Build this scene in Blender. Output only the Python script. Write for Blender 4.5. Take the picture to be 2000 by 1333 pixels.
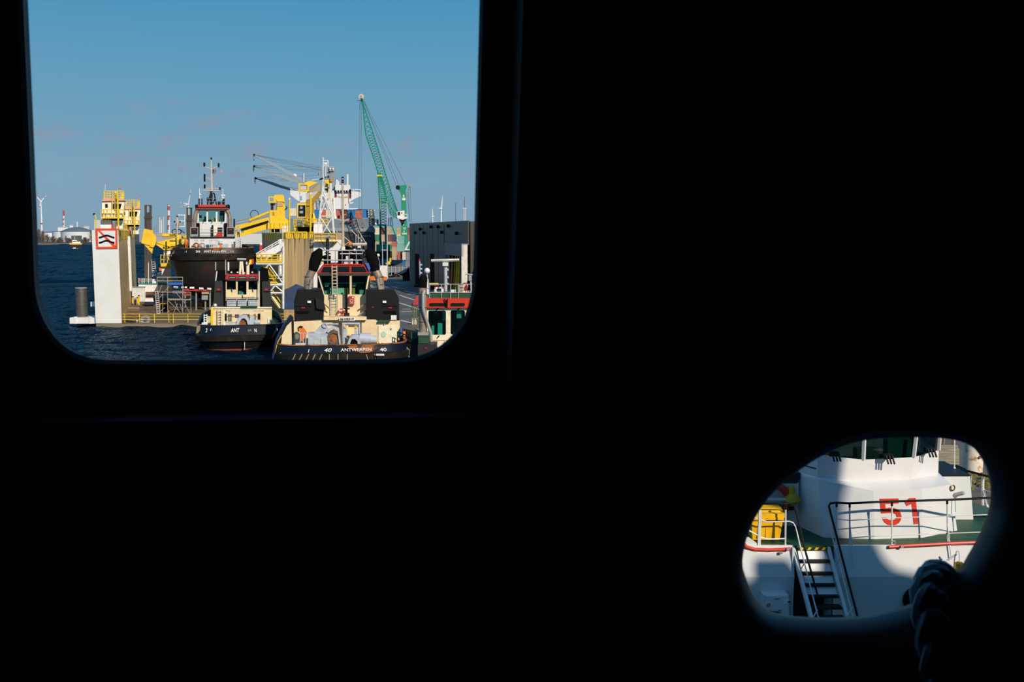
import bpy, math, random
from mathutils import Vector, Matrix
from mathutils.geometry import tessellate_polygon
random.seed(7)
for o in list(bpy.data.objects):
    bpy.data.objects.remove(o)
scene = bpy.context.scene
col = scene.collection
PI = math.pi
V = Vector

# ------------------------------------------------------------------ camera
CAM_H = 11.0                      # eye height above the dock water (m)
FPX, CX, CY, HOR = 2000.0, 1000.0, 666.5, 455.0
PITCH = math.atan((CY - HOR) / FPX)
cam_data = bpy.data.cameras.new('camera')
cam_data.sensor_width = 36.0
cam_data.lens = 36.0 * FPX / 2000.0
cam_data.clip_start = 0.05
cam_data.clip_end = 20000
cam_data.dof.use_dof = True
cam_data.dof.focus_distance = 70.0
cam_data.dof.aperture_fstop = 9.0
cam = bpy.data.objects.new('camera', cam_data)
cam.location = (0, 0, CAM_H)
cam.rotation_euler = (PI / 2 - PITCH, 0, 0)
col.objects.link(cam)
scene.camera = cam

# ------------------------------------------------------------------ sky and sun
SUN_AZ, SUN_EL = math.radians(33), math.radians(30)      # behind the camera, to the right
SUN = V((math.sin(SUN_AZ) * math.cos(SUN_EL), -math.cos(SUN_AZ) * math.cos(SUN_EL), math.sin(SUN_EL)))
world = bpy.data.worlds.new('World')
scene.world = world
world.use_nodes = True
wn, wl = world.node_tree.nodes, world.node_tree.links
wn.clear()
w_out = wn.new('ShaderNodeOutputWorld')
w_bg = wn.new('ShaderNodeBackground')
w_tc = wn.new('ShaderNodeTexCoord')
w_sep = wn.new('ShaderNodeSeparateXYZ')
w_ramp = wn.new('ShaderNodeValToRGB')
e = w_ramp.color_ramp.elements
e[0].position, e[0].color = 0.0, (0.225, 0.352, 0.465, 1)
e[1].position, e[1].color = 1.0, (0.07, 0.19, 0.42, 1)
for p, c in ((0.05, (0.21, 0.365, 0.49, 1)), (0.12, (0.145, 0.345, 0.50, 1)), (0.22, (0.066, 0.290, 0.505, 1)), (0.45, (0.065, 0.24, 0.47, 1))):
    k = e.new(p); k.color = c
w_map = wn.new('ShaderNodeMapping')
w_map.inputs['Scale'].default_value = (24, 24, 60)
w_map.inputs['Location'].default_value = (1.3, 0.0, 2.2)
w_noise = wn.new('ShaderNodeTexNoise')
w_noise.inputs['Scale'].default_value = 1.0
w_noise.inputs['Detail'].default_value = 5.0
w_noise.inputs['Roughness'].default_value = 0.55
w_cr = wn.new('ShaderNodeMapRange')
w_cr.inputs['From Min'].default_value = 0.53
w_cr.inputs['From Max'].default_value = 0.68
w_cr.inputs['To Max'].default_value = 0.75
w_band = wn.new('ShaderNodeValToRGB')           # a bank of thin cloud low over the horizon, all the way round
b = w_band.color_ramp.elements
b[0].position, b[0].color = 0.03, (0, 0, 0, 1)
b[1].position, b[1].color = 0.125, (0, 0, 0, 1)
k = b.new(0.06); k.color = (1, 1, 1, 1)
k = b.new(0.10); k.color = (1, 1, 1, 1)
w_mul = wn.new('ShaderNodeMath'); w_mul.operation = 'MULTIPLY'
w_mix = wn.new('ShaderNodeMixRGB')
w_mix.inputs['Color2'].default_value = (0.245, 0.315, 0.43, 1)
wl.new(w_tc.outputs['Generated'], w_sep.inputs[0])
wl.new(w_sep.outputs['Z'], w_ramp.inputs[0])
wl.new(w_sep.outputs['Z'], w_band.inputs[0])
wl.new(w_tc.outputs['Generated'], w_map.inputs[0])
wl.new(w_map.outputs[0], w_noise.inputs['Vector'])
wl.new(w_noise.outputs[0], w_cr.inputs['Value'])
wl.new(w_cr.outputs[0], w_mul.inputs[0])
wl.new(w_band.outputs[0], w_mul.inputs[1])
wl.new(w_mul.outputs[0], w_mix.inputs['Fac'])
wl.new(w_ramp.outputs[0], w_mix.inputs['Color1'])
wl.new(w_mix.outputs[0], w_bg.inputs['Color'])
w_bg.inputs['Strength'].default_value = 1.0
wl.new(w_bg.outputs[0], w_out.inputs[0])

sun_data = bpy.data.lights.new('sun', 'SUN')
sun_data.energy = 4.3
sun_data.color = (1.0, 0.88, 0.72)
sun_data.angle = math.radians(0.55)
sun = bpy.data.objects.new('sun', sun_data)
sun.rotation_euler = SUN.to_track_quat('Z', 'Y').to_euler()
sun.location = (40, -40, 60)
col.objects.link(sun)

scene.view_settings.view_transform = 'Standard'
scene.view_settings.look = 'None'
scene.view_settings.exposure = 0.0
scene.view_settings.gamma = 1.0
scene.view_settings.use_curve_mapping = False

# ------------------------------------------------------------------ measuring: a photo pixel as a direction from the lens
_fw = V((0, math.cos(PITCH), -math.sin(PITCH)))
_up = V((0, math.sin(PITCH), math.cos(PITCH)))
EYE = V((0, 0, CAM_H))
def ray(px, py):
    return V((1, 0, 0)) * ((px - CX) / FPX) + _fw + _up * ((CY - py) / FPX)
def atY(px, py, y):
    d = ray(px, py); return EYE + d * (y / d.y)
def atZ(px, py, z):
    d = ray(px, py); return EYE + d * ((z - CAM_H) / d.z)

# ------------------------------------------------------------------ materials
MATS = {}
def mat(name, c, rough=0.6, metal=0.0, c2=None, scale=3.0, lo=0.45, hi=0.65, stretch=(1, 1, 1), bump=0.0, bscale=None, spec=0.5, emit=None):
    if name in MATS: return MATS[name]
    m = bpy.data.materials.new(name); m.use_nodes = True
    n, l = m.node_tree.nodes, m.node_tree.links
    p = n['Principled BSDF']
    p.inputs['Base Color'].default_value = (*c, 1)
    p.inputs['Roughness'].default_value = rough
    p.inputs['Metallic'].default_value = metal
    p.inputs['Specular IOR Level'].default_value = spec
    if c2 is None:
        c2 = tuple(x * 0.86 for x in c)
    tc = n.new('ShaderNodeTexCoord'); mp = n.new('ShaderNodeMapping')
    mp.inputs['Scale'].default_value = stretch
    no = n.new('ShaderNodeTexNoise'); no.inputs['Scale'].default_value = scale; no.inputs['Detail'].default_value = 6
    mr = n.new('ShaderNodeMapRange'); mr.inputs['From Min'].default_value = lo; mr.inputs['From Max'].default_value = hi
    mx = n.new('ShaderNodeMixRGB'); mx.inputs['Color1'].default_value = (*c, 1); mx.inputs['Color2'].default_value = (*c2, 1)
    l.new(tc.outputs['Object'], mp.inputs[0]); l.new(mp.outputs[0], no.inputs['Vector'])
    l.new(no.outputs[0], mr.inputs['Value']); l.new(mr.outputs[0], mx.inputs['Fac']); l.new(mx.outputs[0], p.inputs['Base Color'])
    if bump:
        bn = n.new('ShaderNodeBump'); bn.inputs['Strength'].default_value = bump
        if bscale:
            nb = n.new('ShaderNodeTexNoise'); nb.inputs['Scale'].default_value = bscale; nb.inputs['Detail'].default_value = 4
            l.new(tc.outputs['Object'], nb.inputs['Vector']); l.new(nb.outputs[0], bn.inputs['Height'])
        else:
            l.new(no.outputs[0], bn.inputs['Height'])
        l.new(bn.outputs[0], p.inputs['Normal'])
    if emit:
        p.inputs['Emission Color'].default_value = (*emit, 1); p.inputs['Emission Strength'].default_value = 1
    MATS[name] = m
    return m
def glass(name, tint, mixf=0.22):
    m = bpy.data.materials.new(name); m.use_nodes = True
    n, l = m.node_tree.nodes, m.node_tree.links; n.clear()
    o = n.new('ShaderNodeOutputMaterial'); t = n.new('ShaderNodeBsdfTransparent'); g = n.new('ShaderNodeBsdfGlossy'); x = n.new('ShaderNodeMixShader')
    t.inputs[0].default_value = (*tint, 1); g.inputs['Roughness'].default_value = 0.03
    lw = n.new('ShaderNodeLayerWeight'); lw.inputs[0].default_value = 0.35
    f = n.new('ShaderNodeMath'); f.operation = 'MULTIPLY_ADD'; f.inputs[1].default_value = mixf; f.inputs[2].default_value = 0.02
    l.new(lw.outputs['Facing'], f.inputs[0]); l.new(f.outputs[0], x.inputs[0]); l.new(t.outputs[0], x.inputs[1]); l.new(g.outputs[0], x.inputs[2]); l.new(x.outputs[0], o.inputs[0])
    MATS[name] = m
    return m

WHITE = mat('white_paint', (0.76, 0.75, 0.73), 0.45)
BOATWHITE = mat('boat_white_gloss', (0.68, 0.68, 0.675), 0.3, scale=2, c2=(0.65, 0.65, 0.645))
CREAM = mat('cream_paint', (0.74, 0.60, 0.37), 0.5, c2=(0.70, 0.53, 0.30), scale=1.2)
CREAM2 = mat('pale_cream_paint', (0.83, 0.74, 0.55), 0.5)
BLACK = mat('black_paint', (0.0045, 0.0045, 0.0045), 0.5, spec=0.25)
SOOT = mat('soot_black', (0.003, 0.003, 0.003), 0.9, spec=0.1)
CHAR = mat('charcoal_paint', (0.012, 0.012, 0.012), 0.6, spec=0.25)
STACKGREY = mat('dark_grey_stack_paint', (0.022, 0.023, 0.023), 0.5, spec=0.3)
RED = mat('dark_red_paint', (0.42, 0.012, 0.016), 0.45)
BRED = mat('bright_red_paint', (0.62, 0.035, 0.012), 0.4)
ORANGE = mat('orange_paint', (0.78, 0.17, 0.02), 0.5)
SIGNRED = mat('sign_red_orange', (0.80, 0.07, 0.015), 0.5)
YELLOW = mat('crane_yellow', (0.82, 0.52, 0.004), 0.5, c2=(0.72, 0.43, 0.004), scale=0.8)
RYELLOW = mat('railing_yellow', (0.78, 0.52, 0.012), 0.5)
GYELLOW = mat('ochre_yellow', (0.42, 0.25, 0.02), 0.6)
GREEN = mat('crane_green', (0.0, 0.24, 0.13), 0.5)
DGREEN = mat('deck_green', (0.008, 0.065, 0.022), 0.6, c2=(0.006, 0.048, 0.018), scale=1.5)
TEAL = mat('teal_interior', (0.10, 0.34, 0.28), 0.6)
GREY = mat('mid_grey', (0.26, 0.29, 0.31), 0.5)
LGREY = mat('light_grey', (0.48, 0.50, 0.52), 0.5)
WINCH = mat('winch_blue_grey', (0.42, 0.48, 0.56), 0.5, c2=(0.35, 0.37, 0.40), scale=2)
STEEL = mat('bare_steel', (0.40, 0.39, 0.37), 0.4, 0.3)
PIPE = mat('heat_tanned_steel', (0.36, 0.27, 0.19), 0.42, 0.35, c2=(0.22, 0.16, 0.11), scale=1.2)
BRASS = mat('brass', (0.36, 0.22, 0.03), 0.3, 0.9)
RUST = mat('rust', (0.30, 0.10, 0.025), 0.8, c2=(0.12, 0.04, 0.012), scale=2)
GREYBLUE = mat('ship_grey', (0.155, 0.185, 0.21), 0.5)
HULLBLACK = mat('hull_black', (0.006, 0.007, 0.009), 0.45, c2=(0.012, 0.010, 0.009), scale=0.8, spec=0.3)
HULLBLUE = mat('hull_navy', (0.005, 0.010, 0.024), 0.35, spec=0.3)
FENDER = mat('fender_rubber', (0.007, 0.006, 0.005), 0.7, c2=(0.028, 0.015, 0.010), scale=1.2, lo=0.5, hi=0.7, spec=0.2)
GLASSD = mat('dark_window_glass', (0.008, 0.014, 0.015), 0.06, spec=0.6)
GLASSB = mat('blue_window_glass', (0.05, 0.16, 0.20), 0.06, spec=0.6)
PANE = glass('tinted_pane', (0.72, 0.90, 0.86))
PANED = glass('shade_tinted_pane', (0.34, 0.46, 0.43))  # tint darkened to stand for the shadow inside the boat's wheelhouse
PANEC = glass('clear_pane', (0.80, 0.92, 0.88))
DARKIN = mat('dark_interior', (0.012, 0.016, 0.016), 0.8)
SKIN = mat('skin', (0.45, 0.24, 0.16), 0.6)

# ------------------------------------------------------------------ mesh building
ORG = {}
class MB:
    def __init__(s): s.v, s.f = [], []
    def add(s, vs, fs):
        k = len(s.v); s.v += [V(p) for p in vs]; s.f += [tuple(i + k for i in f) for f in fs]; return s
    def box(s, x0, x1, y0, y1, z0, z1):
        return s.add([(x0, y0, z0), (x1, y0, z0), (x1, y1, z0), (x0, y1, z0), (x0, y0, z1), (x1, y0, z1), (x1, y1, z1), (x0, y1, z1)],
                     [(0, 3, 2, 1), (4, 5, 6, 7), (0, 1, 5, 4), (1, 2, 6, 5), (2, 3, 7, 6), (3, 0, 4, 7)])
    def extrude(s, poly, d, holes=()):
        """closed 3-D polygon (with holes) pushed along vector d"""
        d = V(d); loops = [[V(p) for p in poly]] + [[V(p) for p in h] for h in holes]
        flat = [p for L in loops for p in L]; n = len(flat)
        if len(loops) == 1 and n <= 4: tris = [tuple(range(n))]
        else: tris = [tuple(t) for t in tessellate_polygon(loops)]
        fs = list(tris) + [tuple(i + n for i in reversed(t)) for t in tris]
        k = 0
        for L in loops:
            m = len(L)
            for i in range(m):
                a, c = k + i, k + (i + 1) % m
                fs.append((a, c, c + n, a + n))
            k += m
        return s.add(flat + [p + d for p in flat], fs)
    def tube(s, a, c, r, r2=None, n=6, cap=True):
        a, c = V(a), V(c); r2 = r if r2 is None else r2
        ax = (c - a)
        if ax.length < 1e-6: return s
        ax.normalize()
        t = ax.orthogonal().normalized(); w = ax.cross(t)
        vs = []
        for p, q in ((a, r), (c, r2)):
            for i in range(n):
                g = 2 * PI * (i + 0.5) / n
                vs.append(p + (t * math.cos(g) + w * math.sin(g)) * q)
        fs = [(i, (i + 1) % n, n + (i + 1) % n, n + i) for i in range(n)]
        if cap: fs += [tuple(range(n - 1, -1, -1)), tuple(range(n, 2 * n))]
        return s.add(vs, fs)
    def bar(s, a, c, w, h=None):
        """square bar"""
        return s.tube(a, c, w * 0.7071, n=4)
    def path(s, pts, r, n=8, closed=False):
        pts = [V(p) for p in pts]; m = len(pts)
        rs = r if isinstance(r, (list, tuple)) else [r] * m
        vs = []; prev = None
        for i in range(m):
            a = pts[(i - 1) % m] if (closed or i > 0) else pts[i]
            c = pts[(i + 1) % m] if (closed or i < m - 1) else pts[i]
            ax = (c - a).normalized()
            if prev is None: t = ax.orthogonal().normalized()
            else:
                t = prev - ax * prev.dot(ax)
                t = t.normalized() if t.length > 1e-6 else ax.orthogonal().normalized()
            prev = t; w = ax.cross(t)
            for j in range(n):
                g = 2 * PI * j / n
                vs.append(pts[i] + (t * math.cos(g) + w * math.sin(g)) * rs[i])
        fs = []
        for i in range(m if closed else m - 1):
            i2 = (i + 1) % m
            for j in range(n):
                fs.append((i * n + j, i * n + (j + 1) % n, i2 * n + (j + 1) % n, i2 * n + j))
        if not closed: fs += [tuple(range(n - 1, -1, -1)), tuple(range((m - 1) * n, m * n))]
        return s.add(vs, fs)
    def lathe(s, base, prof, n=12, ax=None):
        """profile [(radius, height)] turned about an axis through base"""
        base = V(base); ax = V(ax or (0, 0, 1)).normalized(); t = ax.orthogonal().normalized(); w = ax.cross(t)
        vs = []
        for r, h in prof:
            for j in range(n):
                g = 2 * PI * j / n
                vs.append(base + ax * h + (t * math.cos(g) + w * math.sin(g)) * max(r, 1e-4))
        m = len(prof)
        fs = [(i * n + j, i * n + (j + 1) % n, (i + 1) * n + (j + 1) % n, (i + 1) * n + j) for i in range(m - 1) for j in range(n)]
        fs += [tuple(range(n - 1, -1, -1)), tuple(range((m - 1) * n, m * n))]
        return s.add(vs, fs)
    def ball(s, c, r, n=10):
        return s.lathe(V(c) - V((0, 0, r)), [(r * math.sin(PI * i / 6), r - r * math.cos(PI * i / 6)) for i in range(7)], n)
    def torus(s, c, ax, R, r, n=20, k=8):
        ax = V(ax).normalized(); t = ax.orthogonal().normalized(); w = ax.cross(t)
        return s.path([V(c) + (t * math.cos(2 * PI * i / n) + w * math.sin(2 * PI * i / n)) * R for i in range(n)], r, k, True)
    def build(s, name, m, parent=None, smooth=False, org=None):
        o_ = ORG[parent.name] if parent else (V(org) if org else V((0, 0, 0)))
        me = bpy.data.meshes.new(name)
        me.from_pydata([tuple(p - o_) for p in s.v], [], s.f); me.validate()
        import bmesh as _b
        bm = _b.new(); bm.from_mesh(me); _b.ops.recalc_face_normals(bm, faces=bm.faces); bm.to_mesh(me); bm.free()
        if smooth:
            me.shade_smooth() if hasattr(me, 'shade_smooth') else None
            try: me.set_sharp_from_angle(angle=math.radians(40))
            except Exception: pass
        me.materials.append(m)
        o = bpy.data.objects.new(name, me); col.objects.link(o)
        if parent: o.parent = parent
        else: o.location = o_
        ORG[o.name] = o_
        return o
def setp(o, label=None, cat=None, group=None, kind=None):
    if label: o['label'] = label
    if cat: o['category'] = cat
    if group: o['group'] = group
    if kind: o['kind'] = kind
    return o
def thing(name, label, cat, base, group=None):
    o = bpy.data.objects.new(name, None); col.objects.link(o)
    o.empty_display_size = 0.3
    o.location = base; ORG[o.name] = V(base)
    return setp(o, label, cat, group)
def single(mb, name, m, label, cat, group=None, smooth=False, base=None):
    if base is None:
        n = len(mb.v); base = V((sum(p.x for p in mb.v) / n, sum(p.y for p in mb.v) / n, min(p.z for p in mb.v)))
    return setp(mb.build(name, m, None, smooth, base), label, cat, group)
def struct(mb, name, m, label=None, smooth=False, parent=None):
    o = mb.build(name, m, parent, smooth)
    if parent is None: o['kind'] = 'structure'
    if label: o['label'] = label
    return o
def clone(o, dv, parent=None):
    """a copy of one part that shares its mesh, moved by dv"""
    c = o.copy(); col.objects.link(c); c.location = V(o.location) + V(dv)
    if parent: c.parent = parent
    ORG[c.name] = ORG[o.name]
    return c
def lettering(name, text, centre, right, upv, height, m, parent, width=None, thick=0.02, bold=0.0, shear=0.0):
    cu = bpy.data.curves.new(name, 'FONT'); cu.body = text; cu.size = 1.0; cu.extrude = 0.5; cu.offset = bold; cu.shear = shear
    cu.resolution_u = 3
    ob = bpy.data.objects.new(name, cu); col.objects.link(ob)
    dg = bpy.context.evaluated_depsgraph_get(); dg.update()
    me = bpy.data.meshes.new_from_object(ob.evaluated_get(dg))
    bpy.data.objects.remove(ob)
    xs = [p.co.x for p in me.vertices]; ys = [p.co.y for p in me.vertices]
    x0, x1, y0, y1 = min(xs), max(xs), min(ys), max(ys)
    sy = height / (y1 - y0); sx = (width / (x1 - x0)) if width else sy
    right, upv = V(right).normalized(), V(upv).normalized(); nrm = right.cross(upv)
    mb = MB()
    mb.add([V(centre) + right * ((p.co.x - (x0 + x1) / 2) * sx) + upv * ((p.co.y - (y0 + y1) / 2) * sy) + nrm * (p.co.z * thick) for p in me.vertices],
           [tuple(f.vertices) for f in me.polygons])
    return mb.build(name, m, parent)

class Fr:
    """a measuring frame: upright planes square to the line of sight through (px, Y); s = metres behind the first plane"""
    def __init__(f, px, Y, yaw=None):
        a = atY(px, HOR, Y); f.A = V((a.x, a.y, 0))
        f.v = V((a.x, a.y, 0)).normalized() if yaw is None else V((-math.sin(yaw), math.cos(yaw), 0))
        f.u = V((f.v.y, -f.v.x, 0)); f.k = (a - EYE).length / FPX
    def P(f, px, py, s=0.0):
        d = ray(px, py); o = f.A + f.v * s
        return EYE + d * ((o - EYE).dot(f.v) / d.dot(f.v))
    def box(f, mb, x0, x1, y0, y1, s=0.0, dep=1.0):
        return mb.extrude([f.P(x0, y1, s), f.P(x1, y1, s), f.P(x1, y0, s), f.P(x0, y0, s)], f.v * dep)
    def poly(f, mb, pts, s=0.0, dep=1.0, holes=()):
        return mb.extrude([f.P(x, y, s) for x, y in pts], f.v * dep, [[f.P(x, y, s) for x, y in h] for h in holes])
    def tube(f, mb, pts, r, s=0.0, n=6):
        q = [f.P(p[0], p[1], p[2] if len(p) > 2 else s) for p in pts]
        if len(q) == 2: return mb.tube(q[0], q[1], r, n=n)
        return mb.path(q, r, n)
    # one part each
    def B(f, t, name, m, x0, x1, y0, y1, s=0.0, dep=1.0, lab=None):
        o = f.box(MB(), x0, x1, y0, y1, s, dep).build(name, m, t)
        if lab: o['label'] = lab
        return o
    def G(f, t, name, m, pts, s=0.0, dep=1.0, holes=(), lab=None):
        o = f.poly(MB(), pts, s, dep, holes).build(name, m, t)
        if lab: o['label'] = lab
        return o
    def T(f, t, name, m, pts, r, s=0.0, n=6, lab=None):
        o = f.tube(MB(), pts, r, s, n).build(name, m, t, n > 6)
        if lab: o['label'] = lab
        return o
    def L(f, t, name, m, text, px, py, hpx, s=0.0, wpx=None, bold=0.0, shear=0.0, thick=0.02, lab=None):
        k = f.k
        o = lettering(name, text, f.P(px, py, s), f.u, (0, 0, 1), hpx * k, m, t, wpx * k if wpx else None, thick, bold, shear)
        if lab: o['label'] = lab
        return o
def rect(x0, x1, y0, y1): return [(x0, y1), (x1, y1), (x1, y0), (x0, y0)]
def rrect(x0, x1, y0, y1, r, n=3):
    out = []
    for cx, cy, a0 in ((x1 - r, y1 - r, 0), (x0 + r, y1 - r, 90), (x0 + r, y0 + r, 180), (x1 - r, y0 + r, 270)):
        for i in range(n + 1):
            a = math.radians(a0 + 90 * i / n); out.append((cx + r * math.cos(a), cy + r * math.sin(a)))
    return out
def railing(mb, pts, h, r=0.02, rows=3, step=1.5, z_is_top=False):
    """posts and bars along a polyline of foot points"""
    pts = [V(p) for p in pts]
    for a, c in zip(pts[:-1], pts[1:]):
        for i in range(1, rows + 1):
            dz = V((0, 0, h * i / rows)); mb.tube(a + dz, c + dz, r, n=4)
        n = max(1, int(round((c - a).length / step)))
        for i in range(n + 1):
            p = a.lerp(c, i / n); mb.tube(p, p + V((0, 0, h)), r, n=4)
    return mb
def ladder(t, f, x0, x1, y0, y1, n, m, r=0.03, s=0.0, name='ladder', dx=0.0):
    """uprights and rungs; dx shifts the foot sideways (pixels)"""
    root = f.tube(f.tube(MB(), [(x0, y0), (x0 + dx, y1)], r, s), [(x1, y0), (x1 + dx, y1)], r, s).build(name, m, t)
    for i in range(n):
        g = (i + 0.5) / n; y = y0 + (y1 - y0) * g
        f.tube(MB(), [(x0 + dx * g, y), (x1 + dx * g, y)], r * 0.8, s).build('rung', m, root)
    return root

# ================================================================== WATER, QUAY, FAR SHORE
import numpy as np
def water_material():
    m = bpy.data.materials.new('harbour_water'); m.use_nodes = True
    n, l = m.node_tree.nodes, m.node_tree.links; n.clear()
    out = n.new('ShaderNodeOutputMaterial'); mix = n.new('ShaderNodeMixShader')
    df = n.new('ShaderNodeBsdfDiffuse'); df.inputs[0].default_value = (0.001, 0.010, 0.022, 1)
    gl = n.new('ShaderNodeBsdfGlossy'); gl.inputs['Roughness'].default_value = 0.06; gl.inputs[0].default_value = (0.62, 0.80, 0.92, 1)
    fr = n.new('ShaderNodeFresnel'); fr.inputs[0].default_value = 1.33
    sc = n.new('ShaderNodeMath'); sc.operation = 'MULTIPLY'; sc.inputs[1].default_value = 0.64
    tc = n.new('ShaderNodeTexCoord')
    def noise(sx, sy, detail, w=0.0):
        mp = n.new('ShaderNodeMapping'); mp.inputs['Scale'].default_value = (sx, sy, 1); mp.inputs['Rotation'].default_value = (0, 0, w)
        t = n.new('ShaderNodeTexNoise'); t.inputs['Scale'].default_value = 1; t.inputs['Detail'].default_value = detail; t.inputs['Roughness'].default_value = 0.6
        l.new(tc.outputs['Object'], mp.inputs[0]); l.new(mp.outputs[0], t.inputs['Vector']); return t
    a, c = noise(0.35, 0.6, 4, 0.25), noise(1.6, 2.4, 4, -0.3)
    ml = n.new('ShaderNodeMath'); ml.operation = 'MULTIPLY_ADD'; ml.inputs[1].default_value = 0.35
    l.new(c.outputs[0], ml.inputs[0]); l.new(a.outputs[0], ml.inputs[2])
    bp = n.new('ShaderNodeBump'); bp.inputs['Strength'].default_value = 1.0; bp.inputs['Distance'].default_value = 1.5
    l.new(ml.outputs[0], bp.inputs['Height'])
    for x in (df, gl, fr): l.new(bp.outputs[0], x.inputs['Normal'])
    l.new(fr.outputs[0], sc.inputs[0]); l.new(sc.outputs[0], mix.inputs[0]); l.new(df.outputs[0], mix.inputs[1]); l.new(gl.outputs[0], mix.inputs[2]); l.new(mix.outputs[0], out.inputs[0])
    return m
WATER = water_material()
# choppy patch in real waves between us and the dock, calm-sided so that it meets the flat water
WX0, WX1, WY0, WY1, WS = -95.0, 12.0, 66.0, 210.0, 0.40
gx, gy = np.arange(WX0, WX1 + 0.01, WS), np.arange(WY0, WY1 + 0.01, WS)
XX, YY = np.meshgrid(gx, gy); rs = np.random.RandomState(3); ZZ = np.zeros_like(XX)
for k in range(26):
    lam = 1.3 * 1.13 ** (k % 13) * rs.uniform(0.85, 1.15); an = rs.normal(1.1, 0.55); am = 0.0100 * lam ** 0.75
    ph = rs.uniform(0, 6.28); ZZ += am * np.sin((XX * math.cos(an) + YY * math.sin(an)) * 2 * PI / lam + ph + 0.8 * np.sin(XX * 0.11 + YY * 0.07 * (k % 5)))
ZZ = ZZ + 0.9 * np.maximum(ZZ, 0) ** 2
edge = np.clip(np.minimum(np.minimum(XX - WX0, WX1 - XX), np.minimum(YY - WY0, WY1 - YY)) / 8.0, 0, 1); ZZ *= edge
ny, nx = XX.shape
wv = np.stack([XX, YY, ZZ], -1).reshape(-1, 3).tolist()
wf = [(j * nx + i, j * nx + i + 1, (j + 1) * nx + i + 1, (j + 1) * nx + i) for j in range(ny - 1) for i in range(nx - 1)]
WX1, WY1 = float(gx[-1]), float(gy[-1])
# longer waves beyond, out to the far bank
FX_0, FX_1, FY1_ = -760.0, 60.0, 948.0
gx2, gy2 = np.linspace(FX_0, FX_1, 330), np.linspace(WY1, FY1_, 330)
X2, Y2 = np.meshgrid(gx2, gy2); Z2 = np.zeros_like(X2)
for k in range(24):
    lam = 8.0 * 1.1 ** (k % 12) * rs.uniform(0.85, 1.15); an = rs.normal(1.2, 0.5); am = 0.016 * lam
    Z2 += am * 0.55 * np.sin((X2 * math.cos(an) + Y2 * math.sin(an)) * 2 * PI / lam + rs.uniform(0, 6.28))
Z2 *= np.clip(np.minimum(np.minimum(X2 - FX_0, FX_1 - X2), np.minimum(Y2 - WY1, FY1_ - Y2)) / 20.0, 0, 1)
k0 = len(wv); n2 = 330
wv += np.stack([X2, Y2, Z2], -1).reshape(-1, 3).tolist()
wf += [(k0 + j * n2 + i, k0 + j * n2 + i + 1, k0 + (j + 1) * n2 + i + 1, k0 + (j + 1) * n2 + i) for j in range(n2 - 1) for i in range(n2 - 1)]
for r in ((-3000, 3000, 2.2, WY0), (-3000, 3000, FY1_, 6000), (-3000, WX0, WY0, WY1), (WX1, 3000, WY0, WY1), (-3000, FX_0, WY1, FY1_), (FX_1, 3000, WY1, FY1_)):
    k = len(wv); wv += [(r[0], r[2], 0), (r[1], r[2], 0), (r[1], r[3], 0), (r[0], r[3], 0)]; wf.append((k, k + 1, k + 2, k + 3))
wme = bpy.data.meshes.new('water'); wme.from_pydata(wv, [], wf); wme.shade_smooth(); wme.materials.append(WATER)
wob = bpy.data.objects.new('water', wme); col.objects.link(wob); setp(wob, 'dark blue choppy dock water', kind='structure')

QZ = 2.5
ASPHALT = mat('quay_asphalt', (0.085, 0.080, 0.070), 0.8, c2=(0.13, 0.12, 0.10), scale=0.25, lo=0.4, hi=0.7, bump=0.15, bscale=6)
CONC = mat('quay_concrete', (0.24, 0.20, 0.15), 0.9, c2=(0.12, 0.095, 0.06), scale=0.8, bump=0.3)
QEDGE = [(400, 33), (12.5, 33), (-8.5, 89), (-11.5, 94), (-27, 190), (-33, 330), (-100, 900), (1500, 900), (1500, 33)]
quay = struct(MB().extrude([(x, y, QZ) for x, y in QEDGE], (0, 0, -4)), 'quay', ASPHALT, 'grey asphalt quay with painted lines')
PAINT = mat('road_paint', (0.62, 0.62, 0.60), 0.7)
def marking(pts, w=0.16, name='road_marking'):
    q = [atZ(x, y, QZ) for x, y in pts]
    mb = MB()
    for a, c in zip(q[:-1], q[1:]):
        d = (c - a).normalized(); s_ = V((-d.y, d.x, 0)) * w
        mb.extrude([a - s_, c - s_, c + s_, a + s_], (0, 0, 0.012))
    mb.build(name, PAINT, quay)
for pts in ([(766, 560), (778, 563), (792, 564)], [(790, 569), (800, 571), (815, 574)], [(781, 577), (795, 582), (822, 590)], [(780, 592), (808, 601), (828, 608)],
            [(786, 604), (802, 604)], [(784, 609), (812, 608)], [(795, 575), (802, 575)], [(806, 574.5), (818, 574.5)], [(770, 552), (788, 554)], [(782, 626), (806, 632)]):
    marking(pts)
KERB = mat('kerb_stone', (0.30, 0.26, 0.19), 0.85, c2=(0.20, 0.17, 0.12))
for a, c in (((12.5, 33), (-8.5, 89)), ((-11.5, 94), (-27, 190))):
    a, c = V((a[0], a[1], QZ)), V((c[0], c[1], QZ)); d = c - a; nn = max(1, int(d.length / 4.0))
    for i in range(nn):
        p, q = a + d * (i / nn), a + d * ((i + 0.97) / nn); s_ = V((d.y, -d.x, 0)).normalized() * 0.5
        MB().extrude([p, q, q + s_, p + s_], (0, 0, 0.18)).build('kerb_stone', KERB, quay)
MOSS = mat('moss_strip', (0.10, 0.105, 0.012), 0.95, c2=(0.20, 0.14, 0.05), scale=2.5, bump=0.6)
mo = MB()
for i in range(420):
    x = random.uniform(13, 22); y = random.uniform(33.3, 35.4) + (0.2 if x > 16 else 0); r = random.uniform(0.05, 0.16)
    mo.lathe((x, y, QZ - 0.01), [(r, 0), (r * 0.8, r * 0.5), (0.0, r * random.uniform(0.6, 1.2))], 5)
setp(mo.build('moss', MOSS, quay), 'yellow green moss tufts', kind='stuff')

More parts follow.
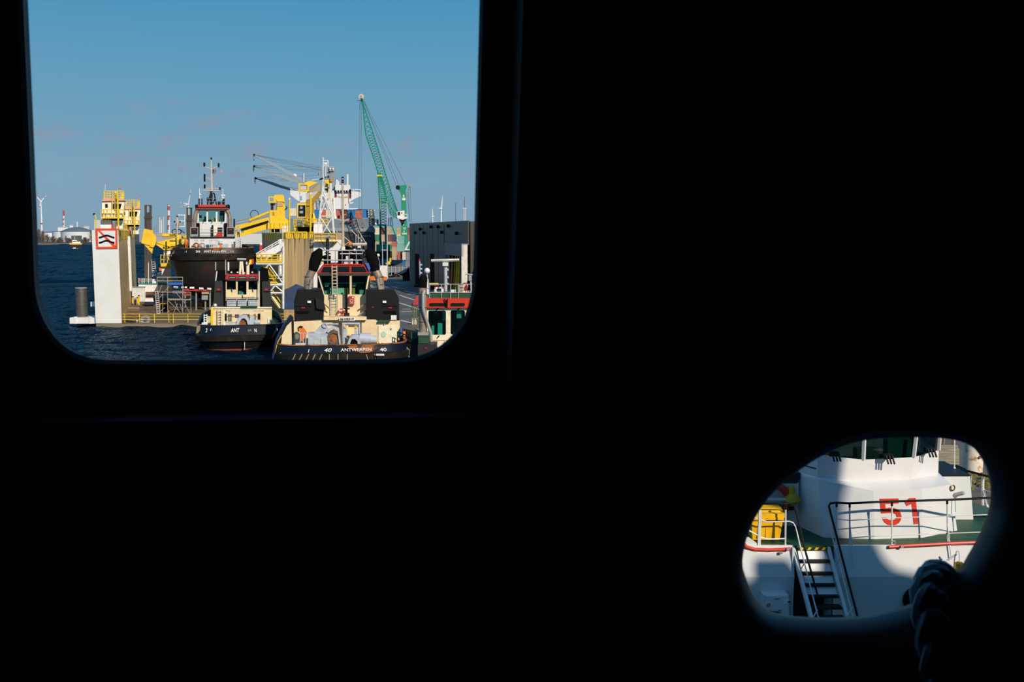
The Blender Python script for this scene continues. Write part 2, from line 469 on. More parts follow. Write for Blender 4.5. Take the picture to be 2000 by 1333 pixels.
LAND = mat('far_bank_earth', (0.040, 0.042, 0.038), 0.95, c2=(0.065, 0.055, 0.04), scale=0.02)
struct(MB().box(-3000, 3000, 950, 6000, -2, 1.6), 'far_bank', LAND, 'low dark far bank of the dock')
SAND = mat('bank_sand', (0.22, 0.13, 0.07), 0.9)
struct(MB().add([(-700, 925, 0.02), (-405, 925, 0.02), (-400, 952, 1.75), (-700, 952, 1.75)], [(0, 1, 2, 3)]), 'far_bank_beach', SAND, 'brown sandy beach strip on the far bank')

# ================================================================== THE SHIP WE STAND IN
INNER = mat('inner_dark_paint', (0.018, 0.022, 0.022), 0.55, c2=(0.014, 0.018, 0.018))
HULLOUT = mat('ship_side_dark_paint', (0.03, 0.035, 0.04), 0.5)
FX0, FX1, FZ0, FZ1, FB = -2.6, 2.6, 9.4, 12.4, -2.6
YL, YH = 1.915, 2.0                      # inner lining and hull plate
win = [(30, -230), (38, 0), (47, 200), (56, 420), (60, 540), (66, 590), (80, 630), (102, 664), (132, 691), (166, 706), (206, 713), (320, 714), (525, 713), (700, 712.5), (785, 710),
       (830, 702), (866, 684), (896, 656), (917, 622), (930, 580), (935, 540), (938, 420), (943, 200), (948, 0), (953, -180), (945, -215), (925, -238), (890, -250), (90, -250), (55, -245)]
chk = [(1449, 1100), (1453, 1060), (1466, 1020), (1489, 981), (1520, 946), (1556, 917), (1602, 888), (1650, 867), (1700, 857), (1760, 854), (1820, 855), (1868, 861), (1902, 876), (1926, 906),
       (1940, 945), (1942, 985), (1933, 1020), (1917, 1056), (1897, 1092), (1878, 1124), (1852, 1154), (1806, 1177), (1762, 1194), (1700, 1208), (1640, 1212), (1580, 1211), (1532, 1206), (1502, 1195), (1478, 1172), (1461, 1140)]
def catmull(p, k=3):
    out = []; n = len(p)
    for i in range(n):
        a, b_, c, d = [V(p[(i + j - 1) % n]) for j in range(4)]
        for j in range(k):
            t = j / k
            out.append(0.5 * (2 * b_ + (c - a) * t + (2 * a - 5 * b_ + 4 * c - d) * t * t + (3 * b_ - a - 3 * c + d) * t ** 3))
    return out
chk_s = catmull([V((x, y, 0)) for x, y in chk], 3)
chk_w = [atY(p.x, p.y, YH - 0.02) for p in chk_s]
nC = len(chk_w); cen = sum(chk_w, V((0, 0, 0))) / nC
def outward(i):
    t = (chk_w[(i + 1) % nC] - chk_w[(i - 1) % nC]).normalized(); n_ = V((t.z, 0, -t.x))
    return n_ if n_.dot(chk_w[i] - cen) > 0 else -n_
CR = 0.055
NRM = [outward(i) for i in range(nC)]
NRM = [(NRM[i - 1] + NRM[i] * 2 + NRM[(i + 1) % nC]).normalized() for i in range(nC)]
ringv, ringf, NP = [], [], 9
for i in range(nC):
    for j in range(NP):
        a = PI * j / (NP - 1)
        p = chk_w[i] + NRM[i] * (CR * (1 - math.sin(a))); p.y = YH - 0.02 - 1.2 * CR * math.cos(a)
        ringv.append(p)
for i in range(nC):
    for j in range(NP - 1):
        i2 = (i + 1) % nC
        ringf.append((i * NP + j, i2 * NP + j, i2 * NP + j + 1, i * NP + j + 1))
CHOCK = mat('worn_chock_steel', (0.018, 0.023, 0.027), 0.45, c2=(0.045, 0.036, 0.026), scale=14, lo=0.5, hi=0.72, stretch=(1, 1, 1), bump=0.12)
single(MB().add(ringv, ringf), 'mooring_chock', CHOCK, 'dark oval steel mooring chock with a rounded lip in the ship side', 'mooring chock', smooth=True)
chk_outer = [chk_w[i] + NRM[i] * CR * 0.97 for i in range(nC)]

def onplane(pts, y): return [V((p.x, y, p.z)) for p in pts]
win_w = [V(p) for p in catmull([atY(x, y, YH) for x, y in win], 2)]
# the sun reaches the white boat past our own upperworks: their outline is found from where their shade falls on the boat's side
def sunplane(px, py, Y):
    p = atY(px, py, Y); return p + SUN * ((p.y - YH) / -SUN.y)
BY = 21.9
ztop = sunplane(1820, 1130, BY).z
bL, bR = sunplane(1604, 1090, BY).x, sunplane(1716, 1075, BY).x
kL, kR, kT = sunplane(1466, 1110, BY).x, sunplane(1536, 1110, BY).x, sunplane(1500, 1096, BY).z
gL, gR, gB = sunplane(1440, 1110, BY).x, sunplane(1462, 1110, BY).x, sunplane(1455, 1142, BY).z
HX0, HX1 = -16.0, 52.0
band = [sunplane(x, y, Y) for x, y, Y in ((1740, 1116, 21.85), (1722, 1096, 21.87), (1712, 1072, BY), (1650, 1030, 22.42), (1650, 985, 22.5), (1648, 962, 22.6), (1634, 942, 22.95), (1622, 925, 23.1), (1626, 905, 23.1), (1640, 885, 23.1))]
bands = [(p.x, p.z) for p in band]; bands.sort(key=lambda p: p[1])
zb1 = bands[-1][1]
pbin = sunplane(1524, 995, 22.35)
left = [(x - 1.2, z) for x, z in bands[2:] if z < pbin.z - 0.9] + [(pbin.x + 0.12, pbin.z - 0.55), (pbin.x + 0.05, zb1)]
hull_poly = [(HX0, -0.6), (HX1, -0.6), (HX1, ztop - 0.1), (bands[0][0] + 0.5, ztop)] + bands + [(bands[-1][0] + 0.1, zb1 + 6), (pbin.x + 0.05, zb1 + 6)] + list(reversed(left)) + \
    [(bL - 0.25, ztop + 0.02), (kR + 0.15, ztop + 0.02), (kR - 0.05, kT), (kL, kT), (kL - 0.06, gB + 0.2), (gR, gB), (gL, gB), (gL - 0.2, kT), (HX0, kT)]
hp = [V((x, YH, z)) for x, z in hull_poly]
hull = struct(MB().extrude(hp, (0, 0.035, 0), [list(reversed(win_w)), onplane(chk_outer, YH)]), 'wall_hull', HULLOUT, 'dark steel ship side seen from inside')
HULLBOUNCE = mat('bounce_skin_grey', (0.55, 0.55, 0.54), 0.5)  # unseen pale skin, added to bounce fill light onto the white boat
struct(MB().extrude([V((p.x, YH + 0.036, p.z)) for p in hp], (0, 0.012, 0), [list(reversed(onplane([q + (q - sum(win_w, V((0, 0, 0))) / len(win_w)).normalized() * 0.05 for q in win_w], YH + 0.036))), onplane([chk_w[i] + NRM[i] * CR * 1.3 for i in range(nC)], YH + 0.036)]), 'wall_bounce_skin', HULLBOUNCE, 'unseen light grey skin added to bounce light onto the white boat')
# inner lining with a splayed recess round the window
q_in = [atY(x, y, YL) for x, y in ((-90, -330), (1030, -330), (1022, 0), (996, 812), (-90, 829))]
q_out = [atY(x, y, YH - 0.001) for x, y in ((-60, -300), (1006, -300), (1000, 0), (976, 796), (-60, 806))]
lin = [V((FX0, YL, FZ0)), V((FX1, YL, FZ0)), V((FX1, YL, FZ1)), V((FX0, YL, FZ1))]
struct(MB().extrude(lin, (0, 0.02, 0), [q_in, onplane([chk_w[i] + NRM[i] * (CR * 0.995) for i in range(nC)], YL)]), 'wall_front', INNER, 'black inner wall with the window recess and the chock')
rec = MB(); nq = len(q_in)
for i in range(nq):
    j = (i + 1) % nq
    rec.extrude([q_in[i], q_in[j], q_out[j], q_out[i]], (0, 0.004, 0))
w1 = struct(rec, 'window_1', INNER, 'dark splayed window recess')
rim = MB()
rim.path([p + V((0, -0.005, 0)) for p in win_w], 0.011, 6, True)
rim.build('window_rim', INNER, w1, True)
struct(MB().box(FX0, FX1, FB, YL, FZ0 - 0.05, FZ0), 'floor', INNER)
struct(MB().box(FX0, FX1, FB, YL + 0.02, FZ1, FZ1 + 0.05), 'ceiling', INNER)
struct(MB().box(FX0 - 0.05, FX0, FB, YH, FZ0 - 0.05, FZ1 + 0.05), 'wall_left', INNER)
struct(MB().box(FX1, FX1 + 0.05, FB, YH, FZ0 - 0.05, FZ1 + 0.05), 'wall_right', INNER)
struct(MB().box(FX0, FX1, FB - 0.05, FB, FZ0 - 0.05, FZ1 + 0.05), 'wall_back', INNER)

# plaited mooring rope over the chock's lip
ROPE = mat('sky_tinted_rope', (0.42, 0.50, 0.58), 0.9, c2=(0.28, 0.34, 0.40), scale=60, stretch=(1, 1, 0.3), bump=0.5)  # grey-white rope with the blue skylight mixed into its colour
rp = [(1868, 1330, 2.20), (1862, 1240, 2.16), (1856, 1180, 2.115), (1846, 1142, 2.05), (1828, 1127, 1.965), (1814, 1150, 1.885), (1817, 1195, 1.835), (1824, 1245, 1.81), (1833, 1300, 1.79), (1842, 1360, 1.79), (1850, 1440, 1.79), (1856, 1560, 1.79), (1858, 1760, 1.79), (1858, 1980, 1.79)]
ctl = [atY(x, y, Y) for x, y, Y in rp]
fine = []
for i in range(len(ctl) - 1):
    a, b_, c, d = ctl[max(i - 1, 0)], ctl[i], ctl[i + 1], ctl[min(i + 2, len(ctl) - 1)]
    for j in range(24):
        t = j / 24
        fine.append(0.5 * (2 * b_ + (c - a) * t + (2 * a - 5 * b_ + 4 * c - d) * t * t + (3 * b_ - a - 3 * c + d) * t ** 3))
even, acc = [fine[0]], 0.0
for a, c in zip(fine[:-1], fine[1:]):
    d = (c - a).length
    while acc + d >= 0.006:
        t = (0.006 - acc) / d; a = a.lerp(c, t); even.append(a); d = (c - a).length; acc = 0.0
    acc += d
even = [p for p in even if p.z > FZ0 + 0.02]
rope = thing('mooring_rope', 'thick plaited rope with sky blue in its colour hanging over the lip of the oval chock', 'rope', even[-1])
for k in range(4):
    pts = []
    for i, p in enumerate(even):
        ax = (even[min(i + 1, len(even) - 1)] - even[max(i - 1, 0)]).normalized()
        side = ax.cross(V((0, -1, 0)));
        if side.length < 0.15: side = ax.cross(V((0, 0, 1)))
        side.normalize(); dep = side.cross(ax).normalized()
        g = 2 * PI * (i * 0.006) / 0.20 + k * PI / 2
        pts.append(p + side * (0.020 * math.sin(g)) + dep * (0.014 * math.sin(2 * g)))
    MB().path(pts[::2], 0.0148, 8).build('strand', ROPE, rope, True)

# ================================================================== WHITE BOAT 51 (seen through the chock)
def z5(zx, zy): return 1430 + zx / 3.3333, 830 + zy / 3.3333
DZ = atY(*z5(670, 790), 21.9).z                      # its green deck
def D(zx, zy, z=None): return atZ(*z5(zx, zy), DZ if z is None else z)
def U(zx, zy, y): return atY(*z5(zx, zy), y)
boat = thing('patrol_boat', 'white boat with red number 51 on its wheelhouse and green deck', 'boat', (7.5, 24, 0))
def prt(mb, name, m, smooth=False, lab=None, parent=None):
    o = mb.build(name, m, parent or boat, smooth)
    if lab: o['label'] = lab
    return o
EY = 21.9
prt(MB().extrude([(0.5, EY, DZ), (16, EY, DZ), (15, 22.8, DZ), (11.6, 24.6, DZ), (11.2, 29, DZ), (0.5, 29, DZ)], (0, 0, -0.06)), 'deck', DGREEN, lab='dark green painted deck')
# plating below the deck edge: upper strake flares out, lower strake falls straight
KZ = U(1000, 990, EY - 0.12).z
def strake(x0, x1, name):
    mb = MB()
    mb.extrude([(x0, EY, DZ + 0.01), (x1, EY, DZ + 0.01), (x1, EY - 0.14, KZ), (x0, EY - 0.14, KZ)], (0, 0.05, 0))
    mb.extrude([(x0, EY - 0.14, KZ), (x1, EY - 0.14, KZ), (x1, EY + 0.22, 0.4), (x0, EY + 0.22, 0.4)], (0, 0.05, 0))
    return prt(mb, name, BOATWHITE, lab='white side plating below the deck')
xs0, xs1 = U(400, 800, EY).x, U(660, 800, EY).x
strake(0.5, xs0, 'side_plating'); strake(xs1, 16, 'side_plating')
prt(MB().box(xs0 - 0.1, xs1 + 0.1, EY + 0.55, EY + 0.6, 0.5, DZ - 0.06), 'stair_well', DARKIN)
prt(MB().box(xs0 - 0.05, xs0, EY - 0.1, EY + 0.6, 0.5, DZ - 0.02), 'well_side', BOATWHITE)
prt(MB().box(xs1, xs1 + 0.05, EY - 0.1, EY + 0.6, 0.5, DZ - 0.02), 'well_side', BOATWHITE)
prt(MB().box(0.5, 16, 18.6, EY + 0.3, 1.55, 1.62), 'lower_deck', DGREEN)
prt(MB().extrude([(0.5, 18.4, -0.5), (16, 18.4, -0.5), (14.5, 22.8, -0.5), (11.4, 24.6, -0.5), (11, 29, -0.5), (0.5, 29, -0.5)], (0, 0, 2.05)), 'hull', BOATWHITE)

# lower wheelhouse tier, faceted
b0, b1, b2, b3, b4 = D(430, 660), D(595, 735), D(925, 746), D(1240, 736), D(1465, 690)
zt = U(920, 432, b2.y + 0.06).z
t1, t2, t3, t4 = D(560, 356, zt + 0.20), D(920, 432, zt), D(1235, 418, zt), D(1425, 390, zt)
_n = (b3 - b2).cross(t2 - b2); _d = ray(*z5(1235, 418)); t3 = EYE + _d * ((b2 - EYE).dot(_n) / _d.dot(_n))     # the number's facet is flat
t0 = V((b0.x - 0.02, b0.y + 0.5, zt))
b5, t5 = b4 + V((0.35, 2.2, 0)), t4 + V((0.3, 1.8, 0))
def quads(rows_lo, rows_hi):
    mb = MB()
    for i in range(len(rows_lo) - 1):
        mb.add([rows_lo[i], rows_lo[i + 1], rows_hi[i + 1], rows_hi[i]], [(0, 1, 2), (0, 2, 3)])
    return mb
prt(quads([b0, b1, b2, b3, b4, b5], [t0, t1, t2, t3, t4, t5]), 'lower_wheelhouse', BOATWHITE, lab='faceted white lower wheelhouse with the number')
zu = zt + 0.10
u1, u2, u3, u4 = t1 + V((0, 0.03, 0.03)), D(850, 371, zu), D(1165, 356, zu), D(1342, 324, zu)
u0, u5 = t0 + V((0.02, 0.15, 0.1)), u4 + V((0.2, 1.6, 0))
prt(quads([t0, t1, t2, t3, t4, t5], [u0, u1, u2, u3, u4, u5]), 'sloping_shelf', BOATWHITE)
s1, s2, s3, s4 = U(555, 197, u1.y), U(855, 228, u2.y), U(1183, 212, u3.y), U(1345, 165, u4.y)
zs = s2.z
s0, s5 = V((u0.x - 0.05, u0.y + 0.1, zs)), V((u5.x, u5.y, zs))
prt(quads([u0, u1, u2, u3, u4, u5], [s0, s1, s2, s3, s4, s5]), 'upper_wheelhouse', BOATWHITE)
# windows above the sill
up = V((0, -0.06, 0.95))
sl = [s0, s1, s2, s3, s4, s5]
for i in range(5):
    prt(MB().extrude([sl[i] + V((0, 0.03, 0)), sl[i + 1] + V((0, 0.03, 0)), sl[i + 1] + up + V((0, 0.03, 0)), sl[i] + up + V((0, 0.03, 0))], (0, 0.015, 0)), 'window_pane', PANED)
mull = [(s2, s2 + V((0, 0, 0.95))), (s3, s3 + V((0.07, 0, 0.95))), (s4, s4 + V((0.03, 0, 0.95))), (s1, s1 + V((0, 0, 0.95)))]
for a, c in mull:
    prt(MB().bar(a, c, 0.066), 'mullion', BOATWHITE)
prt(quads([p + V((0, 0, 0.9)) for p in sl], [p + V((0, -0.15, 1.5)) for p in sl]), 'wheelhouse_brow', BOATWHITE)
prt(MB().extrude([p + V((0, -0.15, 1.5)) for p in sl], (0, 0, 0.05)), 'wheelhouse_roof', BOATWHITE)
prt(MB().extrude([sl[0] + V((0.2, 1.2, 0)), sl[-1] + V((-0.2, 0.6, 0)), sl[-1] + V((-0.2, 0.6, 1)), sl[0] + V((0.2, 1.2, 1))], (0, 0.1, 0)), 'cabin_back_wall', DARKIN)
prt(MB().extrude([p + V((0, 0.06, -0.35)) for p in sl], (0, 0, 0.03)), 'cabin_floor', DARKIN)
cm = MB(); a = U(1010, 215, s2.y + 0.45)
prt(MB().box(a.x, a.x + 0.55, a.y, a.y + 0.3, a.z - 0.2, a.z + 0.42), 'console_screen', TEAL, lab='green console behind the window')
prt(MB().box(a.x - 0.7, a.x - 0.2, a.y, a.y + 0.3, a.z - 0.2, a.z + 0.2), 'console', GREY)
prt(MB().box(a.x + 0.62, a.x + 0.68, a.y, a.y + 0.3, a.z - 0.2, a.z + 0.6), 'console_post', TEAL)
for zx, zy, yy in ((665, 205, s1.y - 0.2), (1015, 222, s2.y), (1287, 178, s3.y + 0.1)):      # wiper motors
    p = U(zx, zy, yy - 0.10)
    w_ = prt(MB().box(p.x - 0.11, p.x + 0.09, p.y - 0.05, p.y + 0.1, p.z, p.z + 0.1), 'wiper_motor', BLACK)
    for k_ in range(3):
        MB().tube(p + V((-0.07 + 0.07 * k_, -0.05, 0.08)), p + V((-0.03 + 0.07 * k_, -0.12, -0.10)), 0.022).build('wiper_arm', BLACK, w_)
# red number, measured off the photo and laid on the front facet
fn = (b3 - b2).cross(t2 - b2).normalized()
if fn.y > 0: fn = -fn
def onfacet(px, py, lift):
    d = ray(px, py); p = EYE + d * ((b2 - EYE).dot(fn) / d.dot(fn)); return p + fn * lift
def z8(zx, zy): return 1680 + zx / 7.0143, 840 + zy / 7.0143
five = [(265, 945), (522, 940), (526, 1008), (340, 1015), (347, 1075), (400, 1066), (455, 1070), (510, 1090), (550, 1130), (565, 1185), (556, 1235), (530, 1275), (485, 1302), (430, 1308), (375, 1298), (330, 1265), (305, 1225), (297, 1200),
        (357, 1199), (378, 1228), (430, 1240), (478, 1226), (499, 1190), (488, 1155), (450, 1138), (395, 1138), (285, 1145)]
one = [(605, 985), (670, 937), (758, 933), (793, 1288), (732, 1292), (705, 1015), (635, 1045)]
num = MB()
for g in (five, one):
    num.extrude([onfacet(*z8(x, y), 0.002) for x, y in g], fn * 0.01)
prt(num, 'painted_number', BRED, lab='red number 51')
# left wing with the ring, right housing
ly = b0.y + 0.02
prt(MB().extrude([U(150, 378, ly), U(432, 378, ly), U(432, 668, ly), U(150, 676, ly)], (0, 1.2, 0)), 'side_house', BOATWHITE)
prt(MB().extrude([U(250, 318, ly + 0.1), U(444, 316, ly + 0.1), U(424, 382, ly - 0.02), U(230, 382, ly - 0.02)], (0, 1.0, 0)), 'black_vent_cap', BLACK)
ry = D(1520, 618).y
rh = prt(MB().extrude([U(1340, 335, ry), U(1549, 335, ry), U(1570, 618, ry), U(1340, 622, ry)], (0, 1.4, 0)), 'funnel_housing', BOATWHITE, lab='white housing right of the wheelhouse')
prt(MB().extrude([U(1335, 336, ry - 0.03), U(1552, 334, ry - 0.03), U(1552, 328, ry - 0.03), U(1335, 330, ry - 0.03)], (0, 1.5, 0)), 'black_top_plate', BLACK)
prt(MB().extrude([U(1344, 330, ry + 0.1), U(1545, 328, ry + 0.1), U(1520, 285, ry + 0.9), U(1344, 280, ry + 0.9)], (0, 0.5, -0.02)), 'black_grille', SOOT)
p = U(1490, 447, ry - 0.12)
prt(MB().tube(p + V((-0.08, 0.1, -0.06)), p + V((0.04, -0.05, 0.02)), 0.05, n=8), 'small_camera', STEEL, True)
p = U(1436, 412, b4.y - 0.05)
prt(MB().torus(p, (0.4, -1, 0), 0.06, 0.015, 14), 'fairlead_ring', BRASS, True)
prt(MB().tube(U(1452, 480, b4.y - 0.1), U(1455, 570, b4.y - 0.15), 0.012), 'drain_pipe', LGREY)
prt(MB().extrude([U(1566, 520, ry + 0.4), U(1690, 552, ry + 0.3), U(1690, 595, ry + 0.1), U(1572, 580, ry + 0.1)], (0, 0.3, 0)), 'green_coaming', mat('dull_green', (0.03, 0.07, 0.06), 0.6))
# guard rail along the deck edge: handrail, posts, two bars
RYD = EY + 0.04
hr = [U(820, 1265, RYD - 0.95), U(650, 610, RYD - 0.1), U(629, 530, RYD), U(640, 512, RYD), U(672, 508, RYD), U(760, 512, RYD), U(1040, 500, RYD), U(1400, 490, RYD), U(1760, 473, RYD), U(2000, 463, RYD)]
prt(MB().path(hr, 0.026, 8), 'handrail', BLACK, True, 'black handrail along the deck edge and down the stair')
def foot(zx, zy): return U(zx, zy, RYD)
for zx, z0_, z1_, xb in ((680, 512, 780, 676), (765, 515, 800, 765), (1040, 505, 775, 1038), (1400, 492, 760, 1403), (1790, 475, 740, 1795)):
    po = prt(MB().tube(foot(zx, z0_), foot(xb, z1_), 0.017, n=8), 'rail_post', BOATWHITE, True)
    MB().tube(foot(zx, z0_), foot(zx, z0_ + 24), 0.024, n=8).build('post_sleeve', BLACK, po)
for zx, zb in ((765, 920), (1400, 880)):
    prt(MB().tube(foot(zx, 640), U(zx + 28, zb, EY - 0.12), 0.015), 'rail_stay', BOATWHITE)
for pts in ([(670, 618), (700, 616), (765, 624), (1040, 608), (1400, 596), (1900, 578)], [(765, 738), (900, 728), (1040, 722), (1400, 708), (1900, 690)]):
    prt(MB().path([foot(*p) for p in pts], 0.012, 6), 'guard_bar', BOATWHITE, True)
p = foot(1048, 770); prt(MB().torus(p, (0, 1, 0.3), 0.05, 0.012, 12), 'shackle', STEEL, True)
# red fender bars on the deck edge
def fender(pts, name):
    o = prt(MB().path([U(x, y, EY - 0.05) for x, y in pts], 0.036, 8), name, BRED, True, 'red padded bar on the deck edge')
    return o
fender([(1020, 797), (1110, 790), (1410, 774), (1610, 766), (1800, 757)], 'fender_bar')
fender([(70, 770), (95, 796), (150, 812), (250, 816), (330, 812), (378, 808)], 'fender_bar')
for x, y in ((1105, 796), (362, 812), (318, 835)):
    p = U(x, y, EY - 0.10); prt(MB().box(p.x - 0.03, p.x + 0.03, p.y - 0.02, p.y + 0.02, p.z - 0.025, p.z + 0.025), 'fender_bracket', STEEL)
# left rail
hl = [U(560, 1125, RYD - 0.72), U(470, 800, RYD - 0.25), U(425, 600, RYD + 0.02), U(405, 530, RYD + 0.1), U(388, 516, RYD + 0.1), U(345, 513, RYD + 0.1), U(230, 515, RYD + 0.1), U(120, 518, RYD + 0.3)]
prt(MB().path(hl, 0.024, 8), 'handrail', BLACK, True, 'black handrail beside the yellow bin')
prt(MB().box(U(172, 560, RYD).x, U(190, 560, RYD).x, RYD - 0.03, RYD + 0.03, DZ, U(180, 555, RYD).z), 'rail_post', BOATWHITE)
po = prt(MB().tube(U(348, 520, RYD), U(346, 800, RYD), 0.02, n=8), 'rail_post', BOATWHITE, True)
MB().tube(U(348, 518, RYD), U(348, 552, RYD), 0.03, n=8).build('post_sleeve', BLACK, po)
prt(MB().path([U(565, 1275, RYD - 0.9), U(440, 780, RYD - 0.2), U(415, 670, RYD), U(398, 640, RYD), U(375, 630, RYD), U(230, 634, RYD), U(185, 620, RYD), U(120, 600, RYD)], 0.016, 8), 'stair_guard_bar', BOATWHITE, True)
prt(MB().path([U(345, 742, RYD), U(235, 746, RYD), U(190, 735, RYD), U(110, 690, RYD)], 0.016, 8), 'guard_bar', BOATWHITE, True)
prt(MB().path([U(630, 620, RYD + 0.05), U(640, 690, RYD), U(672, 800, RYD - 0.1), U(790, 1265, RYD - 0.9)], 0.013, 6), 'stair_guard_bar', BOATWHITE, True)
prt(MB().extrude([U(60, 740, RYD), U(110, 735, RYD), U(190, 795, RYD), U(60, 795, RYD)], (0, 0.05, 0)), 'corner_plate', BOATWHITE)
# steep stair to the lower deck
st0, st1 = (U(402, 806, EY - 0.02), U(528, 1290, EY - 0.92)), (U(628, 795, EY - 0.02), U(760, 1290, EY - 0.92))
for a, c in (st0, st1):
    prt(MB().extrude([a + V((-0.03, 0, 0)), a + V((0.035, 0, 0)), c + V((0.035, 0, 0)), c + V((-0.03, 0, 0))], (0, 0.14, -0.05)), 'stringer', BOATWHITE)
HAZ = mat('hazard_black', (0.012, 0.012, 0.01), 0.6)
TREAD = mat('tread_grip', (0.012, 0.011, 0.009), 0.9, bump=0.5, bscale=40)
lev = [(802, 430, 612), (885, 444, 636), (965, 462, 656), (1040, 482, 672), (1115, 500, 694), (1190, 520, 716), (1262, 540, 738)]
tl = []
for k_, (zy, xa, xb) in enumerate(lev):
    yy = EY - 0.02 - 0.135 * k_
    a, c = U(xa, zy, yy), U(xb, zy, yy); c.z = a.z; tl.append((a, c))
for k_, (a, c) in enumerate(tl):
    o = prt(MB().extrude([a, c, c + V((0, 0.2, 0)), a + V((0, 0.2, 0))], (0, 0, -0.055)), 'tread', TREAD if k_ else HAZ)
    if k_ < 4:
        n_, m_ = tl[k_ + 1]
        prt(MB().extrude([a + V((0, 0.06, -0.05)), c + V((0, 0.06, -0.05)), m_ + V((0, 0.09, 0)), n_ + V((0, 0.09, 0))], (0, 0.015, 0)), 'riser', BOATWHITE)
    if k_ == 0:
        for i in range(4):
            x = a.x + (c.x - a.x) * (0.05 + 0.26 * i)
            w2 = (c.x - a.x) * 0.11
            MB().extrude([(x, a.y - 0.004, a.z - 0.05), (x + w2, a.y - 0.004, a.z - 0.05), (x + w2 + 0.04, a.y - 0.004, a.z + 0.003), (x + 0.04, a.y - 0.004, a.z + 0.003)], (0, 0.15, 0.003)).build('hazard_stripe', RYELLOW, o)
for a, c in ((U(445, 945, EY - 0.25), U(490, 870, EY - 0.25)), (U(668, 925, EY - 0.25), U(706, 858, EY - 0.2)), (U(520, 1268, EY - 0.9), U(556, 1205, EY - 0.8)), (U(745, 1252, EY - 0.9), U(790, 1180, EY - 0.8))):
    prt(MB().tube(a, c, 0.016), 'rail_bracket', LGREY)
# locker with O and C on the side plating
ky = EY - 0.42
lk = prt(MB().extrude([U(205, 1112, ky), U(368, 1112, ky), U(374, 1275, ky), U(212, 1275, ky)], (0, 0.55, 0)), 'locker', BOATWHITE, lab='white locker with red O and C')
MB().extrude([U(222, 1118, ky - 0.02), U(364, 1118, ky - 0.02), U(368, 1280, ky - 0.02), U(228, 1280, ky - 0.02)], (0, 0.03, 0)).build('locker_door', BOATWHITE, lk)
lettering('letter', 'O', U(236, 1175, ky - 0.03), (1, 0, 0), (0, 0, 1), 0.072, BRED, lk, bold=0.01)
lettering('letter', 'C', U(309, 1217, ky - 0.03), (1, 0, 0), (0, 0, 1), 0.072, BRED, lk, bold=0.01)
MB().path([U(247, 1216, ky - 0.05), U(260, 1219, ky - 0.06), U(300, 1221, ky - 0.06)], [0.02, 0.014, 0.014], 6).build('locker_handle', BLACK, lk)
MB().extrude([U(332, 1143, ky - 0.03), U(372, 1143, ky - 0.03), U(372, 1166, ky - 0.03), U(332, 1166, ky - 0.03)], (0, 0.03, 0)).build('locker_hinge', WHITE, lk)
MB().extrude([U(366, 1151, ky - 0.05), U(378, 1151, ky - 0.05), U(378, 1161, ky - 0.05), U(366, 1161, ky - 0.05)], (0, 0.03, 0)).build('hinge_pin', BLACK, lk)
MB().extrude([U(273, 1133, ky - 0.026), U(310, 1132, ky - 0.026), U(310, 1138, ky - 0.026), U(273, 1139, ky - 0.026)], (0, 0.02, 0)).build('nameplate', mat('tan_plate', (0.35, 0.22, 0.15), 0.6), lk)
# dark oval port beside the rope
prt(MB().lathe(U(1200, 1135, EY - 0.06), [(0.32, 0), (0.32, 0.08), (0.26, 0.1)], 18, (0, -1, 0)), 'hull_port', BLACK, True)
# right aft rail
ay = ry + 0.9
prt(MB().path([U(1525, 300, ay + 0.4), U(1630, 328, ay), U(1700, 346, ay - 0.3), U(1800, 372, ay - 0.7)], 0.03, 8), 'handrail', BLACK, True, 'black handrail beyond the funnel housing')
prt(MB().tube(U(1632, 335, ay), U(1630, 530, ay), 0.035, n=8), 'rail_post', BOATWHITE, True)
prt(MB().tube(U(1636, 420, ay), U(1664, 545, ay - 0.3), 0.03, n=8), 'rail_post', BOATWHITE, True)
prt(MB().tube(U(1556, 310, ay + 0.3), U(1556, 410, ay + 0.3), 0.016), 'rail_post', LGREY)
prt(MB().path([U(1556, 404, ay + 0.3), U(1632, 424, ay), U(1800, 470, ay - 0.7)], 0.014, 6), 'guard_bar', LGREY, True)
# things carried on the boat
bn = U(218, 760, EY + 0.35)
bz = DZ + 0.03
bin_ = thing('wheeled_bin', 'yellow lidded plastic bin behind the white rail', 'bin', (bn.x, bn.y + 0.3, bz))
BINY = mat('bin_yellow', (0.86, 0.46, 0.005), 0.4)
bh = U(230, 600, EY + 0.35).z
w_ = 0.34
MB().add([(bn.x - w_ * 0.86, bn.y, bz), (bn.x + w_ * 0.9, bn.y, bz), (bn.x + w_ * 0.9, bn.y + 0.6, bz), (bn.x - w_ * 0.86, bn.y + 0.6, bz), (bn.x - w_, bn.y - 0.05, bh), (bn.x + w_ * 1.1, bn.y - 0.05, bh), (bn.x + w_ * 1.1, bn.y + 0.7, bh), (bn.x - w_, bn.y + 0.7, bh)],
         [(0, 3, 2, 1), (4, 5, 6, 7), (0, 1, 5, 4), (1, 2, 6, 5), (2, 3, 7, 6), (3, 0, 4, 7)]).build('bin_body', BINY, bin_)
lid = MB()
for k_ in range(5):
    a0, a1 = k_ / 5, (k_ + 1) / 5
    lid.extrude([(bn.x - w_ * 1.05, bn.y - 0.09 + 0.82 * a0, bh), (bn.x + w_ * 1.16, bn.y - 0.09 + 0.82 * a0, bh), (bn.x + w_ * 1.16, bn.y - 0.09 + 0.82 * a1, bh), (bn.x - w_ * 1.05, bn.y - 0.09 + 0.82 * a1, bh)], (0, 0, 0.07 + 0.07 * math.sin(PI * (k_ + 0.5) / 5)))
lid.build('bin_lid', BINY, bin_)
MB().box(bn.x - w_, bn.x + w_ * 1.08, bn.y - 0.10, bn.y - 0.03, bh - 0.05, bh + 0.01).build('bin_rim', BINY, bin_)
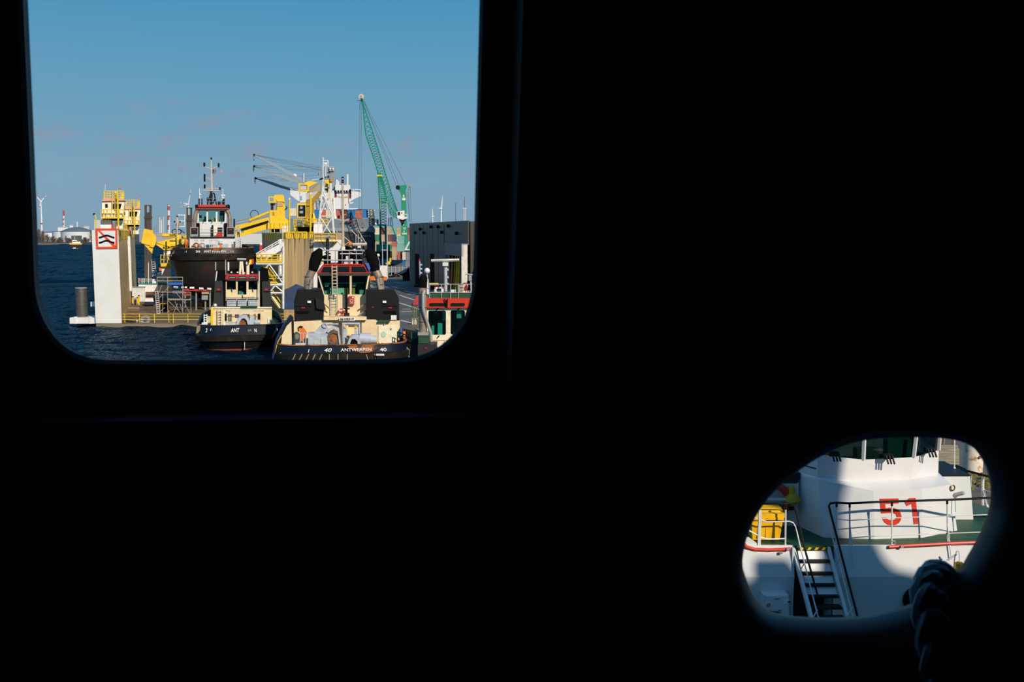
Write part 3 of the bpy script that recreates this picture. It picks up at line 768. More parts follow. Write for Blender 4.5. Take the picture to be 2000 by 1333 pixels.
for k_ in (-0.5, 0.05, 0.6):
    MB().box(bn.x + w_ * k_ - 0.03, bn.x + w_ * k_ + 0.03, bn.y - 0.035, bn.y + 0.02, bz + 0.05, bh - 0.06).build('bin_rib', BINY, bin_)
rg = U(272, 490, ly - 0.12)
ring = thing('lifebuoy', 'red lifebuoy hanging on the white house wall behind the yellow bin', 'lifebuoy', (rg.x, rg.y, rg.z - 0.42))
MB().torus(rg, (0, 1, 0), 0.335, 0.085, 24, 10).build('ring', mat('lifebuoy_red', (0.42, 0.025, 0.015), 0.5), ring, True)
MB().box(rg.x - 0.5, rg.x + 0.42, rg.y - 0.13, rg.y - 0.07, rg.z + 0.02, rg.z + 0.07).build('holder_bar', BOATWHITE, ring)
MB().box(rg.x + 0.0, rg.x + 0.13, rg.y - 0.2, rg.y - 0.05, rg.z - 0.24, rg.z - 0.05).build('green_tag', mat('tag_green', (0.0, 0.14, 0.07), 0.5), ring)
lp = U(385, 545, ly - 0.15)
lh = U(385, 405, ly - 0.15).z - lp.z
LIME = mat('beacon_yellow', (0.50, 0.31, 0.005), 0.45)
bc = thing('rescue_light', 'yellow bottle-shaped lifebuoy light on the white house wall', 'rescue light', lp)
MB().lathe(lp, [(0.05, 0.0), (0.06, 0.03), (0.06, 0.08), (0.16, 0.16 * 1), (0.20, lh * 0.36), (0.19, lh * 0.50), (0.12, lh * 0.66), (0.09, lh * 0.72)], 16).build('float', LIME, bc, True)
MB().lathe(lp + V((0, 0, lh * 0.72)), [(0.085, 0), (0.085, lh * 0.28)], 12).build('lamp_neck', LIME, bc, True)
MB().lathe(lp + V((0, 0, -0.03)), [(0.07, 0), (0.07, 0.09)], 10).build('base_clip', BLACK, bc, True)
be = U(1477, 960, EY - 0.45)
bell = thing('ship_bell', 'small brass bell on a curved bracket at the deck edge', 'bell', be)
hb = U(1477, 893, EY - 0.45).z - be.z
MB().lathe(be, [(0.15, 0), (0.125, 0.05), (0.10, hb * 0.45), (0.095, hb * 0.85), (0.05, hb)], 16).build('bell_body', BRASS, bell, True)
MB().path([U(1440, 960, EY - 0.3), U(1450, 860, EY - 0.35), U(1462, 825, EY - 0.4), U(1475, 822, EY - 0.42), U(1481, 850, EY - 0.45), U(1480, 893, EY - 0.45)], 0.013, 6).build('bracket', BOATWHITE, bell, True)
MB().tube(U(1395, 885, EY - 0.3), U(1462, 845, EY - 0.36), 0.02).build('bracket_stay', BOATWHITE, bell)

# quay things behind the white boat
BOLL = mat('bollard_paint', (0.72, 0.66, 0.55), 0.6, c2=(0.42, 0.22, 0.07), scale=3.5, lo=0.56, hi=0.66)
pb = atZ(*z5(1563, 312), QZ)
r_ = 0.68 * 0.5; hh = (atY(*z5(1560, 122), pb.y).z - QZ)
bl = thing('quay_bollard', 'rust-stained white steel bollard post on the mossy quay', 'bollard', pb)
MB().lathe(pb, [(r_, 0), (r_, hh - 0.08), (r_ * 0.99, hh - 0.03)], 24).build('post', BOLL, bl, True)
MB().lathe(pb + V((0, 0, hh - 0.03)), [(r_ * 1.0, 0), (r_ * 0.97, 0.05)], 24).build('cap_plate', LGREY, bl, True)
MB().tube(pb + V((0.08, -r_ - 0.05, hh * 0.6)), pb + V((0.08, -r_ + 0.05, hh * 0.6)), 0.05, n=8).build('lug', RUST, bl, True)
fy = pb.y - 0.6
pn = thing('slatted_fence', 'weathered grey slatted timber panel standing behind the white boat', 'fence panel', atY(*z5(1412, 300), fy))
TIMB = mat('weathered_timber', (0.33, 0.29, 0.22), 0.9, c2=(0.20, 0.17, 0.12), scale=5, stretch=(0.4, 1, 6))
zz = [135 + 10.4 * i for i in range(14)]
for y in zz:
    x1_ = 1478 if y > 150 else 1470
    MB().extrude([atY(*z5(1336, y), fy), atY(*z5(x1_, y), fy), atY(*z5(x1_, y + 8.8), fy), atY(*z5(1336, y + 8.8), fy)], (0, 0.06, 0)).build('slat', TIMB, pn)
for x in (1376, 1446):
    MB().bar(atY(*z5(x, 60), fy + 0.12), V((atY(*z5(x, 60), fy).x, fy + 0.12, QZ)), 0.10).build('panel_post', mat('brown_post', (0.30, 0.16, 0.08), 0.8), pn)
pl = thing('white_pole', 'thin white pole in front of the slatted timber panel', 'pole', V((atY(*z5(1447, 280), ry + 0.6).x, ry + 0.6, atY(*z5(1447, 280), ry + 0.6).z)))
MB().tube(atY(*z5(1447, 90), ry + 0.6), atY(*z5(1447, 280), ry + 0.6), 0.016).build('pole_tube', BOATWHITE, pl)
MB().ball(atY(*z5(1447, 282), ry + 0.6), 0.03).build('pole_foot', BOATWHITE, pl)

# ================================================================== FLOATING DRY DOCK
dv = V((-0.32, 0.947, 0)).normalized()               # the dock lies askew to us, its far end to the left
Fd = Fr(250, 120, yaw=0.0)
PZ = Fd.P(300, 631).z                                # pontoon deck level
dxl, dxr = Fd.P(187.5, 632).x, Fd.P(672, 600).x
DL = 72.0
dock = thing('floating_dry_dock', 'floating dry dock with tall white and streaked brown wing walls', 'dry dock', ((dxl + dxr) / 2, 150, 0))
DCONC = mat('dock_deck_rust_brown', (0.17, 0.115, 0.065), 0.9, c2=(0.09, 0.062, 0.04), scale=0.25, lo=0.4, hi=0.65)
DEDGE = mat('dock_edge_grey', (0.22, 0.18, 0.13), 0.85, c2=(0.14, 0.11, 0.075), scale=0.6, stretch=(0.3, 1, 2))
STREAK = mat('wing_wall_streaked', (0.46, 0.33, 0.15), 0.5, c2=(0.30, 0.22, 0.13), scale=0.35, lo=0.40, hi=0.62, stretch=(3, 3, 0.10))
STREAK2 = mat('wing_wall_streaked_grey', (0.66, 0.47, 0.20), 0.45, c2=(0.40, 0.25, 0.12), scale=0.35, lo=0.45, hi=0.68, stretch=(2.5, 2.5, 0.08))
WHITEW = mat('dock_white', (0.78, 0.755, 0.72), 0.5, c2=(0.74, 0.71, 0.67), scale=0.5)
y0 = 120.0
def dk(x, s, z): return V((x, y0, z)) + dv * s
MB().extrude([dk(dxl, 0, PZ), dk(dxr, 0, PZ), dk(dxr, DL, PZ), dk(dxl, DL, PZ)], (0, 0, -0.12)).build('pontoon_deck', DCONC, dock)
MB().extrude([dk(dxl, 0.02, PZ - 0.12), dk(dxr, 0.02, PZ - 0.12), dk(dxr, DL, PZ - 0.12), dk(dxl, DL, PZ - 0.12)], (0, 0, -1.6)).build('pontoon', DEDGE, dock)
# left wing: white end plate, brown inner side
wz = Fd.P(200, 450).z
wl_i = Fd.P(237.3, 632).x
lw = MB().extrude([dk(dxl, 0.06, PZ), dk(wl_i, 0.06, PZ), dk(wl_i, DL, PZ), dk(dxl, DL, PZ)], (0, 0, wz - PZ)).build('wing_wall', STREAK2, dock)
lw['label'] = 'brown streaked left wing wall'
MB().box(dxl - 0.03, wl_i + 0.03, y0 - 0.02, y0 + 0.05, PZ - 0.05, wz + 0.02).build('end_plate', WHITEW, lw)
# yellow dirty fringe along the top of the inner side, piece by piece
FRINGE = mat('fringe_yellow', (0.78, 0.51, 0.01), 0.6, c2=(0.10, 0.065, 0.015), scale=1.6, lo=0.50, hi=0.60, stretch=(3, 3, 0.25))
def fringe(xi, z_top, h, s0, s1, n, wall, m=FRINGE, off=0.05):
    for i in range(n):
        a, c = s0 + (s1 - s0) * i / n, s0 + (s1 - s0) * (i + 0.86) / n
        hh = h * random.uniform(0.85, 1.08)
        p, q = dk(xi, a, z_top), dk(xi, c, z_top)
        o = V((off, 0.02, 0)) if off > 0 else V((off, -0.02, 0))
        MB().extrude([p, q, q - V((0, 0, hh)), p - V((0, 0, hh))], o).build('rubbing_plate', m, wall)
fringe(wl_i, wz + 0.05, 1.15, 0.3, DL, 16, lw)
MB().tube(dk(wl_i + 0.12, 33, wz - 0.8), dk(wl_i + 0.12, 33, PZ + 2), 0.28, n=8).build('white_pipe', WHITE, lw, True)
rb = MB(); railing(rb, [dk(wl_i - 0.2, 0.5, wz), dk(wl_i - 0.2, DL, wz)], 1.05, 0.025, 2, 2.2); rb.build('railing', RYELLOW, lw)
for i, (px, py) in enumerate(((227, 344), (247, 346))):
    pass
for (s_, h_) in ((10, 4.6), (26, 4.4), (44, 4.2), (60, 4.0)):          # slim yellow lamp posts on the wing
    p = dk(wl_i - 0.5, s_, wz)
    lo = MB().tube(p, p + V((0, 0, h_)), 0.11, n=6).build('lamp_post', RYELLOW, lw)
    MB().ball(p + V((0, 0, h_ + 0.1)), 0.2, 8).build('lamp_head', WHITE, lo, True)
# right wing: brown streaked block with a white end plate on it
wr0, wr1 = Fd.P(612, 600).x, Fd.P(672, 600).x
wzr = Fd.P(640, 469).z
Fe = Fr(583, 124.5, yaw=0.0)
bx0, bx1 = Fe.P(554, 600).x, Fe.P(674, 600).x
wzb = Fe.P(583, 455).z
def dk2(x, s, z): return V((x, 124.5, z)) + dv * s
rw = MB().extrude([dk2(bx0, 0, PZ), dk2(bx1, 0, PZ), dk2(bx1, 27, PZ), dk2(bx0, 27, PZ)], (0, 0, wzb - PZ)).build('wing_wall', STREAK, dock)
rw['label'] = 'brown streaked right wing wall'
MB().extrude([Fe.P(612, 469, -0.15), Fe.P(672, 469, -0.15), Fe.P(672, 625, -0.15), Fe.P(612, 625, -0.15)], (0, 0.14, 0)).build('end_plate', WHITEW, rw)
for i in range(15):
    x0_ = 554.5 + 57.5 * i / 15; ex = random.uniform(0.2, 0.9)
    Fe.B(rw, 'rubbing_plate', FRINGE, x0_, x0_ + 3.3 - ex, 454 - (1.5 if i % 4 else 0), 466.5 + random.uniform(-1, 1), -0.06, 0.05)
for i in range(5):
    x0_ = 556 + 12 * i
    Fe.B(rw, 'fender_block', YELLOW, x0_, x0_ + random.uniform(5, 9), 452.5, 455.5, -0.15, 0.6)
for i in range(8):
    a, c = 1 + 3.2 * i, 1 + 3.2 * i + 2.6
    p, q = dk2(bx0, a, wzb), dk2(bx0, c, wzb); hh = 1.0 * random.uniform(0.85, 1.08)
    MB().extrude([p, q, q - V((0, 0, hh)), p - V((0, 0, hh))], (-0.05, -0.02, 0)).build('rubbing_plate', FRINGE, rw)
for x, yb in ((557, 484), (563, 503), (566, 482), (575, 507), (576.5, 492), (584, 478), (594, 516), (596, 500), (602, 484), (606, 495)):
    Fe.G(rw, 'tar_streak', SOOT, [(x, 464), (x + random.uniform(0.5, 1.1), 464), (x + 0.3, yb)], -0.015, 0.01)
for i in range(9):
    x = 557.5 + 6.1 * i
    Fe.B(rw, 'plate_seam', mat('seam_brown', (0.16, 0.10, 0.05), 0.7), x, x + 0.22, 467, 600, -0.008, 0.008)
BREFLECT = mat('painted_blue_reflection', (0.02, 0.07, 0.20), 0.6, c2=(0.03, 0.05, 0.10), scale=0.5, lo=0.4, hi=0.62)  # blue reflection on the glossy steel, painted as a flat patch
Fe.G(rw, 'blue_reflection_patch', BREFLECT, [(555, 566), (566, 562), (578, 555), (592, 560), (611, 568), (611, 605), (555, 605)], -0.02, 0.012)
plt = thing('railed_platform', 'yellow railed platform on top of the white wing wall end', 'platform', Fd.P(636, 472, 3.8))
Fd.B(plt, 'platform_floor', RYELLOW, 613, 657, 470.5, 472.5, 3.3, 1.1)
for s_ in (3.3, 4.3):
    for y in (456, 463):
        Fd.T(plt, 'guard_bar', RYELLOW, [(614, y), (656.5, y)], 0.035, s_)
    for x in (614, 628, 642, 656.5):
        Fd.T(plt, 'post', RYELLOW, [(x, 456), (x, 471)], 0.035, s_)
for a, c in (((628, 473), (640, 486)), ((652, 474), (640, 490))):
    Fd.T(plt, 'strut', BLACK, [a, c], 0.04, 3.9)
# yellow front rail of the pontoon
fr_ = MB()
rl = thing('dock_guard_rail', 'yellow guard rail along the front edge of the dock floor', 'guard rail', dk(dxl + 12, 0.3, PZ))
X0 = Fd.P(238, 620).x; X1 = Fd.P(600, 620).x
for hh in (0.35, 0.68, 1.02):
    MB().tube((X0, y0 + 0.25, PZ + hh), (X1, y0 + 0.25, PZ + hh), 0.035, n=6).build('guard_bar', RYELLOW, rl)
for px in (242, 271, 300, 328, 337, 365.5, 394, 425, 455, 485, 515, 545, 575, 600):
    x = Fd.P(px, 620).x
    MB().tube((x, y0 + 0.25, PZ - 0.02), (x, y0 + 0.25, PZ + 1.02), 0.04, n=6).build('post', RYELLOW, rl)
# fender sponson with its pile at the left corner
sp = MB(); Fd.poly(sp, [(136, 621), (187, 621), (187, 632.5), (136, 632.5)], 0.5, 3.4); spn = sp.build('sponson', WHITEW, dock)
for x in (147, 176):
    Fd.B(spn, 'sponson_rib', WHITEW, x - 2, x + 2, 619, 632.8, 0.4, 0.3)
Fd.B(dock, 'side_bracket', WHITEW, 177, 187, 590, 599, 1.5, 1.5)
PILE = mat('dark_pile', (0.055, 0.053, 0.050), 0.6, c2=(0.04, 0.038, 0.035))
pp = Fd.P(161.5, 640, 2.2); rr = 11.2 * 0.06
pile = thing('mooring_pile', 'short dark grey steel pile beside the white dock corner', 'mooring pile', (pp.x, pp.y, -1.0))
zt_ = Fd.P(161.5, 563, 2.2).z
MB().lathe((pp.x, pp.y, -1), [(rr, 0), (rr, zt_ + 1 - 0.05), (rr * 0.96, zt_ + 1)], 20).build('shaft', PILE, pile, True)
MB().lathe((pp.x, pp.y, zt_ - 0.03), [(rr * 1.02, 0), (rr * 1.02, 0.10)], 20).build('cap', GREY, pile, True)
# no-wash sign
sg = thing('waterway_sign', 'square red-bordered no-wash sign with two black waves on the white wing wall', 'sign', Fd.P(208, 488, -0.15))
SGW = mat('sign_white', (0.78, 0.78, 0.78), 0.5)
qo, qi = [(186.3, 446.5), (229, 446.5), (229.5, 485.5), (188, 486)], [(190.5, 450.5), (225.3, 450.5), (225.6, 482), (191.6, 482.3)]
Fd.G(sg, 'sign_board', SGW, qo, -0.14, 0.115)
Fd.G(sg, 'red_border', SIGNRED, qo, -0.17, 0.03, [list(reversed(qi))])
Fd.G(sg, 'red_slash', SIGNRED, [(190.5, 450.5), (195, 450.5), (226, 480), (226, 483), (221, 483)], -0.155, 0.02)
for yb in (462.6, 472.8):
    up_ = [(193 + 30.5 * i / 12, yb - 4.2 * math.sin(PI * i / 12) ** 2) for i in range(13)]
    Fd.G(sg, 'black_wave', BLACK, up_ + [(x, y + 3.9) for x, y in reversed(up_)], -0.16, 0.012)
# control cabins on the left wing
def cabin(label, sc, cx, ytop, Yd):
    """front cabin at scale 1, measured in photo pixels about (cx, ytop = railing top)"""
    Fd = Fr(cx, Yd, yaw=0.33); s_ = 0.0
    def X(x): return cx + (x - 221) * sc
    def Yp(y): return ytop + (y - 373) * sc
    c = thing('control_cabin', label, 'control cabin', Fd.P(X(221), Yp(447), s_))
    d_ = 3.2
    Fd.G(c, 'cabin_body', CREAM2, [(X(199), Yp(392)), (X(243.5), Yp(391)), (X(240), Yp(426)), (X(199.5), Yp(426))], s_, d_)
    w1_ = Fd.G(c, 'window', GLASSD, [(X(219.5), Yp(398)), (X(237.5), Yp(398)), (X(235), Yp(409)), (X(219.5), Yp(408.5))], s_ - 0.05, 0.1)
    Fd.T(w1_, 'window_bar', CREAM2, [(X(229), Yp(398)), (X(228.5), Yp(409))], 0.05, s_ - 0.08)
    Fd.B(c, 'small_window', GLASSD, X(205.5), X(210.5), Yp(398.5), Yp(406), s_ - 0.05, 0.1)
    ROOF_ = mat('salmon_roof', (0.80, 0.32, 0.22), 0.6)
    Fd.G(c, 'roof', ROOF_, [(X(201), Yp(389)), (X(241.5), Yp(389)), (X(244), Yp(392)), (X(198.5), Yp(393))], s_ - 0.3, d_ + 0.6)
    Fd.B(c, 'lower_room', WHITE, X(196.5), X(217.5), Yp(430), Yp(447), s_ + 0.2, 2.6)
    Fd.B(c, 'lower_room', WHITE, X(224), X(240), Yp(432), Yp(447), s_ + 0.4, 2.6)
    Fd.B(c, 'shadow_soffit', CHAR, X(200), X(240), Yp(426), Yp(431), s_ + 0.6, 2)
    Fd.B(c, 'red_cabinet', BRED, X(217.5), X(221), Yp(437), Yp(447), s_ + 0.1, 0.8)
    Fd.B(c, 'corner_panel', YELLOW, X(202.5), X(205.2), Yp(373.5), Yp(389), s_ - 0.1, 0.3)
    Fd.B(c, 'corner_panel', YELLOW, X(237.5), X(242.5), Yp(376), Yp(389), s_ - 0.1, 0.8)
    r_ = 0.05
    for y in (373.5, 378, 383, 387.5):
        Fd.T(c, 'roof_guard_bar', RYELLOW, [(X(203), Yp(y)), (X(242), Yp(y))], r_, s_ - 0.1)
    for i in range(8):
        Fd.T(c, 'roof_guard_post', RYELLOW, [(X(204 + 5.3 * i), Yp(373.5)), (X(204 + 5.3 * i), Yp(389))], r_ * 0.8, s_ - 0.1)
    for y in (409.5, 417, 425):
        Fd.T(c, 'gallery_bar', RYELLOW, [(X(197), Yp(y)), (X(242), Yp(y))], r_, s_ - 0.9)
    for x in (197, 203, 209, 218, 225, 233, 242):
        Fd.T(c, 'gallery_post', RYELLOW, [(X(x), Yp(409.5)), (X(x), Yp(426))], r_, s_ - 0.9)
    Fd.B(c, 'gallery_floor', RYELLOW, X(197), X(242), Yp(425.5), Yp(427), s_ - 1.0, 1.0)
    for x in (219.5, 224.5):
        Fd.T(c, 'ladder_rail', RYELLOW, [(X(x), Yp(374)), (X(x), Yp(409))], r_, s_ - 0.35)
    for x in (202, 207, 212):
        Fd.T(c, 'gallery_leg', RYELLOW, [(X(x), Yp(427)), (X(x), Yp(431))], 0.07, s_ - 0.4)
    Fd.T(c, 'mast_pole', RYELLOW, [(X(229), Yp(371)), (X(231.5), Yp(447))], 0.10, s_ - 1.1)
    Fd.T(c, 'floodlight_arm', STEEL, [(X(233), Yp(373)), (X(234), Yp(368))], 0.06, s_)
    p = Fd.P(X(234), Yp(367), s_); MB().ball(p, 0.14 * 0.9, 8).build('floodlight', ORANGE, c, True)
    Fd.T(c, 'whip_aerial', WHITE, [(X(205.5), Yp(360)), (X(205.5), Yp(374))], 0.03, s_)
    return c
cabin('cream control cabin with salmon roof above the red-bordered sign', 1.0, 221, 373, 122.0)
c2 = cabin('smaller cream control cabin further along the dock wing wall', 0.9, 254, 391, 158.0)
fl = thing('floodlight_post', 'yellow bent floodlight post at the corner of the white wing wall', 'lamp post', Fd.P(187, 450, 0.5))
Fd.T(fl, 'post', RYELLOW, [(187, 450), (187, 424), (185.5, 420.5), (183.5, 420)], 0.07, 0.5)
Fd.B(fl, 'lamp', CHAR, 181.5, 184, 416.5, 420.5, 0.4, 0.3)
# ---- things standing on the dock floor
def zf(zx, zy): return 240 + zx / 11.11, 530 + zy / 11.11      # zoomed floor coordinates
def onfloor(zx, zy): return atZ(*zf(zx, zy), PZ)
p = onfloor(345, 665); Fs = Fr(zf(345, 600)[0], p.y)
sh = thing('storage_container', 'white corrugated storage container on the dock floor', 'container', p)
Fs.B(sh, 'container_box', WHITE, *(zf(200, 0)[0], zf(488, 0)[0], zf(0, 352)[1], zf(0, 662)[1]), 0, 2.4)
for i in range(13):
    x = zf(212 + 21.5 * i, 0)[0]
    Fs.B(sh, 'corrugation', LGREY, x, x + 0.7, zf(0, 365)[1], zf(0, 652)[1], -0.06, 0.08)
Fs.B(sh, 'roof_edge', GREY, zf(196, 0)[0], zf(492, 0)[0], zf(0, 346)[1], zf(0, 358)[1], -0.08, 2.5)
p = onfloor(570, 760); Fs = Fr(zf(570, 700)[0], p.y)
ca = thing('small_truck', 'small white and navy truck parked on the dock floor', 'truck', p)
Fs.G(ca, 'cab_shell', WHITE, [zf(478, 590), zf(655, 590), zf(668, 664), zf(470, 664)], 0, 1.8)
Fs.G(ca, 'lower_body', mat('navy_paint', (0.012, 0.016, 0.06), 0.35), [zf(466, 664), zf(670, 664), zf(672, 715), zf(462, 715)], -0.1, 3.6)
Fs.B(ca, 'roof_bar', BRED, zf(510, 0)[0], zf(625, 0)[0], zf(0, 572)[1], zf(0, 590)[1], 0.3, 0.4)
for zx in (495, 645):
    w_ = Fs.P(*zf(zx, 735), 0.3); MB().lathe(w_, [(0.36, -0.12), (0.36, 0.12)], 14, Fs.u).build('wheel', SOOT, ca, True)
Fs.B(ca, 'bumper', CHAR, zf(470, 0)[0], zf(668, 0)[0], zf(0, 712)[1], zf(0, 735)[1], -0.15, 0.3)
for zx, z0, z1, nm in ((213, 545, 700, 0), (315, 560, 700, 0), (347, 520, 735, 0)):
    p = onfloor(zx, z1); q = Fr(zf(zx, 600)[0], p.y)
    lab = {213: 'thin yellow bollard at the brown wing wall', 315: 'yellow bollard beside the round grey hatch', 347: 'tall yellow bollard with a dark cap'}[zx]
    t_ = thing('safety_post', lab, 'safety post', p, 'yellow posts on the dock floor')
    q.T(t_, 'post', RYELLOW, [zf(zx, z0 + 20), zf(zx, z1)], 0.12, 0, 8)
    q.T(t_, 'cap', CHAR, [zf(zx, z0), zf(zx, z0 + 22)], 0.13, 0, 8)
p = onfloor(265, 735); q = Fr(zf(265, 660)[0], p.y)
ht = thing('rounded_hatch', 'grey round-topped machine between yellow posts on the dock floor', 'machine', p)
q.G(ht, 'hood', GREY, [zf(228, 735)] + [zf(268 - 40 * math.cos(PI * i / 8), 640 - 55 * math.sin(PI * i / 8)) for i in range(9)] + [zf(312, 735)], 0, 1.0)
q.G(ht, 'opening', CHAR, [zf(243, 735)] + [zf(268 - 26 * math.cos(PI * i / 8), 650 - 36 * math.sin(PI * i / 8)) for i in range(9)] + [zf(294, 735)], -0.05, 0.1)
p = onfloor(232, 1110); q = Fr(zf(232, 900)[0], p.y)
cg = thing('pallet_crate_stack', 'brown slatted crates stacked at the foot of the wing wall', 'crates', p)
for i in range(3):
    for j, (y0_, y1_) in enumerate(((800, 880), (890, 1090))):
        x0_, x1_ = zf(120 + 80 * i, 0)[0], zf(192 + 80 * i, 0)[0]
        bx_ = q.B(cg, 'crate', mat('crate_brown', (0.16, 0.095, 0.05), 0.9), x0_, x1_, zf(0, y0_)[1], zf(0, y1_)[1], 0, 1.0)
        if j == 0: q.B(bx_, 'batten', mat('batten_tan', (0.34, 0.22, 0.11), 0.9), x0_, x1_, zf(0, y0_)[1], zf(0, y0_ + 22)[1], -0.06, 0.1)
q.B(cg, 'top_board', mat('batten_tan', (0.34, 0.22, 0.11), 0.9), zf(110, 0)[0], zf(360, 0)[0], zf(0, 792)[1], zf(0, 803)[1], -0.1, 1.2)
p = onfloor(490, 1110); q = Fr(zf(490, 1080)[0], p.y)
wy = thing('tyre_fender', 'grey tyre lying at the yellow dock rail', 'tyre', p)
MB().torus(q.P(*zf(485, 1068)), (0.1, -1, 0.5), 0.42, 0.2, 18).build('tyre_ring', GREY, wy, True)
p = onfloor(312, 1110); q = Fr(zf(312, 1100)[0], p.y)
wb = thing('white_bucket', 'small white bucket at the yellow dock rail', 'bucket', p)
MB().lathe(p, [(0.12, 0), (0.17, 0.28)], 12).build('pail', WHITE, wb, True)
MB().torus(p + V((0, 0, 0.28)), (0, 0, 1), 0.17, 0.015, 12, 4).build('rim', LGREY, wb)
# ladder leaning in front of the scaffold
def floor_ladder(zx0, zx1, zt, zb, dxp, n, lab, m):
    p = onfloor((zx0 + zx1) / 2 + dxp, zb); q = Fr(zf(zx0, 0)[0], p.y)
    t_ = thing('ladder', lab, 'ladder', p)
    for zx in (zx0, zx1):
        q.T(t_, 'ladder_rail', m, [zf(zx, zt), zf(zx + dxp, zb)], 0.055, 0)
    for i in range(n):
        g = (i + 0.5) / n; y = zt + (zb - zt) * g
        q.T(t_, 'rung', m, [zf(zx0 + dxp * g, y), zf(zx1 + dxp * g, y)], 0.04, 0)
floor_ladder(695, 765, 425, 935, 45, 11, 'aluminium ladder leaning behind the yellow dock rail', STEEL)
# scaffold
def scaffold():
    p = onfloor(1130, 915); q = Fr(zf(1130, 600)[0], p.y)
    t_ = thing('scaffold_tower', 'tube scaffold with a blue deck board under the raised tug', 'scaffold', p)
    s_ = [0.0, 2.4]
    for s in s_:
        for zx, z0 in ((740, 130), (972, 130), (1298, 130), (865, 430), (1475, 450)):
            q.T(t_, 'standard', STEEL, [zf(zx, z0), zf(zx, 915)], 0.04, s)
        for (a, c) in (((740, 130), (1298, 130)), ((740, 212), (1298, 212)), ((972, 625), (1475, 625)), ((740, 455), (1475, 455))):
            q.T(t_, 'ledger', STEEL, [zf(*a), zf(*c)], 0.035, s)
        for (a, c) in (((985, 640), (1250, 900)), ((1310, 640), (1455, 915)), ((1130, 440), (1300, 640)), ((1130, 650), (1200, 840)), ((1240, 710), (1290, 870)), ((1100, 910), (1190, 700)), ((790, 440), (850, 300)), ((910, 440), (1010, 320)), ((790, 580), (865, 505)), ((820, 870), (910, 790))):
            q.T(t_, 'brace', STEEL, [zf(*a), zf(*c)], 0.035, s)
    q.B(t_, 'blue_deck_board', mat('deck_blue', (0.01, 0.12, 0.55), 0.5), zf(975, 0)[0], zf(1300, 0)[0], zf(0, 262)[1], zf(0, 296)[1], -0.1, 2.6)
    q.B(t_, 'red_deck_board', mat('red_board', (0.40, 0.03, 0.02), 0.6), zf(1308, 0)[0], zf(1470, 0)[0], zf(0, 503)[1], zf(0, 530)[1], -0.1, 2.4)
    q.B(t_, 'plank', mat('plank_tan', (0.25, 0.20, 0.13), 0.8), zf(972, 0)[0], zf(1475, 0)[0], zf(0, 612)[1], zf(0, 628)[1], 0.2, 2.2)
scaffold()
p = onfloor(1600, 910); q = Fr(zf(1600, 0)[0], p.y + 4.5)
st = thing('keel_block_beam', 'red staging beam with white blocks under the raised tug', 'staging beam', p)
q.G(st, 'red_beam', mat('red_board', (0.40, 0.03, 0.02), 0.6), [zf(1300, 385), zf(1905, 410), zf(1905, 440), zf(1300, 425)], 0, 1.2)
for zx, zy in ((1270, 335), (1345, 335), (1450, 345), (1500, 345), (1655, 360), (1700, 362), (1830, 365), (1870, 370), (1100, 330), (1150, 335)):
    q.B(st, 'white_block', WHITE, *(zf(zx, 0)[0], zf(zx + 50, 0)[0], zf(0, zy)[1], zf(0, zy + 34)[1]), -0.3, 0.9)
for zx in (1350, 1590, 1790, 1890):
    q.T(st, 'leg', GREY, [zf(zx, 420), zf(zx, 910)], 0.12, 0.6)
q.B(st, 'timber_pad', mat('pad_tan', (0.40, 0.29, 0.16), 0.9), zf(1710, 0)[0], zf(1868, 0)[0], zf(0, 450)[1], zf(0, 498)[1], -0.2, 1.4)
q.B(st, 'louvre_box', GREY, zf(1710, 0)[0], zf(1845, 0)[0], zf(0, 512)[1], zf(0, 622)[1], 0.1, 1.0)
p = onfloor(890, 900); q = Fr(zf(890, 0)[0], p.y + 1)
hs = thing('yellow_hoop_guard', 'yellow hooped guard beside the leaning ladder', 'guard', p)
q.T(hs, 'hoop', RYELLOW, [zf(800, 905), zf(800, 720), zf(830, 703), zf(960, 706), zf(995, 730), zf(995, 905)], 0.07, 0, 6)
q.B(hs, 'dark_panel', SOOT, zf(815, 0)[0], zf(985, 0)[0], zf(0, 725)[1], zf(0, 905)[1], 0.1, 0.5)
# white work boat docked behind, left
Fb = Fr(310, 160)
wbt = thing('work_boat', 'small white and green work boat docked behind the scaffold', 'boat', Fb.P(310, 585))
Fb.G(wbt, 'hull', WHITE, [zf(335, 285), zf(1060, 300), zf(1080, 440), zf(490, 450), zf(350, 440)], 0, 9)
Fb.G(wbt, 'green_deck_edge', mat('boat_green', (0.02, 0.20, 0.13), 0.5), [zf(340, 262), zf(960, 268), zf(960, 290), zf(340, 288)], -0.1, 8)
Fb.G(wbt, 'boot_top', RUST, [zf(495, 445), zf(1080, 440), zf(1075, 490), zf(500, 490)], 0.2, 8)
Fb.G(wbt, 'deckhouse', WHITE, [zf(745, 60), zf(900, 20), zf(905, 262), zf(735, 262)], 2, 4)
Fb.B(wbt, 'bitts', WHITE, *(zf(635, 0)[0], zf(720, 0)[0], zf(0, 175)[1], zf(0, 262)[1]), 0.5, 0.8)
for zx in (345, 415, 460, 555):
    Fb.T(wbt, 'rail_post', WHITE, [zf(zx, 150), zf(zx, 265)], 0.06, 0.2)
for zy in (175, 215):
    Fb.T(wbt, 'rail_bar', WHITE, [zf(345, zy), zf(650, zy)], 0.04, 0.2)
Fb.T(wbt, 'whip_aerial', WHITE, [(290, 500), (290, 545)], 0.06, 0.5)
Fb.B(wbt, 'life_ring_box', ORANGE, *(zf(350, 0)[0], zf(378, 0)[0], zf(0, 155)[1], zf(0, 210)[1]), 0.0, 0.3)
lt = thing('gangway_ladder', 'tall grey ladder standing on the white work boat', 'ladder', Fb.P(300, 540, 1))
for x in (295, 302):
    Fb.T(lt, 'ladder_rail', STEEL, [(x, 505), (x + 3.5, 541)], 0.07, 1)
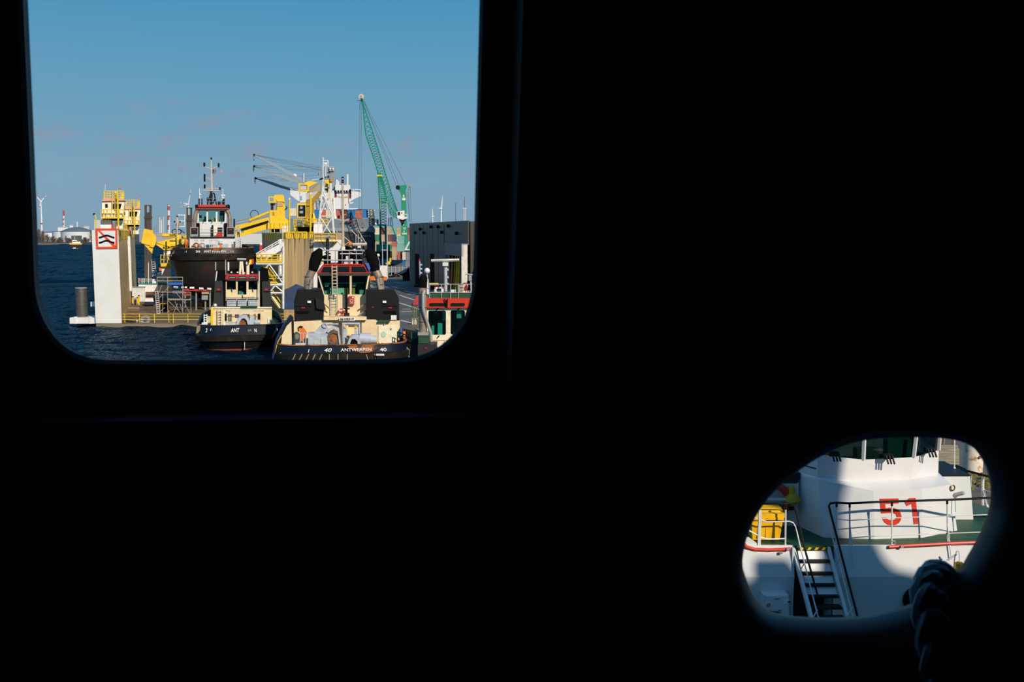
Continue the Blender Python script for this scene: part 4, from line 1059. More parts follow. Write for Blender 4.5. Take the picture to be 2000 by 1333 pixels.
for i in range(8):
    Fb.T(lt, 'rung', STEEL, [(295 + 0.45 * i, 508 + 4.2 * i), (302 + 0.45 * i, 508 + 4.2 * i)], 0.05, 1)
Fb.B(wbt, 'blue_tarp', mat('tarp_blue', (0.01, 0.09, 0.42), 0.6), 298.5, 305.5, 531, 534.5, 0.6, 0.3)
# crane pedestal of the work boat with folded yellow boom
Fk = Fr(300, 157)
kc = thing('folding_deck_crane', 'yellow folding crane with boxy arm tip left of the raised tug', 'crane', Fk.P(325, 548))
def zk(zx, zy): return 250 + zx / 13.333, 400 + zy / 13.333
Fk.G(kc, 'arm_tip_box', YELLOW, [zk(420, 625), zk(655, 668), zk(610, 1075), zk(345, 1000)], 0, 1.3)
Fk.G(kc, 'knuckle_plate', YELLOW, [zk(650, 740), zk(690, 775), zk(735, 850), zk(720, 1030), zk(660, 1120), zk(560, 1090)], -0.15, 1.6)
Fk.G(kc, 'arm_underside', YELLOW, [zk(420, 1040), zk(600, 1100), zk(660, 1110), zk(630, 1280), zk(500, 1130)], 0.1, 1.1)
Fk.G(kc, 'main_boom', YELLOW, [zk(735, 980), zk(1535, 800), zk(1490, 900), zk(1270, 1060), zk(1240, 1070), zk(1210, 1150), zk(960, 1200), zk(740, 1050)], 0.1, 1.4)
for a, c in (((735, 1000), (1200, 1130)), ((735, 985), (1190, 1160)), ((350, 890), (610, 960))):
    Fk.T(kc, 'seam', GYELLOW, [zk(*a), zk(*c)], 0.04, 0.05)
Fk.T(kc, 'ram_cylinder', YELLOW, [zk(890, 805), zk(1220, 800)], 0.30, 0.3, 8)
Fk.T(kc, 'ram_rod', STEEL, [zk(720, 805), zk(890, 805)], 0.12, 0.3, 8)
Fk.G(kc, 'ram_lug', YELLOW, [zk(1210, 770), zk(1330, 775), zk(1400, 825), zk(1300, 850), zk(1220, 830)], 0.2, 0.8)
Fk.B(kc, 'white_turret', WHITE, 320, 333, 489, 506, 0.4, 2)
Fk.B(kc, 'yellow_gallery', YELLOW, 314, 335, 514.5, 521, 0.0, 2.6)
for y in (498.5, 507.5):
    Fk.T(kc, 'gallery_bar', RYELLOW, [(314, y), (333, y)], 0.07, 0.0)
for x in (314, 320, 327, 333):
    Fk.T(kc, 'gallery_post', RYELLOW, [(x, 498), (x, 516)], 0.07, 0.0)
Fk.B(kc, 'pedestal', WHITE, 316, 334, 521, 545, 0.6, 1.8)
Fk.G(kc, 'yellow_base', YELLOW, [(326, 545), (337, 544), (337, 553), (326, 553)], 0.3, 1.5)
Fk.B(kc, 'red_notice', ORANGE, 311, 316, 523, 529, 0.5, 0.3)
Fk.T(kc, 'boom_tip_light', CHAR, [zk(1290, 770), zk(1290, 640)], 0.10, 0.6)
# dark timber dolphins behind
TAR = mat('tarred_timber', (0.075, 0.058, 0.045), 0.85, c2=(0.03, 0.024, 0.02), scale=1.0, stretch=(2, 2, 0.15))
for (px, x0_, x1_, yt, yb, Y, lab) in ((289, 282, 296.5, 401, 560, 215, 'tall dark timber dolphin pile rising from the water behind the yellow crane'), (369.5, 364, 375.5, 406, 540, 220, 'dark timber dolphin pile just left of the raised tug wheelhouse')):
    q = Fr(px, Y); t_ = thing('mooring_dolphin', lab, 'mooring pile', V((q.A.x, q.A.y, -1)))
    n3 = (x1_ - x0_) / 3
    zb = -1.0
    for i in range(3):
        if i == 1: q.B(t_, 'pile', TAR, x0_ + n3 * i, x0_ + n3 * (i + 1), yt + 14, yb, 0, 0.9)
        else: q.B(t_, 'pile', TAR, x0_ + n3 * i, x0_ + n3 * (i + 1), yt, yb, 0, 0.9)
    q.B(t_, 'cap_beam', TAR, x0_, x1_, yt - 0.3, yt + 1.4, -0.05, 1.0)
    q.B(t_, 'collar', TAR, x0_ - 0.9, x1_ + 0.9, yt + 22, yt + 26.5, -0.15, 1.2)
    o = MB().box(q.A.x - 0.5, q.A.x + 0.5, q.A.y, q.A.y + 0.9, -1, q.P(px, yb).z).build('foot', TAR, t_)
# stair tower of the right wing
Ft = Fr(530, 121)
tw = thing('stair_tower', 'white steel stair tower with yellow stairs beside the right wing wall', 'stair tower', Ft.P(530, 612))
def zs_(zx, zy): return 500 + zx / 8.325, 460 + zy / 8.331
TWH = WHITE
for s_ in (0.0, 2.2):
    Ft.T(tw, 'column', TWH, [zs_(443, 180), zs_(440, 1195)], 0.14, s_, 4)
    Ft.T(tw, 'beam', TWH, [zs_(0, 458), zs_(440, 458)], 0.18, s_, 4)
    Ft.T(tw, 'beam', TWH, [zs_(215, 805), zs_(440, 805)], 0.18, s_, 4)
    Ft.T(tw, 'beam', TWH, [zs_(230, 940), zs_(440, 940)], 0.12, s_, 4)
    for a, c in (((130, 570), (210, 470)), ((215, 475), (430, 775)), ((240, 905), (305, 820)), ((310, 820), (435, 920))):
        Ft.T(tw, 'brace', TWH, [zs_(*a), zs_(*c)], 0.09, s_, 4)
Ft.T(tw, 'column', TWH, [zs_(390, 60), zs_(390, 640)], 0.22, 2.4, 4)
for a, c in (((110, 480), (320, 780)), ((195, 510), (330, 690)), ((235, 850), (430, 1130)), ((250, 960), (420, 1180)), ((250, 1020), (375, 1190))):
    Ft.T(tw, 'stair_stringer', RYELLOW, [zs_(*a), zs_(*c)], 0.14 if a[0] < 190 else 0.07, 0.6, 4)
for i in range(9):
    g = i / 8
    Ft.B(tw, 'stair_tread', RYELLOW, *(zs_(120 + 190 * g, 0)[0], zs_(165 + 190 * g, 0)[0], zs_(0, 500 + 265 * g)[1], zs_(0, 507 + 265 * g)[1]), 0.3, 0.9)
Ft.T(tw, 'lower_stair_stringer', TWH, [zs_(240, 970), zs_(390, 1185)], 0.10, 0.5, 4)
for y in (312, 355, 395, 430):
    Ft.T(tw, 'platform_bar', RYELLOW, [zs_(10, y), zs_(425, y)], 0.06 if y < 430 else 0.14, -0.1, 4)
for x in (10, 85, 170, 255, 345, 425):
    Ft.T(tw, 'platform_post', RYELLOW, [zs_(x, 312), zs_(x, 432)], 0.06, -0.1, 4)
Ft.T(tw, 'platform_brace', RYELLOW, [zs_(85, 318), zs_(160, 430)], 0.08, 0.2, 4)
for y in (660, 705):
    Ft.T(tw, 'landing_bar', RYELLOW, [zs_(215, y), zs_(330, y)], 0.06, -0.1, 4)
    Ft.T(tw, 'landing_bar', TWH, [zs_(345, y), zs_(440, y)], 0.05, -0.1, 4)
Ft.T(tw, 'landing_floor', RYELLOW, [zs_(215, 772), zs_(340, 772)], 0.14, -0.1, 4)
gw = thing('white_gangway', 'sloping white steel gangway above the stair tower', 'gangway', Ft.P(515, 497))
Ft.G(gw, 'side_girder', TWH, [zs_(5, 335), zs_(455, 105), zs_(455, 215), zs_(180, 385), zs_(60, 385)], 0.4, 0.15)
Ft.G(gw, 'walkway', LGREY, [zs_(5, 340), zs_(455, 190), zs_(455, 215), zs_(180, 385)], 0.5, 1.4)
for dy in (0, 32):
    Ft.T(gw, 'handrail', TWH, [zs_(0, 300 + dy), zs_(370, 85 + dy), zs_(440, 70 + dy)], 0.07, 0.4, 4)
for g in (0.1, 0.4, 0.7, 1.0):
    Ft.T(gw, 'rail_post', TWH, [zs_(370 * g, 300 - 215 * g), zs_(370 * g, 350 - 215 * g)], 0.05, 0.4, 4)

# ================================================================== TUGS
def tug_outline(hw, L, Le, n):
    pts = [(-hw * 0.55, L), (-hw * 0.85, L * 0.85), (-hw, L * 0.6)]
    for i in range(-10, 11):
        a = i / 10 * PI / 2
        pts.append((hw * math.copysign(abs(math.sin(a)) ** (2 / n), a), Le * (1 - math.cos(a) ** (2 / n))))
    return pts + [(hw, L * 0.6), (hw * 0.85, L * 0.85), (hw * 0.55, L)]
def hull_band(f, t, out, hw, zs, ins, name, m, cap=False, thick=0.0, lab=None, smooth=True):
    """zs: heights, ins: how far the outline is drawn in at each height"""
    mb = MB(); n = len(out); vs = []
    for z, d in zip(zs, ins):
        for u, s in out:
            p = f.A + f.u * (u * (1 - d / hw)) + f.v * (s + d * 0.9); vs.append(V((p.x, p.y, z)))
    fs = []
    for k in range(len(zs) - 1):
        for i in range(n):
            j = (i + 1) % n; fs.append((k * n + i, k * n + j, (k + 1) * n + j, (k + 1) * n + i))
    if cap: fs.append(tuple(range((len(zs) - 1) * n, len(zs) * n)))
    o = mb.add(vs, fs).build(name, m, t, smooth)
    if lab: o['label'] = lab
    return o
def stack_light(t, f, x, y0, y1, s=0.0, m=None, name='signal_light', r=0.16):
    return f.T(t, name, m or BLACK, [(x, y0), (x, y1)], r, s, 8)
def oval(f, t, name, m, cx, cy, rx, ry, s, dep=0.02, n=12):
    return f.G(t, name, m, [(cx + rx * math.cos(2 * PI * i / n), cy + ry * math.sin(2 * PI * i / n)) for i in range(n)], s, dep)
LET = mat('lettering_white', (0.78, 0.76, 0.72), 0.6)
RUSTP = mat('bulwark_rust', (0.36, 0.11, 0.02), 0.8, c2=(0.06, 0.03, 0.02), scale=1.5, lo=0.5, hi=0.6)

# ---- tug 40
def e4(zx, zy): return 520 + zx / 5.553, 480 + zy / 5.553
f = Fr(664, 80)
t40 = thing('tugboat', 'cream and black tug marked 40 with twin curved exhausts and red wheelhouse roof', 'tugboat', (f.A.x, f.A.y + 4, 0))
hw = 5.35
ol = tug_outline(hw, 27, 4.5, 4.5)
zr, zn, zf_ = f.P(664, 675).z, f.P(664, 690).z, f.P(664, 706).z
hull_band(f, t40, ol, hw, [-0.6, zf_], [0.8, 0.12], 'hull', HULLBLACK)
fe = hull_band(f, t40, ol, hw, [zf_, zf_ + 0.1, zn - 0.1, zn], [0.10, -0.12, -0.12, 0.05], 'rubber_fender', FENDER)
bw = hull_band(f, t40, ol, hw, [zn, zr], [0.05, 0.12], 'bulwark', HULLBLUE, lab='navy bulwark with the name')
hull_band(f, t40, ol, hw, [zr, zr + 0.06, zr + 0.06], [0.06, 0.06, 0.30], 'bulwark_cap', RUSTP)
hull_band(f, t40, ol, hw, [zn - 0.6, zn - 0.55], [0.2, 0.2], 'main_deck', DGREEN, cap=True)
for i, x in enumerate((560, 572, 585, 598, 611, 624, 643, 660, 678, 718, 734)):       # fender chain ties
    sl_ = -5 if x < 630 else (0 if x < 700 else 3)
    f.T(fe, 'fender_tie', mat('tie_tan', (0.36, 0.28, 0.16), 0.8), [(x - sl_, 692), (x + sl_ * 0.6, 709)], 0.04, -0.16 + (0.9 if x < 565 else 0), 4)
f.L(bw, 'name', LET, 'ANTWERPEN', 695.5, 683.3, 6.2, -0.02, 59, 0.015)
f.L(bw, 'number', LET, '40', 640.5, 684.3, 7.5, -0.02, 15, 0.02, 0.25)
f.L(bw, 'number', LET, '40', 748.5, 683.2, 7.0, 0.14, 13, 0.02, -0.1)
f.G(bw, 'draft_mark', LET, [(601.5, 689), (603.2, 682.5), (604.6, 682.5), (602.8, 689)], -0.0, 0.02)
f.G(bw, 'rust_patch', RUSTP, [(676, 676), (700, 675), (733, 674), (740, 680), (722, 689), (706, 690), (694, 687), (684, 682)], -0.005, 0.01)
f.G(bw, 'scrape_mark', LET, [(546, 690), (556, 684.5), (560, 683), (552, 689)], 0.9, 0.02)
# raised bulwark wing at the left quarter
f.G(t40, 'bulwark_wing', HULLBLACK, [(531, 712), (533, 694), (541, 663), (552, 638), (567, 615), (573, 620), (573, 675), (552, 690)], 1.6, 0.12)
f.G(t40, 'bulwark_wing_lining', CREAM, [(548, 680), (551, 655), (560, 637), (569, 628), (570, 672), (560, 682)], 1.55, 0.03)
f.T(t40, 'wing_rail', mat('rail_blue', (0.012, 0.028, 0.09), 0.4), [(533, 700), (540, 664), (552, 639), (567, 617)], 0.09, 1.4, 6)
f.T(t40, 'wing_stripe', RYELLOW, [(535, 695), (543, 668), (550, 655)], 0.04, 1.5, 4)
# lower house with openings
hol = [rect(650, 669.5, 630.5, 675), rect(680.5, 706.5, 630.5, 655)]
f.G(t40, 'lower_house', CREAM, [(574, 628.5), (640, 625.5), (735, 624.5), (735, 626.5), (781, 626.5), (781, 677), (574, 677)], 6, 0.7, [list(reversed(h)) for h in hol])
f.B(t40, 'house_core', CREAM, 575, 780, 628, 677, 6.7, 8)
f.B(t40, 'side_door', CREAM2, 739, 775, 637, 674, 5.9, 0.1)
oval(f, t40, 'door_notice', mat('notice_green', (0.45, 0.62, 0.42), 0.7), 749.5, 653.5, 5, 6, 5.86)
for x, y in ((747, 671.5), (770, 671.5), (764, 643), (751, 633)):
    f.B(t40, 'door_fitting', GREY, x - 1.1, x + 1.1, y - 1.4, y + 1.4, 5.8, 0.1)
f.B(t40, 'green_walkway', DGREEN, 739, 762, 626, 629.5, 5.6, 0.5)
f.B(t40, 'upper_deck', CREAM, 632, 716, 619.5, 625.5, 5.6, 9)
sgn = f.B(t40, 'registration_board', WHITE, 662.5, 693, 620.3, 627, 5.3, 0.06)
f.L(sgn, 'registration_number', BLACK, '06105319', 677.7, 623.6, 5.0, 5.25, 28, 0.01)
# stacks
SL = [(574, 588), (580, 566.4), (628, 565.5), (633, 581), (632, 623), (575, 627.8)]
SR = [(715.4, 566.4), (770, 566), (779, 582.6), (780, 626), (738, 626), (716, 622)]
for i, (pl_, cx, lx, xs) in enumerate(((SL, 592, 604, 578), (SR, 762, 751, 750))):
    so = f.G(t40, 'funnel_casing', BLACK, pl_, 6.0, 3.0)
    f.B(so, 'vent_slot', SOOT, cx - 13, cx + 11, 608, 613, 5.94, 0.1)
    oval(f, so, 'maker_badge', RED, cx, 601.5, 4, 1.3, 5.93)
    f.B(so, 'deck_light', WHITE, lx - 3.5, lx + 3.5, 588, 592, 5.8, 0.25)
    f.B(so, 'casing_rim', CHAR, cx - 16, cx + 15, 597, 597.8, 5.9, 0.1)
oval(f, t40, 'maker_badge', RED, 627, 601.5, 2, 0.9, 5.93); oval(f, t40, 'maker_badge', RED, 728, 600.5, 2.5, 0.9, 5.93)
f.G(t40, 'casing_flap', CHAR, [(616, 582), (632, 590), (636.5, 606), (618, 603)], 5.7, 0.2)
f.B(t40, 'white_notice', WHITE, 763.5, 774.5, 616.5, 625, 5.85, 0.05)
for pts, tip, nm in (([(603, 569, 7), (601, 556, 7), (602.5, 545, 7), (608, 533, 7), (612, 526, 7)], [(611, 529, 7), (614.5, 514, 7), (619.5, 499, 7), (626.5, 486, 7)], 'L'),
                     ([(743.5, 569, 7), (743, 556, 7), (741.5, 545, 7), (736.5, 533, 7), (732, 526, 7)], [(733.5, 529, 7), (730, 514, 7), (725, 499, 7), (718, 486, 7)], 'R')):
    xo = f.T(t40, 'exhaust_pipe', PIPE, pts, 0.335, 7, 12)
    mb = MB().path([f.P(*p) for p in tip], [0.37, 0.47, 0.50, 0.16], 12); mb.build('exhaust_tip', SOOT, xo, True)
    for y in (541, 556):
        p = f.P(602.5 if nm == 'L' else 742.5, y, 7); MB().lathe(p, [(0.352, -0.03), (0.352, 0.03)], 12).build('pipe_clamp', CHAR, xo)
    k = 1 if nm == 'L' else -1; bx = 603 if nm == 'L' else 743.5
    f.T(xo, 'drain_pipe', STEEL, [(bx + k * 6, 545), (bx + k * 2, 566), (bx - k * 6 if nm == 'L' else bx + 14, 578)], 0.11, 6.6, 6)
# wheelhouse
fs_ = 7.2
wout = [(619.5, 534), (723.5, 534), (715, 577), (714, 623), (631.5, 623), (632, 577)]
wh1, wh2 = [(623.5, 539), (683, 539), (683, 575.8), (634, 575.8)], [(687, 539), (719, 539), (712.3, 575.8), (687, 575.8)]
whf = f.G(t40, 'wheelhouse_front', CREAM, wout, fs_, 0.18, [list(reversed(wh1)), list(reversed(wh2))])
for w_ in (wh1, wh2):
    f.G(whf, 'window_pane', PANE, w_, fs_ + 0.08, 0.02)
f.G(t40, 'side_wall', CREAM, [(619.5, 534), (622, 534), (634.5, 577), (632, 577)], fs_ + 0.18, 4.8)
f.G(t40, 'side_wall', CREAM, [(721, 534), (723.5, 534), (715, 577), (712.8, 577)], fs_ + 0.18, 4.8)
f.B(t40, 'wheelhouse_lower', CREAM, 632, 714, 577, 623, fs_ + 0.18, 4.8)
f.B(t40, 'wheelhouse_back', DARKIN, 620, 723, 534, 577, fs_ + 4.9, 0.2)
con = f.B(t40, 'console', mat('console_green', (0.45, 0.62, 0.52), 0.6), 645, 672, 563.5, 576, fs_ + 0.35, 0.8)
f.B(t40, 'console_end', TEAL, 634.5, 641, 568, 576, fs_ + 0.3, 0.6); f.B(t40, 'console_end', TEAL, 702, 710, 567, 576, fs_ + 0.3, 0.6)
f.B(t40, 'yellow_panel', GYELLOW, 673, 681, 563, 576, fs_ + 0.33, 0.5); f.B(t40, 'yellow_panel', GYELLOW, 688, 693.5, 563, 576, fs_ + 0.33, 0.5)
f.G(t40, 'helm_screen', TEAL, [(633, 554), (645, 554), (640, 561), (635, 561)], fs_ + 1.4, 0.2); f.G(t40, 'helm_screen', TEAL, [(688, 554), (697, 554), (694, 560), (689, 560)], fs_ + 1.4, 0.2)
f.T(t40, 'ceiling_bar', TEAL, [(634, 553.2), (710, 552.8)], 0.05, fs_ + 1.4, 4)
for x, w_ in ((640, 4), (651, 3), (699, 5), (660, 4)):
    f.B(t40, 'chair_back', BLACK, x, x + w_, 556, 572, fs_ + 1.8, 0.3)
rf = f.G(t40, 'wheelhouse_roof', RED, [(632, 517.2), (713, 517.2), (725, 534), (618.5, 534)], fs_ - 0.4, 6)
for pg in ([(632.5, 521.5), (646.5, 521.5), (647, 532), (627, 532)], [(659, 521), (682.5, 521), (682.5, 531.5), (659, 531.5)], [(687, 521), (711, 521), (717, 531.5), (687, 531.5)]):
    f.G(rf, 'skylight', GLASSD, pg, fs_ - 0.46, 0.08)
f.T(rf, 'roof_edge', BRED, [(635, 517.5), (705, 517.3)], 0.07, fs_ - 0.45, 4)
f.G(t40, 'blue_tarp', mat('tarp_blue2', (0.02, 0.12, 0.42), 0.6), [(713, 514), (720, 514), (723.5, 524), (721, 530)], fs_ - 0.6, 0.4)
ladder(t40, f, 648.2, 657.5, 519, 577, 9, mat('ladder_tan', (0.45, 0.37, 0.26), 0.5), 0.06, fs_ - 0.7, 'roof_ladder', 1.2)
ladder(t40, f, 646, 658.5, 577, 620, 7, GREY, 0.03, fs_ - 0.25, 'wall_ladder', 0)
fb = f.B(t40, 'fire_hose_box', mat('fire_red', (0.42, 0.03, 0.02), 0.5), 681.5, 692, 579, 595.5, fs_ - 0.35, 0.35)
MB().torus(f.P(686.8, 588, fs_ - 0.38), f.v, 0.12, 0.022, 14, 4).build('hose_symbol', WHITE, fb)
f.B(fb, 'notice', WHITE, 688, 690.5, 579.8, 583, fs_ - 0.37, 0.03)
f.B(fb, 'caption_line', WHITE, 684, 690.5, 591.8, 592.4, fs_ - 0.37, 0.03)
f.T(t40, 'tow_post', BLACK, [(676.5, 562), (676.5, 606), (677.5, 620)], 0.11, fs_ - 0.5, 6)
f.T(t40, 'tow_post_arm', BLACK, [(671, 603.5), (683, 603.5)], 0.06, fs_ - 0.5, 4)
f.T(t40, 'tow_post_base', BLACK, [(676.5, 612), (677.5, 620)], 0.25, fs_ - 0.5, 6)
for a, c in (((631, 592), (645, 604)), ((704, 600), (721, 589)), ((697, 620), (717, 604))):
    f.T(t40, 'casing_stay', mat('stay_tan', (0.30, 0.24, 0.16), 0.6), [a, c], 0.07, fs_ - 0.6, 4)
# lifebuoy as a thing of its own
lb = thing('lifebuoy', 'small red and white lifebuoy below the wheelhouse of the tug marked 40', 'lifebuoy', f.P(667.3, 618, fs_ - 0.5))
c_ = f.P(667.3, 610, fs_ - 0.5)
MB().torus(c_, f.v, 0.27, 0.065, 20, 8).build('ring', BRED, lb, True)
for a in (45, 135, 225, 315):
    a = math.radians(a); d = f.u * math.cos(a) + V((0, 0, 1)) * math.sin(a); tt = f.u * -math.sin(a) + V((0, 0, 1)) * math.cos(a)
    MB().tube(c_ + d * 0.27 - tt * 0.05, c_ + d * 0.27 + tt * 0.05, 0.075, n=8).build('white_band', WHITE, lb)
# winch gear on the after deck
wn_ = f.B(t40, 'winch_box', WINCH, 602, 640, 652, 677, 3.4, 1.6)
f.G(wn_, 'winch_frame', WINCH, [(613, 651), (629, 634), (634, 632), (646, 650), (641, 653)], 3.6, 0.3)
oval(f, wn_, 'valve_cover', LGREY, 618, 670, 5, 5, 3.35); f.B(wn_, 'patch_plate', LGREY, 627, 639, 661, 676, 3.33, 0.1)
MB().torus(f.P(634, 636, 3.5), f.v, 0.18, 0.05, 12, 6).build('sheave', WINCH, wn_)
dr = MB().lathe(f.P(652, 661, 4.4), [(0.62, -0.9), (0.62, -0.75), (0.30, -0.75), (0.30, 0.5), (0.62, 0.5), (0.62, 0.65)], 20, f.v)
dw = dr.build('winch_drum', RUST, t40, True)
MB().torus(f.P(652, 661, 3.5), f.v, 0.48, 0.13, 22, 8).build('drum_flange', mat('drum_brown', (0.12, 0.09, 0.06), 0.8), dw, True)
f.G(t40, 'drum_guard', WINCH, [(638, 648), (650, 637), (662, 641), (666, 676), (663, 676), (659, 646), (650, 642), (641, 651)], 3.3, 0.25)
for x in (669.5, 671.5, 701.5):
    f.T(t40, 'gantry_leg', WINCH, [(x, 632), (x, 676)], 0.09, 4.0, 4)
f.T(t40, 'gantry_beam', WINCH, [(637, 634), (661, 634)], 0.09, 4.0, 4); f.T(t40, 'gantry_beam', WINCH, [(668, 633), (703, 633)], 0.10, 4.0, 4)
for x in (674, 695):
    f.B(t40, 'roller_guide', RYELLOW, x - 2, x + 2, 637, 641, 3.8, 0.3); f.B(t40, 'guide_post', WINCH, x - 3, x + 3, 642, 660, 3.9, 0.4)
f.G(t40, 'towing_bitt', WINCH, [(677, 677), (682, 662), (688, 655), (701, 655), (706, 677), (699.5, 677), (698, 667), (693, 662.5), (687, 663), (684, 670), (683, 677)], 2.4, 0.9)
f.G(t40, 'bitt_core', SOOT, [(683, 677), (684, 670), (687, 663), (693, 662.5), (698, 667), (699.5, 677)], 2.6, 0.5)
f.T(t40, 'hydraulic_motor', WINCH, [(702, 662), (725, 662)], 0.46, 3.8, 12); f.T(t40, 'hydraulic_motor_end', LGREY, [(725, 664), (736, 664)], 0.33, 3.8, 12)
f.G(t40, 'rescue_cradle', ORANGE, [(582.5, 640), (586, 638), (591, 639.5), (600, 651), (594, 667), (588, 667), (586, 652)], 4.6, 0.5)
f.T(t40, 'cradle_loop', BLACK, [(583, 648), (582, 641), (586, 638), (591, 639)], 0.06, 4.5, 4)
oval(f, t40, 'hose_reel', mat('reel_tan', (0.22, 0.18, 0.13), 0.7), 580, 658, 4, 5.5, 4.0, 0.3)
for x in (586, 592, 597):
    f.T(t40, 'deck_rail_post', LGREY, [(x, 652), (x, 676)], 0.04, 3.0, 4)
f.T(t40, 'deck_rail', LGREY, [(586, 652), (600, 652)], 0.04, 3.0, 4)
f.B(t40, 'orange_beacon', ORANGE, 738, 741, 670, 674.5, 2.8, 0.2)
f.B(t40, 'white_tray', WHITE, 577, 596, 672, 677, 2.2, 0.6)
# starboard quarter gear
for x0_, x1_ in ((781, 806), (786, 812)):
    f.T(t40, 'quarter_stay', mat('stay_grey', (0.16, 0.16, 0.12), 0.6), [(x0_, 676), (x1_, 704)], 0.22, 2.2, 4)
f.G(t40, 'quarter_plate', mat('stay_grey', (0.16, 0.16, 0.12), 0.6), [(775, 690), (782, 678), (800, 694), (806, 712), (775, 712)], 2.6, 0.3)
f.B(t40, 'quarter_bollard', BLACK, 736, 749, 694, 712, -0.4, 0.6); f.B(t40, 'bollard_cap', WHITE, 734.5, 750.5, 692.5, 695, -0.5, 0.8)
f.T(t40, 'yellow_hose', RYELLOW, [(770, 708), (771, 694), (775, 684), (774, 682)], 0.05, 1.8, 6)
for x in (776.5, 781, 787, 793, 800):
    f.T(t40, 'quarter_rail_post', BLACK, [(x, 648 + (x - 776) * 0.5), (x, 680 + (x - 776) * 0.3)], 0.05, 5, 4)
for y in (648, 656, 665):
    f.T(t40, 'quarter_rail', BLACK, [(776.5, y), (803, y + 12)], 0.05, 5, 4)
f.B(t40, 'red_cylinder', ORANGE, 787, 792, 648, 657, 5.5, 0.4); f.B(t40, 'blue_drum', mat('drum_blue', (0.02, 0.12, 0.35), 0.5), 782, 786, 641, 656, 5.6, 0.5)
# roof outfit and masts
for y, x0_, x1_ in ((489.5, 622, 712), (496, 664, 708), (508.5, 626, 712)):
    f.T(t40, 'roof_rail', LGREY, [(x0_, y), (x1_, y)], 0.05, fs_ + 0.5, 4)
for x in (626, 640, 655, 668, 682, 696, 708):
    f.T(t40, 'roof_rail_post', GREY, [(x, 489.5), (x, 518)], 0.035, fs_ + 0.5, 4)
for x, y0_, m_ in ((674, 507, WHITE), (678, 500, WHITE), (686.5, 506, WHITE), (697, 508, LGREY), (628, 506, CREAM), (714, 504, CREAM)):
    f.T(t40, 'searchlight', m_, [(x, y0_), (x, 517)], 0.13 if m_ is not CREAM else 0.2, fs_ + 0.8, 8)
f.G(t40, 'black_equipment', SOOT, [(660, 517), (660, 492), (672, 480), (690, 484), (700, 498), (708, 517)], fs_ + 2.5, 1.0)
f.G(t40, 'black_equipment', SOOT, [(626, 517), (630, 500), (640, 498), (646, 517)], fs_ + 2.5, 1.0)
for x0_, x1_, y0_, y1_, d_ in ((663, 672, 498, 517, 1.6), (674, 682, 503, 517, 2.0), (688, 697, 500, 517, 1.8), (699, 712, 504, 517, 1.5), (627, 636, 503, 517, 1.4), (641, 646, 500, 517, 1.7), (664, 676, 486, 494, 2.4), (684, 700, 488, 495, 2.6)):
    f.B(t40, 'roof_equipment', SOOT, x0_, x1_, y0_, y1_, fs_ + d_, 0.5)
for a, c in (((660, 517), (668, 490)), ((700, 517), (690, 486)), ((676, 517), (684, 484)), ((708, 500), (716, 488)), ((662, 490), (712, 493))):
    f.T(t40, 'black_stay', BLACK, [a, c], 0.06, fs_ + 1.4, 4)
ms = f.T(t40, 'foremast', BLACK, [(639.5, 517), (639.5, 466)], 0.13, fs_ + 1, 6)
f.T(ms, 'mast_arm', BLACK, [(634, 494), (646, 496)], 0.05, fs_ + 1, 4); f.T(ms, 'mast_lamp', GREY, [(636.5, 463), (644.5, 461)], 0.14, fs_ + 1, 6)
TAN = mat('mast_tan', (0.50, 0.40, 0.29), 0.5)
mm = f.T(t40, 'mainmast', TAN, [(670, 487), (670, 470), (669.5, 420), (669.2, 358)], [0.17, 0.125, 0.105, 0.085], fs_ + 2.2, 10)
f.T(mm, 'mast_collar', CREAM2, [(670, 482), (670, 490)], 0.20, fs_ + 2.2, 8)
for y0_, y1_, m_ in ((345.5, 348.5, BLACK), (348.5, 351, GREY), (351, 354, BLACK), (354, 355.5, RED), (355.5, 358, BLACK)):
    f.T(mm, 'masthead_light', m_, [(669.2, y0_), (669.2, y1_)], 0.105, fs_ + 2.2, 8)
for x, y0_, y1_ in ((684.7, 416, 443), (684, 370, 388), (655.5, 372, 386), (661.5, 421, 427)):
    lo = f.T(mm, 'signal_light', BLACK, [(x, y0_), (x, y1_)], 0.09, fs_ + 2.2, 8)
    if y1_ - y0_ > 10:
        for g in (0.55, 0.78): f.T(lo, 'red_lens', RED, [(x, y0_ + (y1_ - y0_) * g), (x, y0_ + (y1_ - y0_) * g + 2)], 0.10, fs_ + 2.2, 8)
for y, x0_, x1_ in ((383, 655, 684), (385, 660, 684), (428, 657, 684), (419, 669, 676), (430, 664, 681)):
    f.T(mm, 'spreader', mat('spreader_tan', (0.42, 0.34, 0.25), 0.6), [(x0_, y), (669.5, y + 2.5), (x1_, y)], 0.05, fs_ + 2.2, 4)
for a, c in (((656, 450), (667, 466)), ((662, 455), (690, 478)), ((686, 450), (708, 472)), ((699, 450), (716, 478)), ((672, 487), (690, 496)), ((681, 478), (692, 490)), ((704, 484), (712, 492)), ((660, 473), (669, 482)), ((682, 473), (672, 480))):
    f.T(mm, 'mast_stay', TAN, [a, c], 0.045, fs_ + 2.2, 4)
f.T(mm, 'radar_scanner', mat('radar_beige', (0.62, 0.55, 0.45), 0.5), [(689, 478), (716.5, 477.5)], 0.13, fs_ + 1.6, 4)
f.T(mm, 'radar_gear', ORANGE, [(682, 477), (687, 476)], 0.22, fs_ + 1.6, 8)
f.B(mm, 'radar_housing', WHITE, 698.5, 705, 481, 484.5, fs_ + 1.5, 0.3)
p = f.P(692.5, 489, fs_ + 1.2); MB().ball(p, 0.11 * 1.0 + 0.02, 10).build('dome_aerial', WHITE, mm, True)
p = f.P(738.5, 499, fs_ + 3); MB().ball(p, 0.15, 10).build('dome_aerial', WHITE, mm, True)
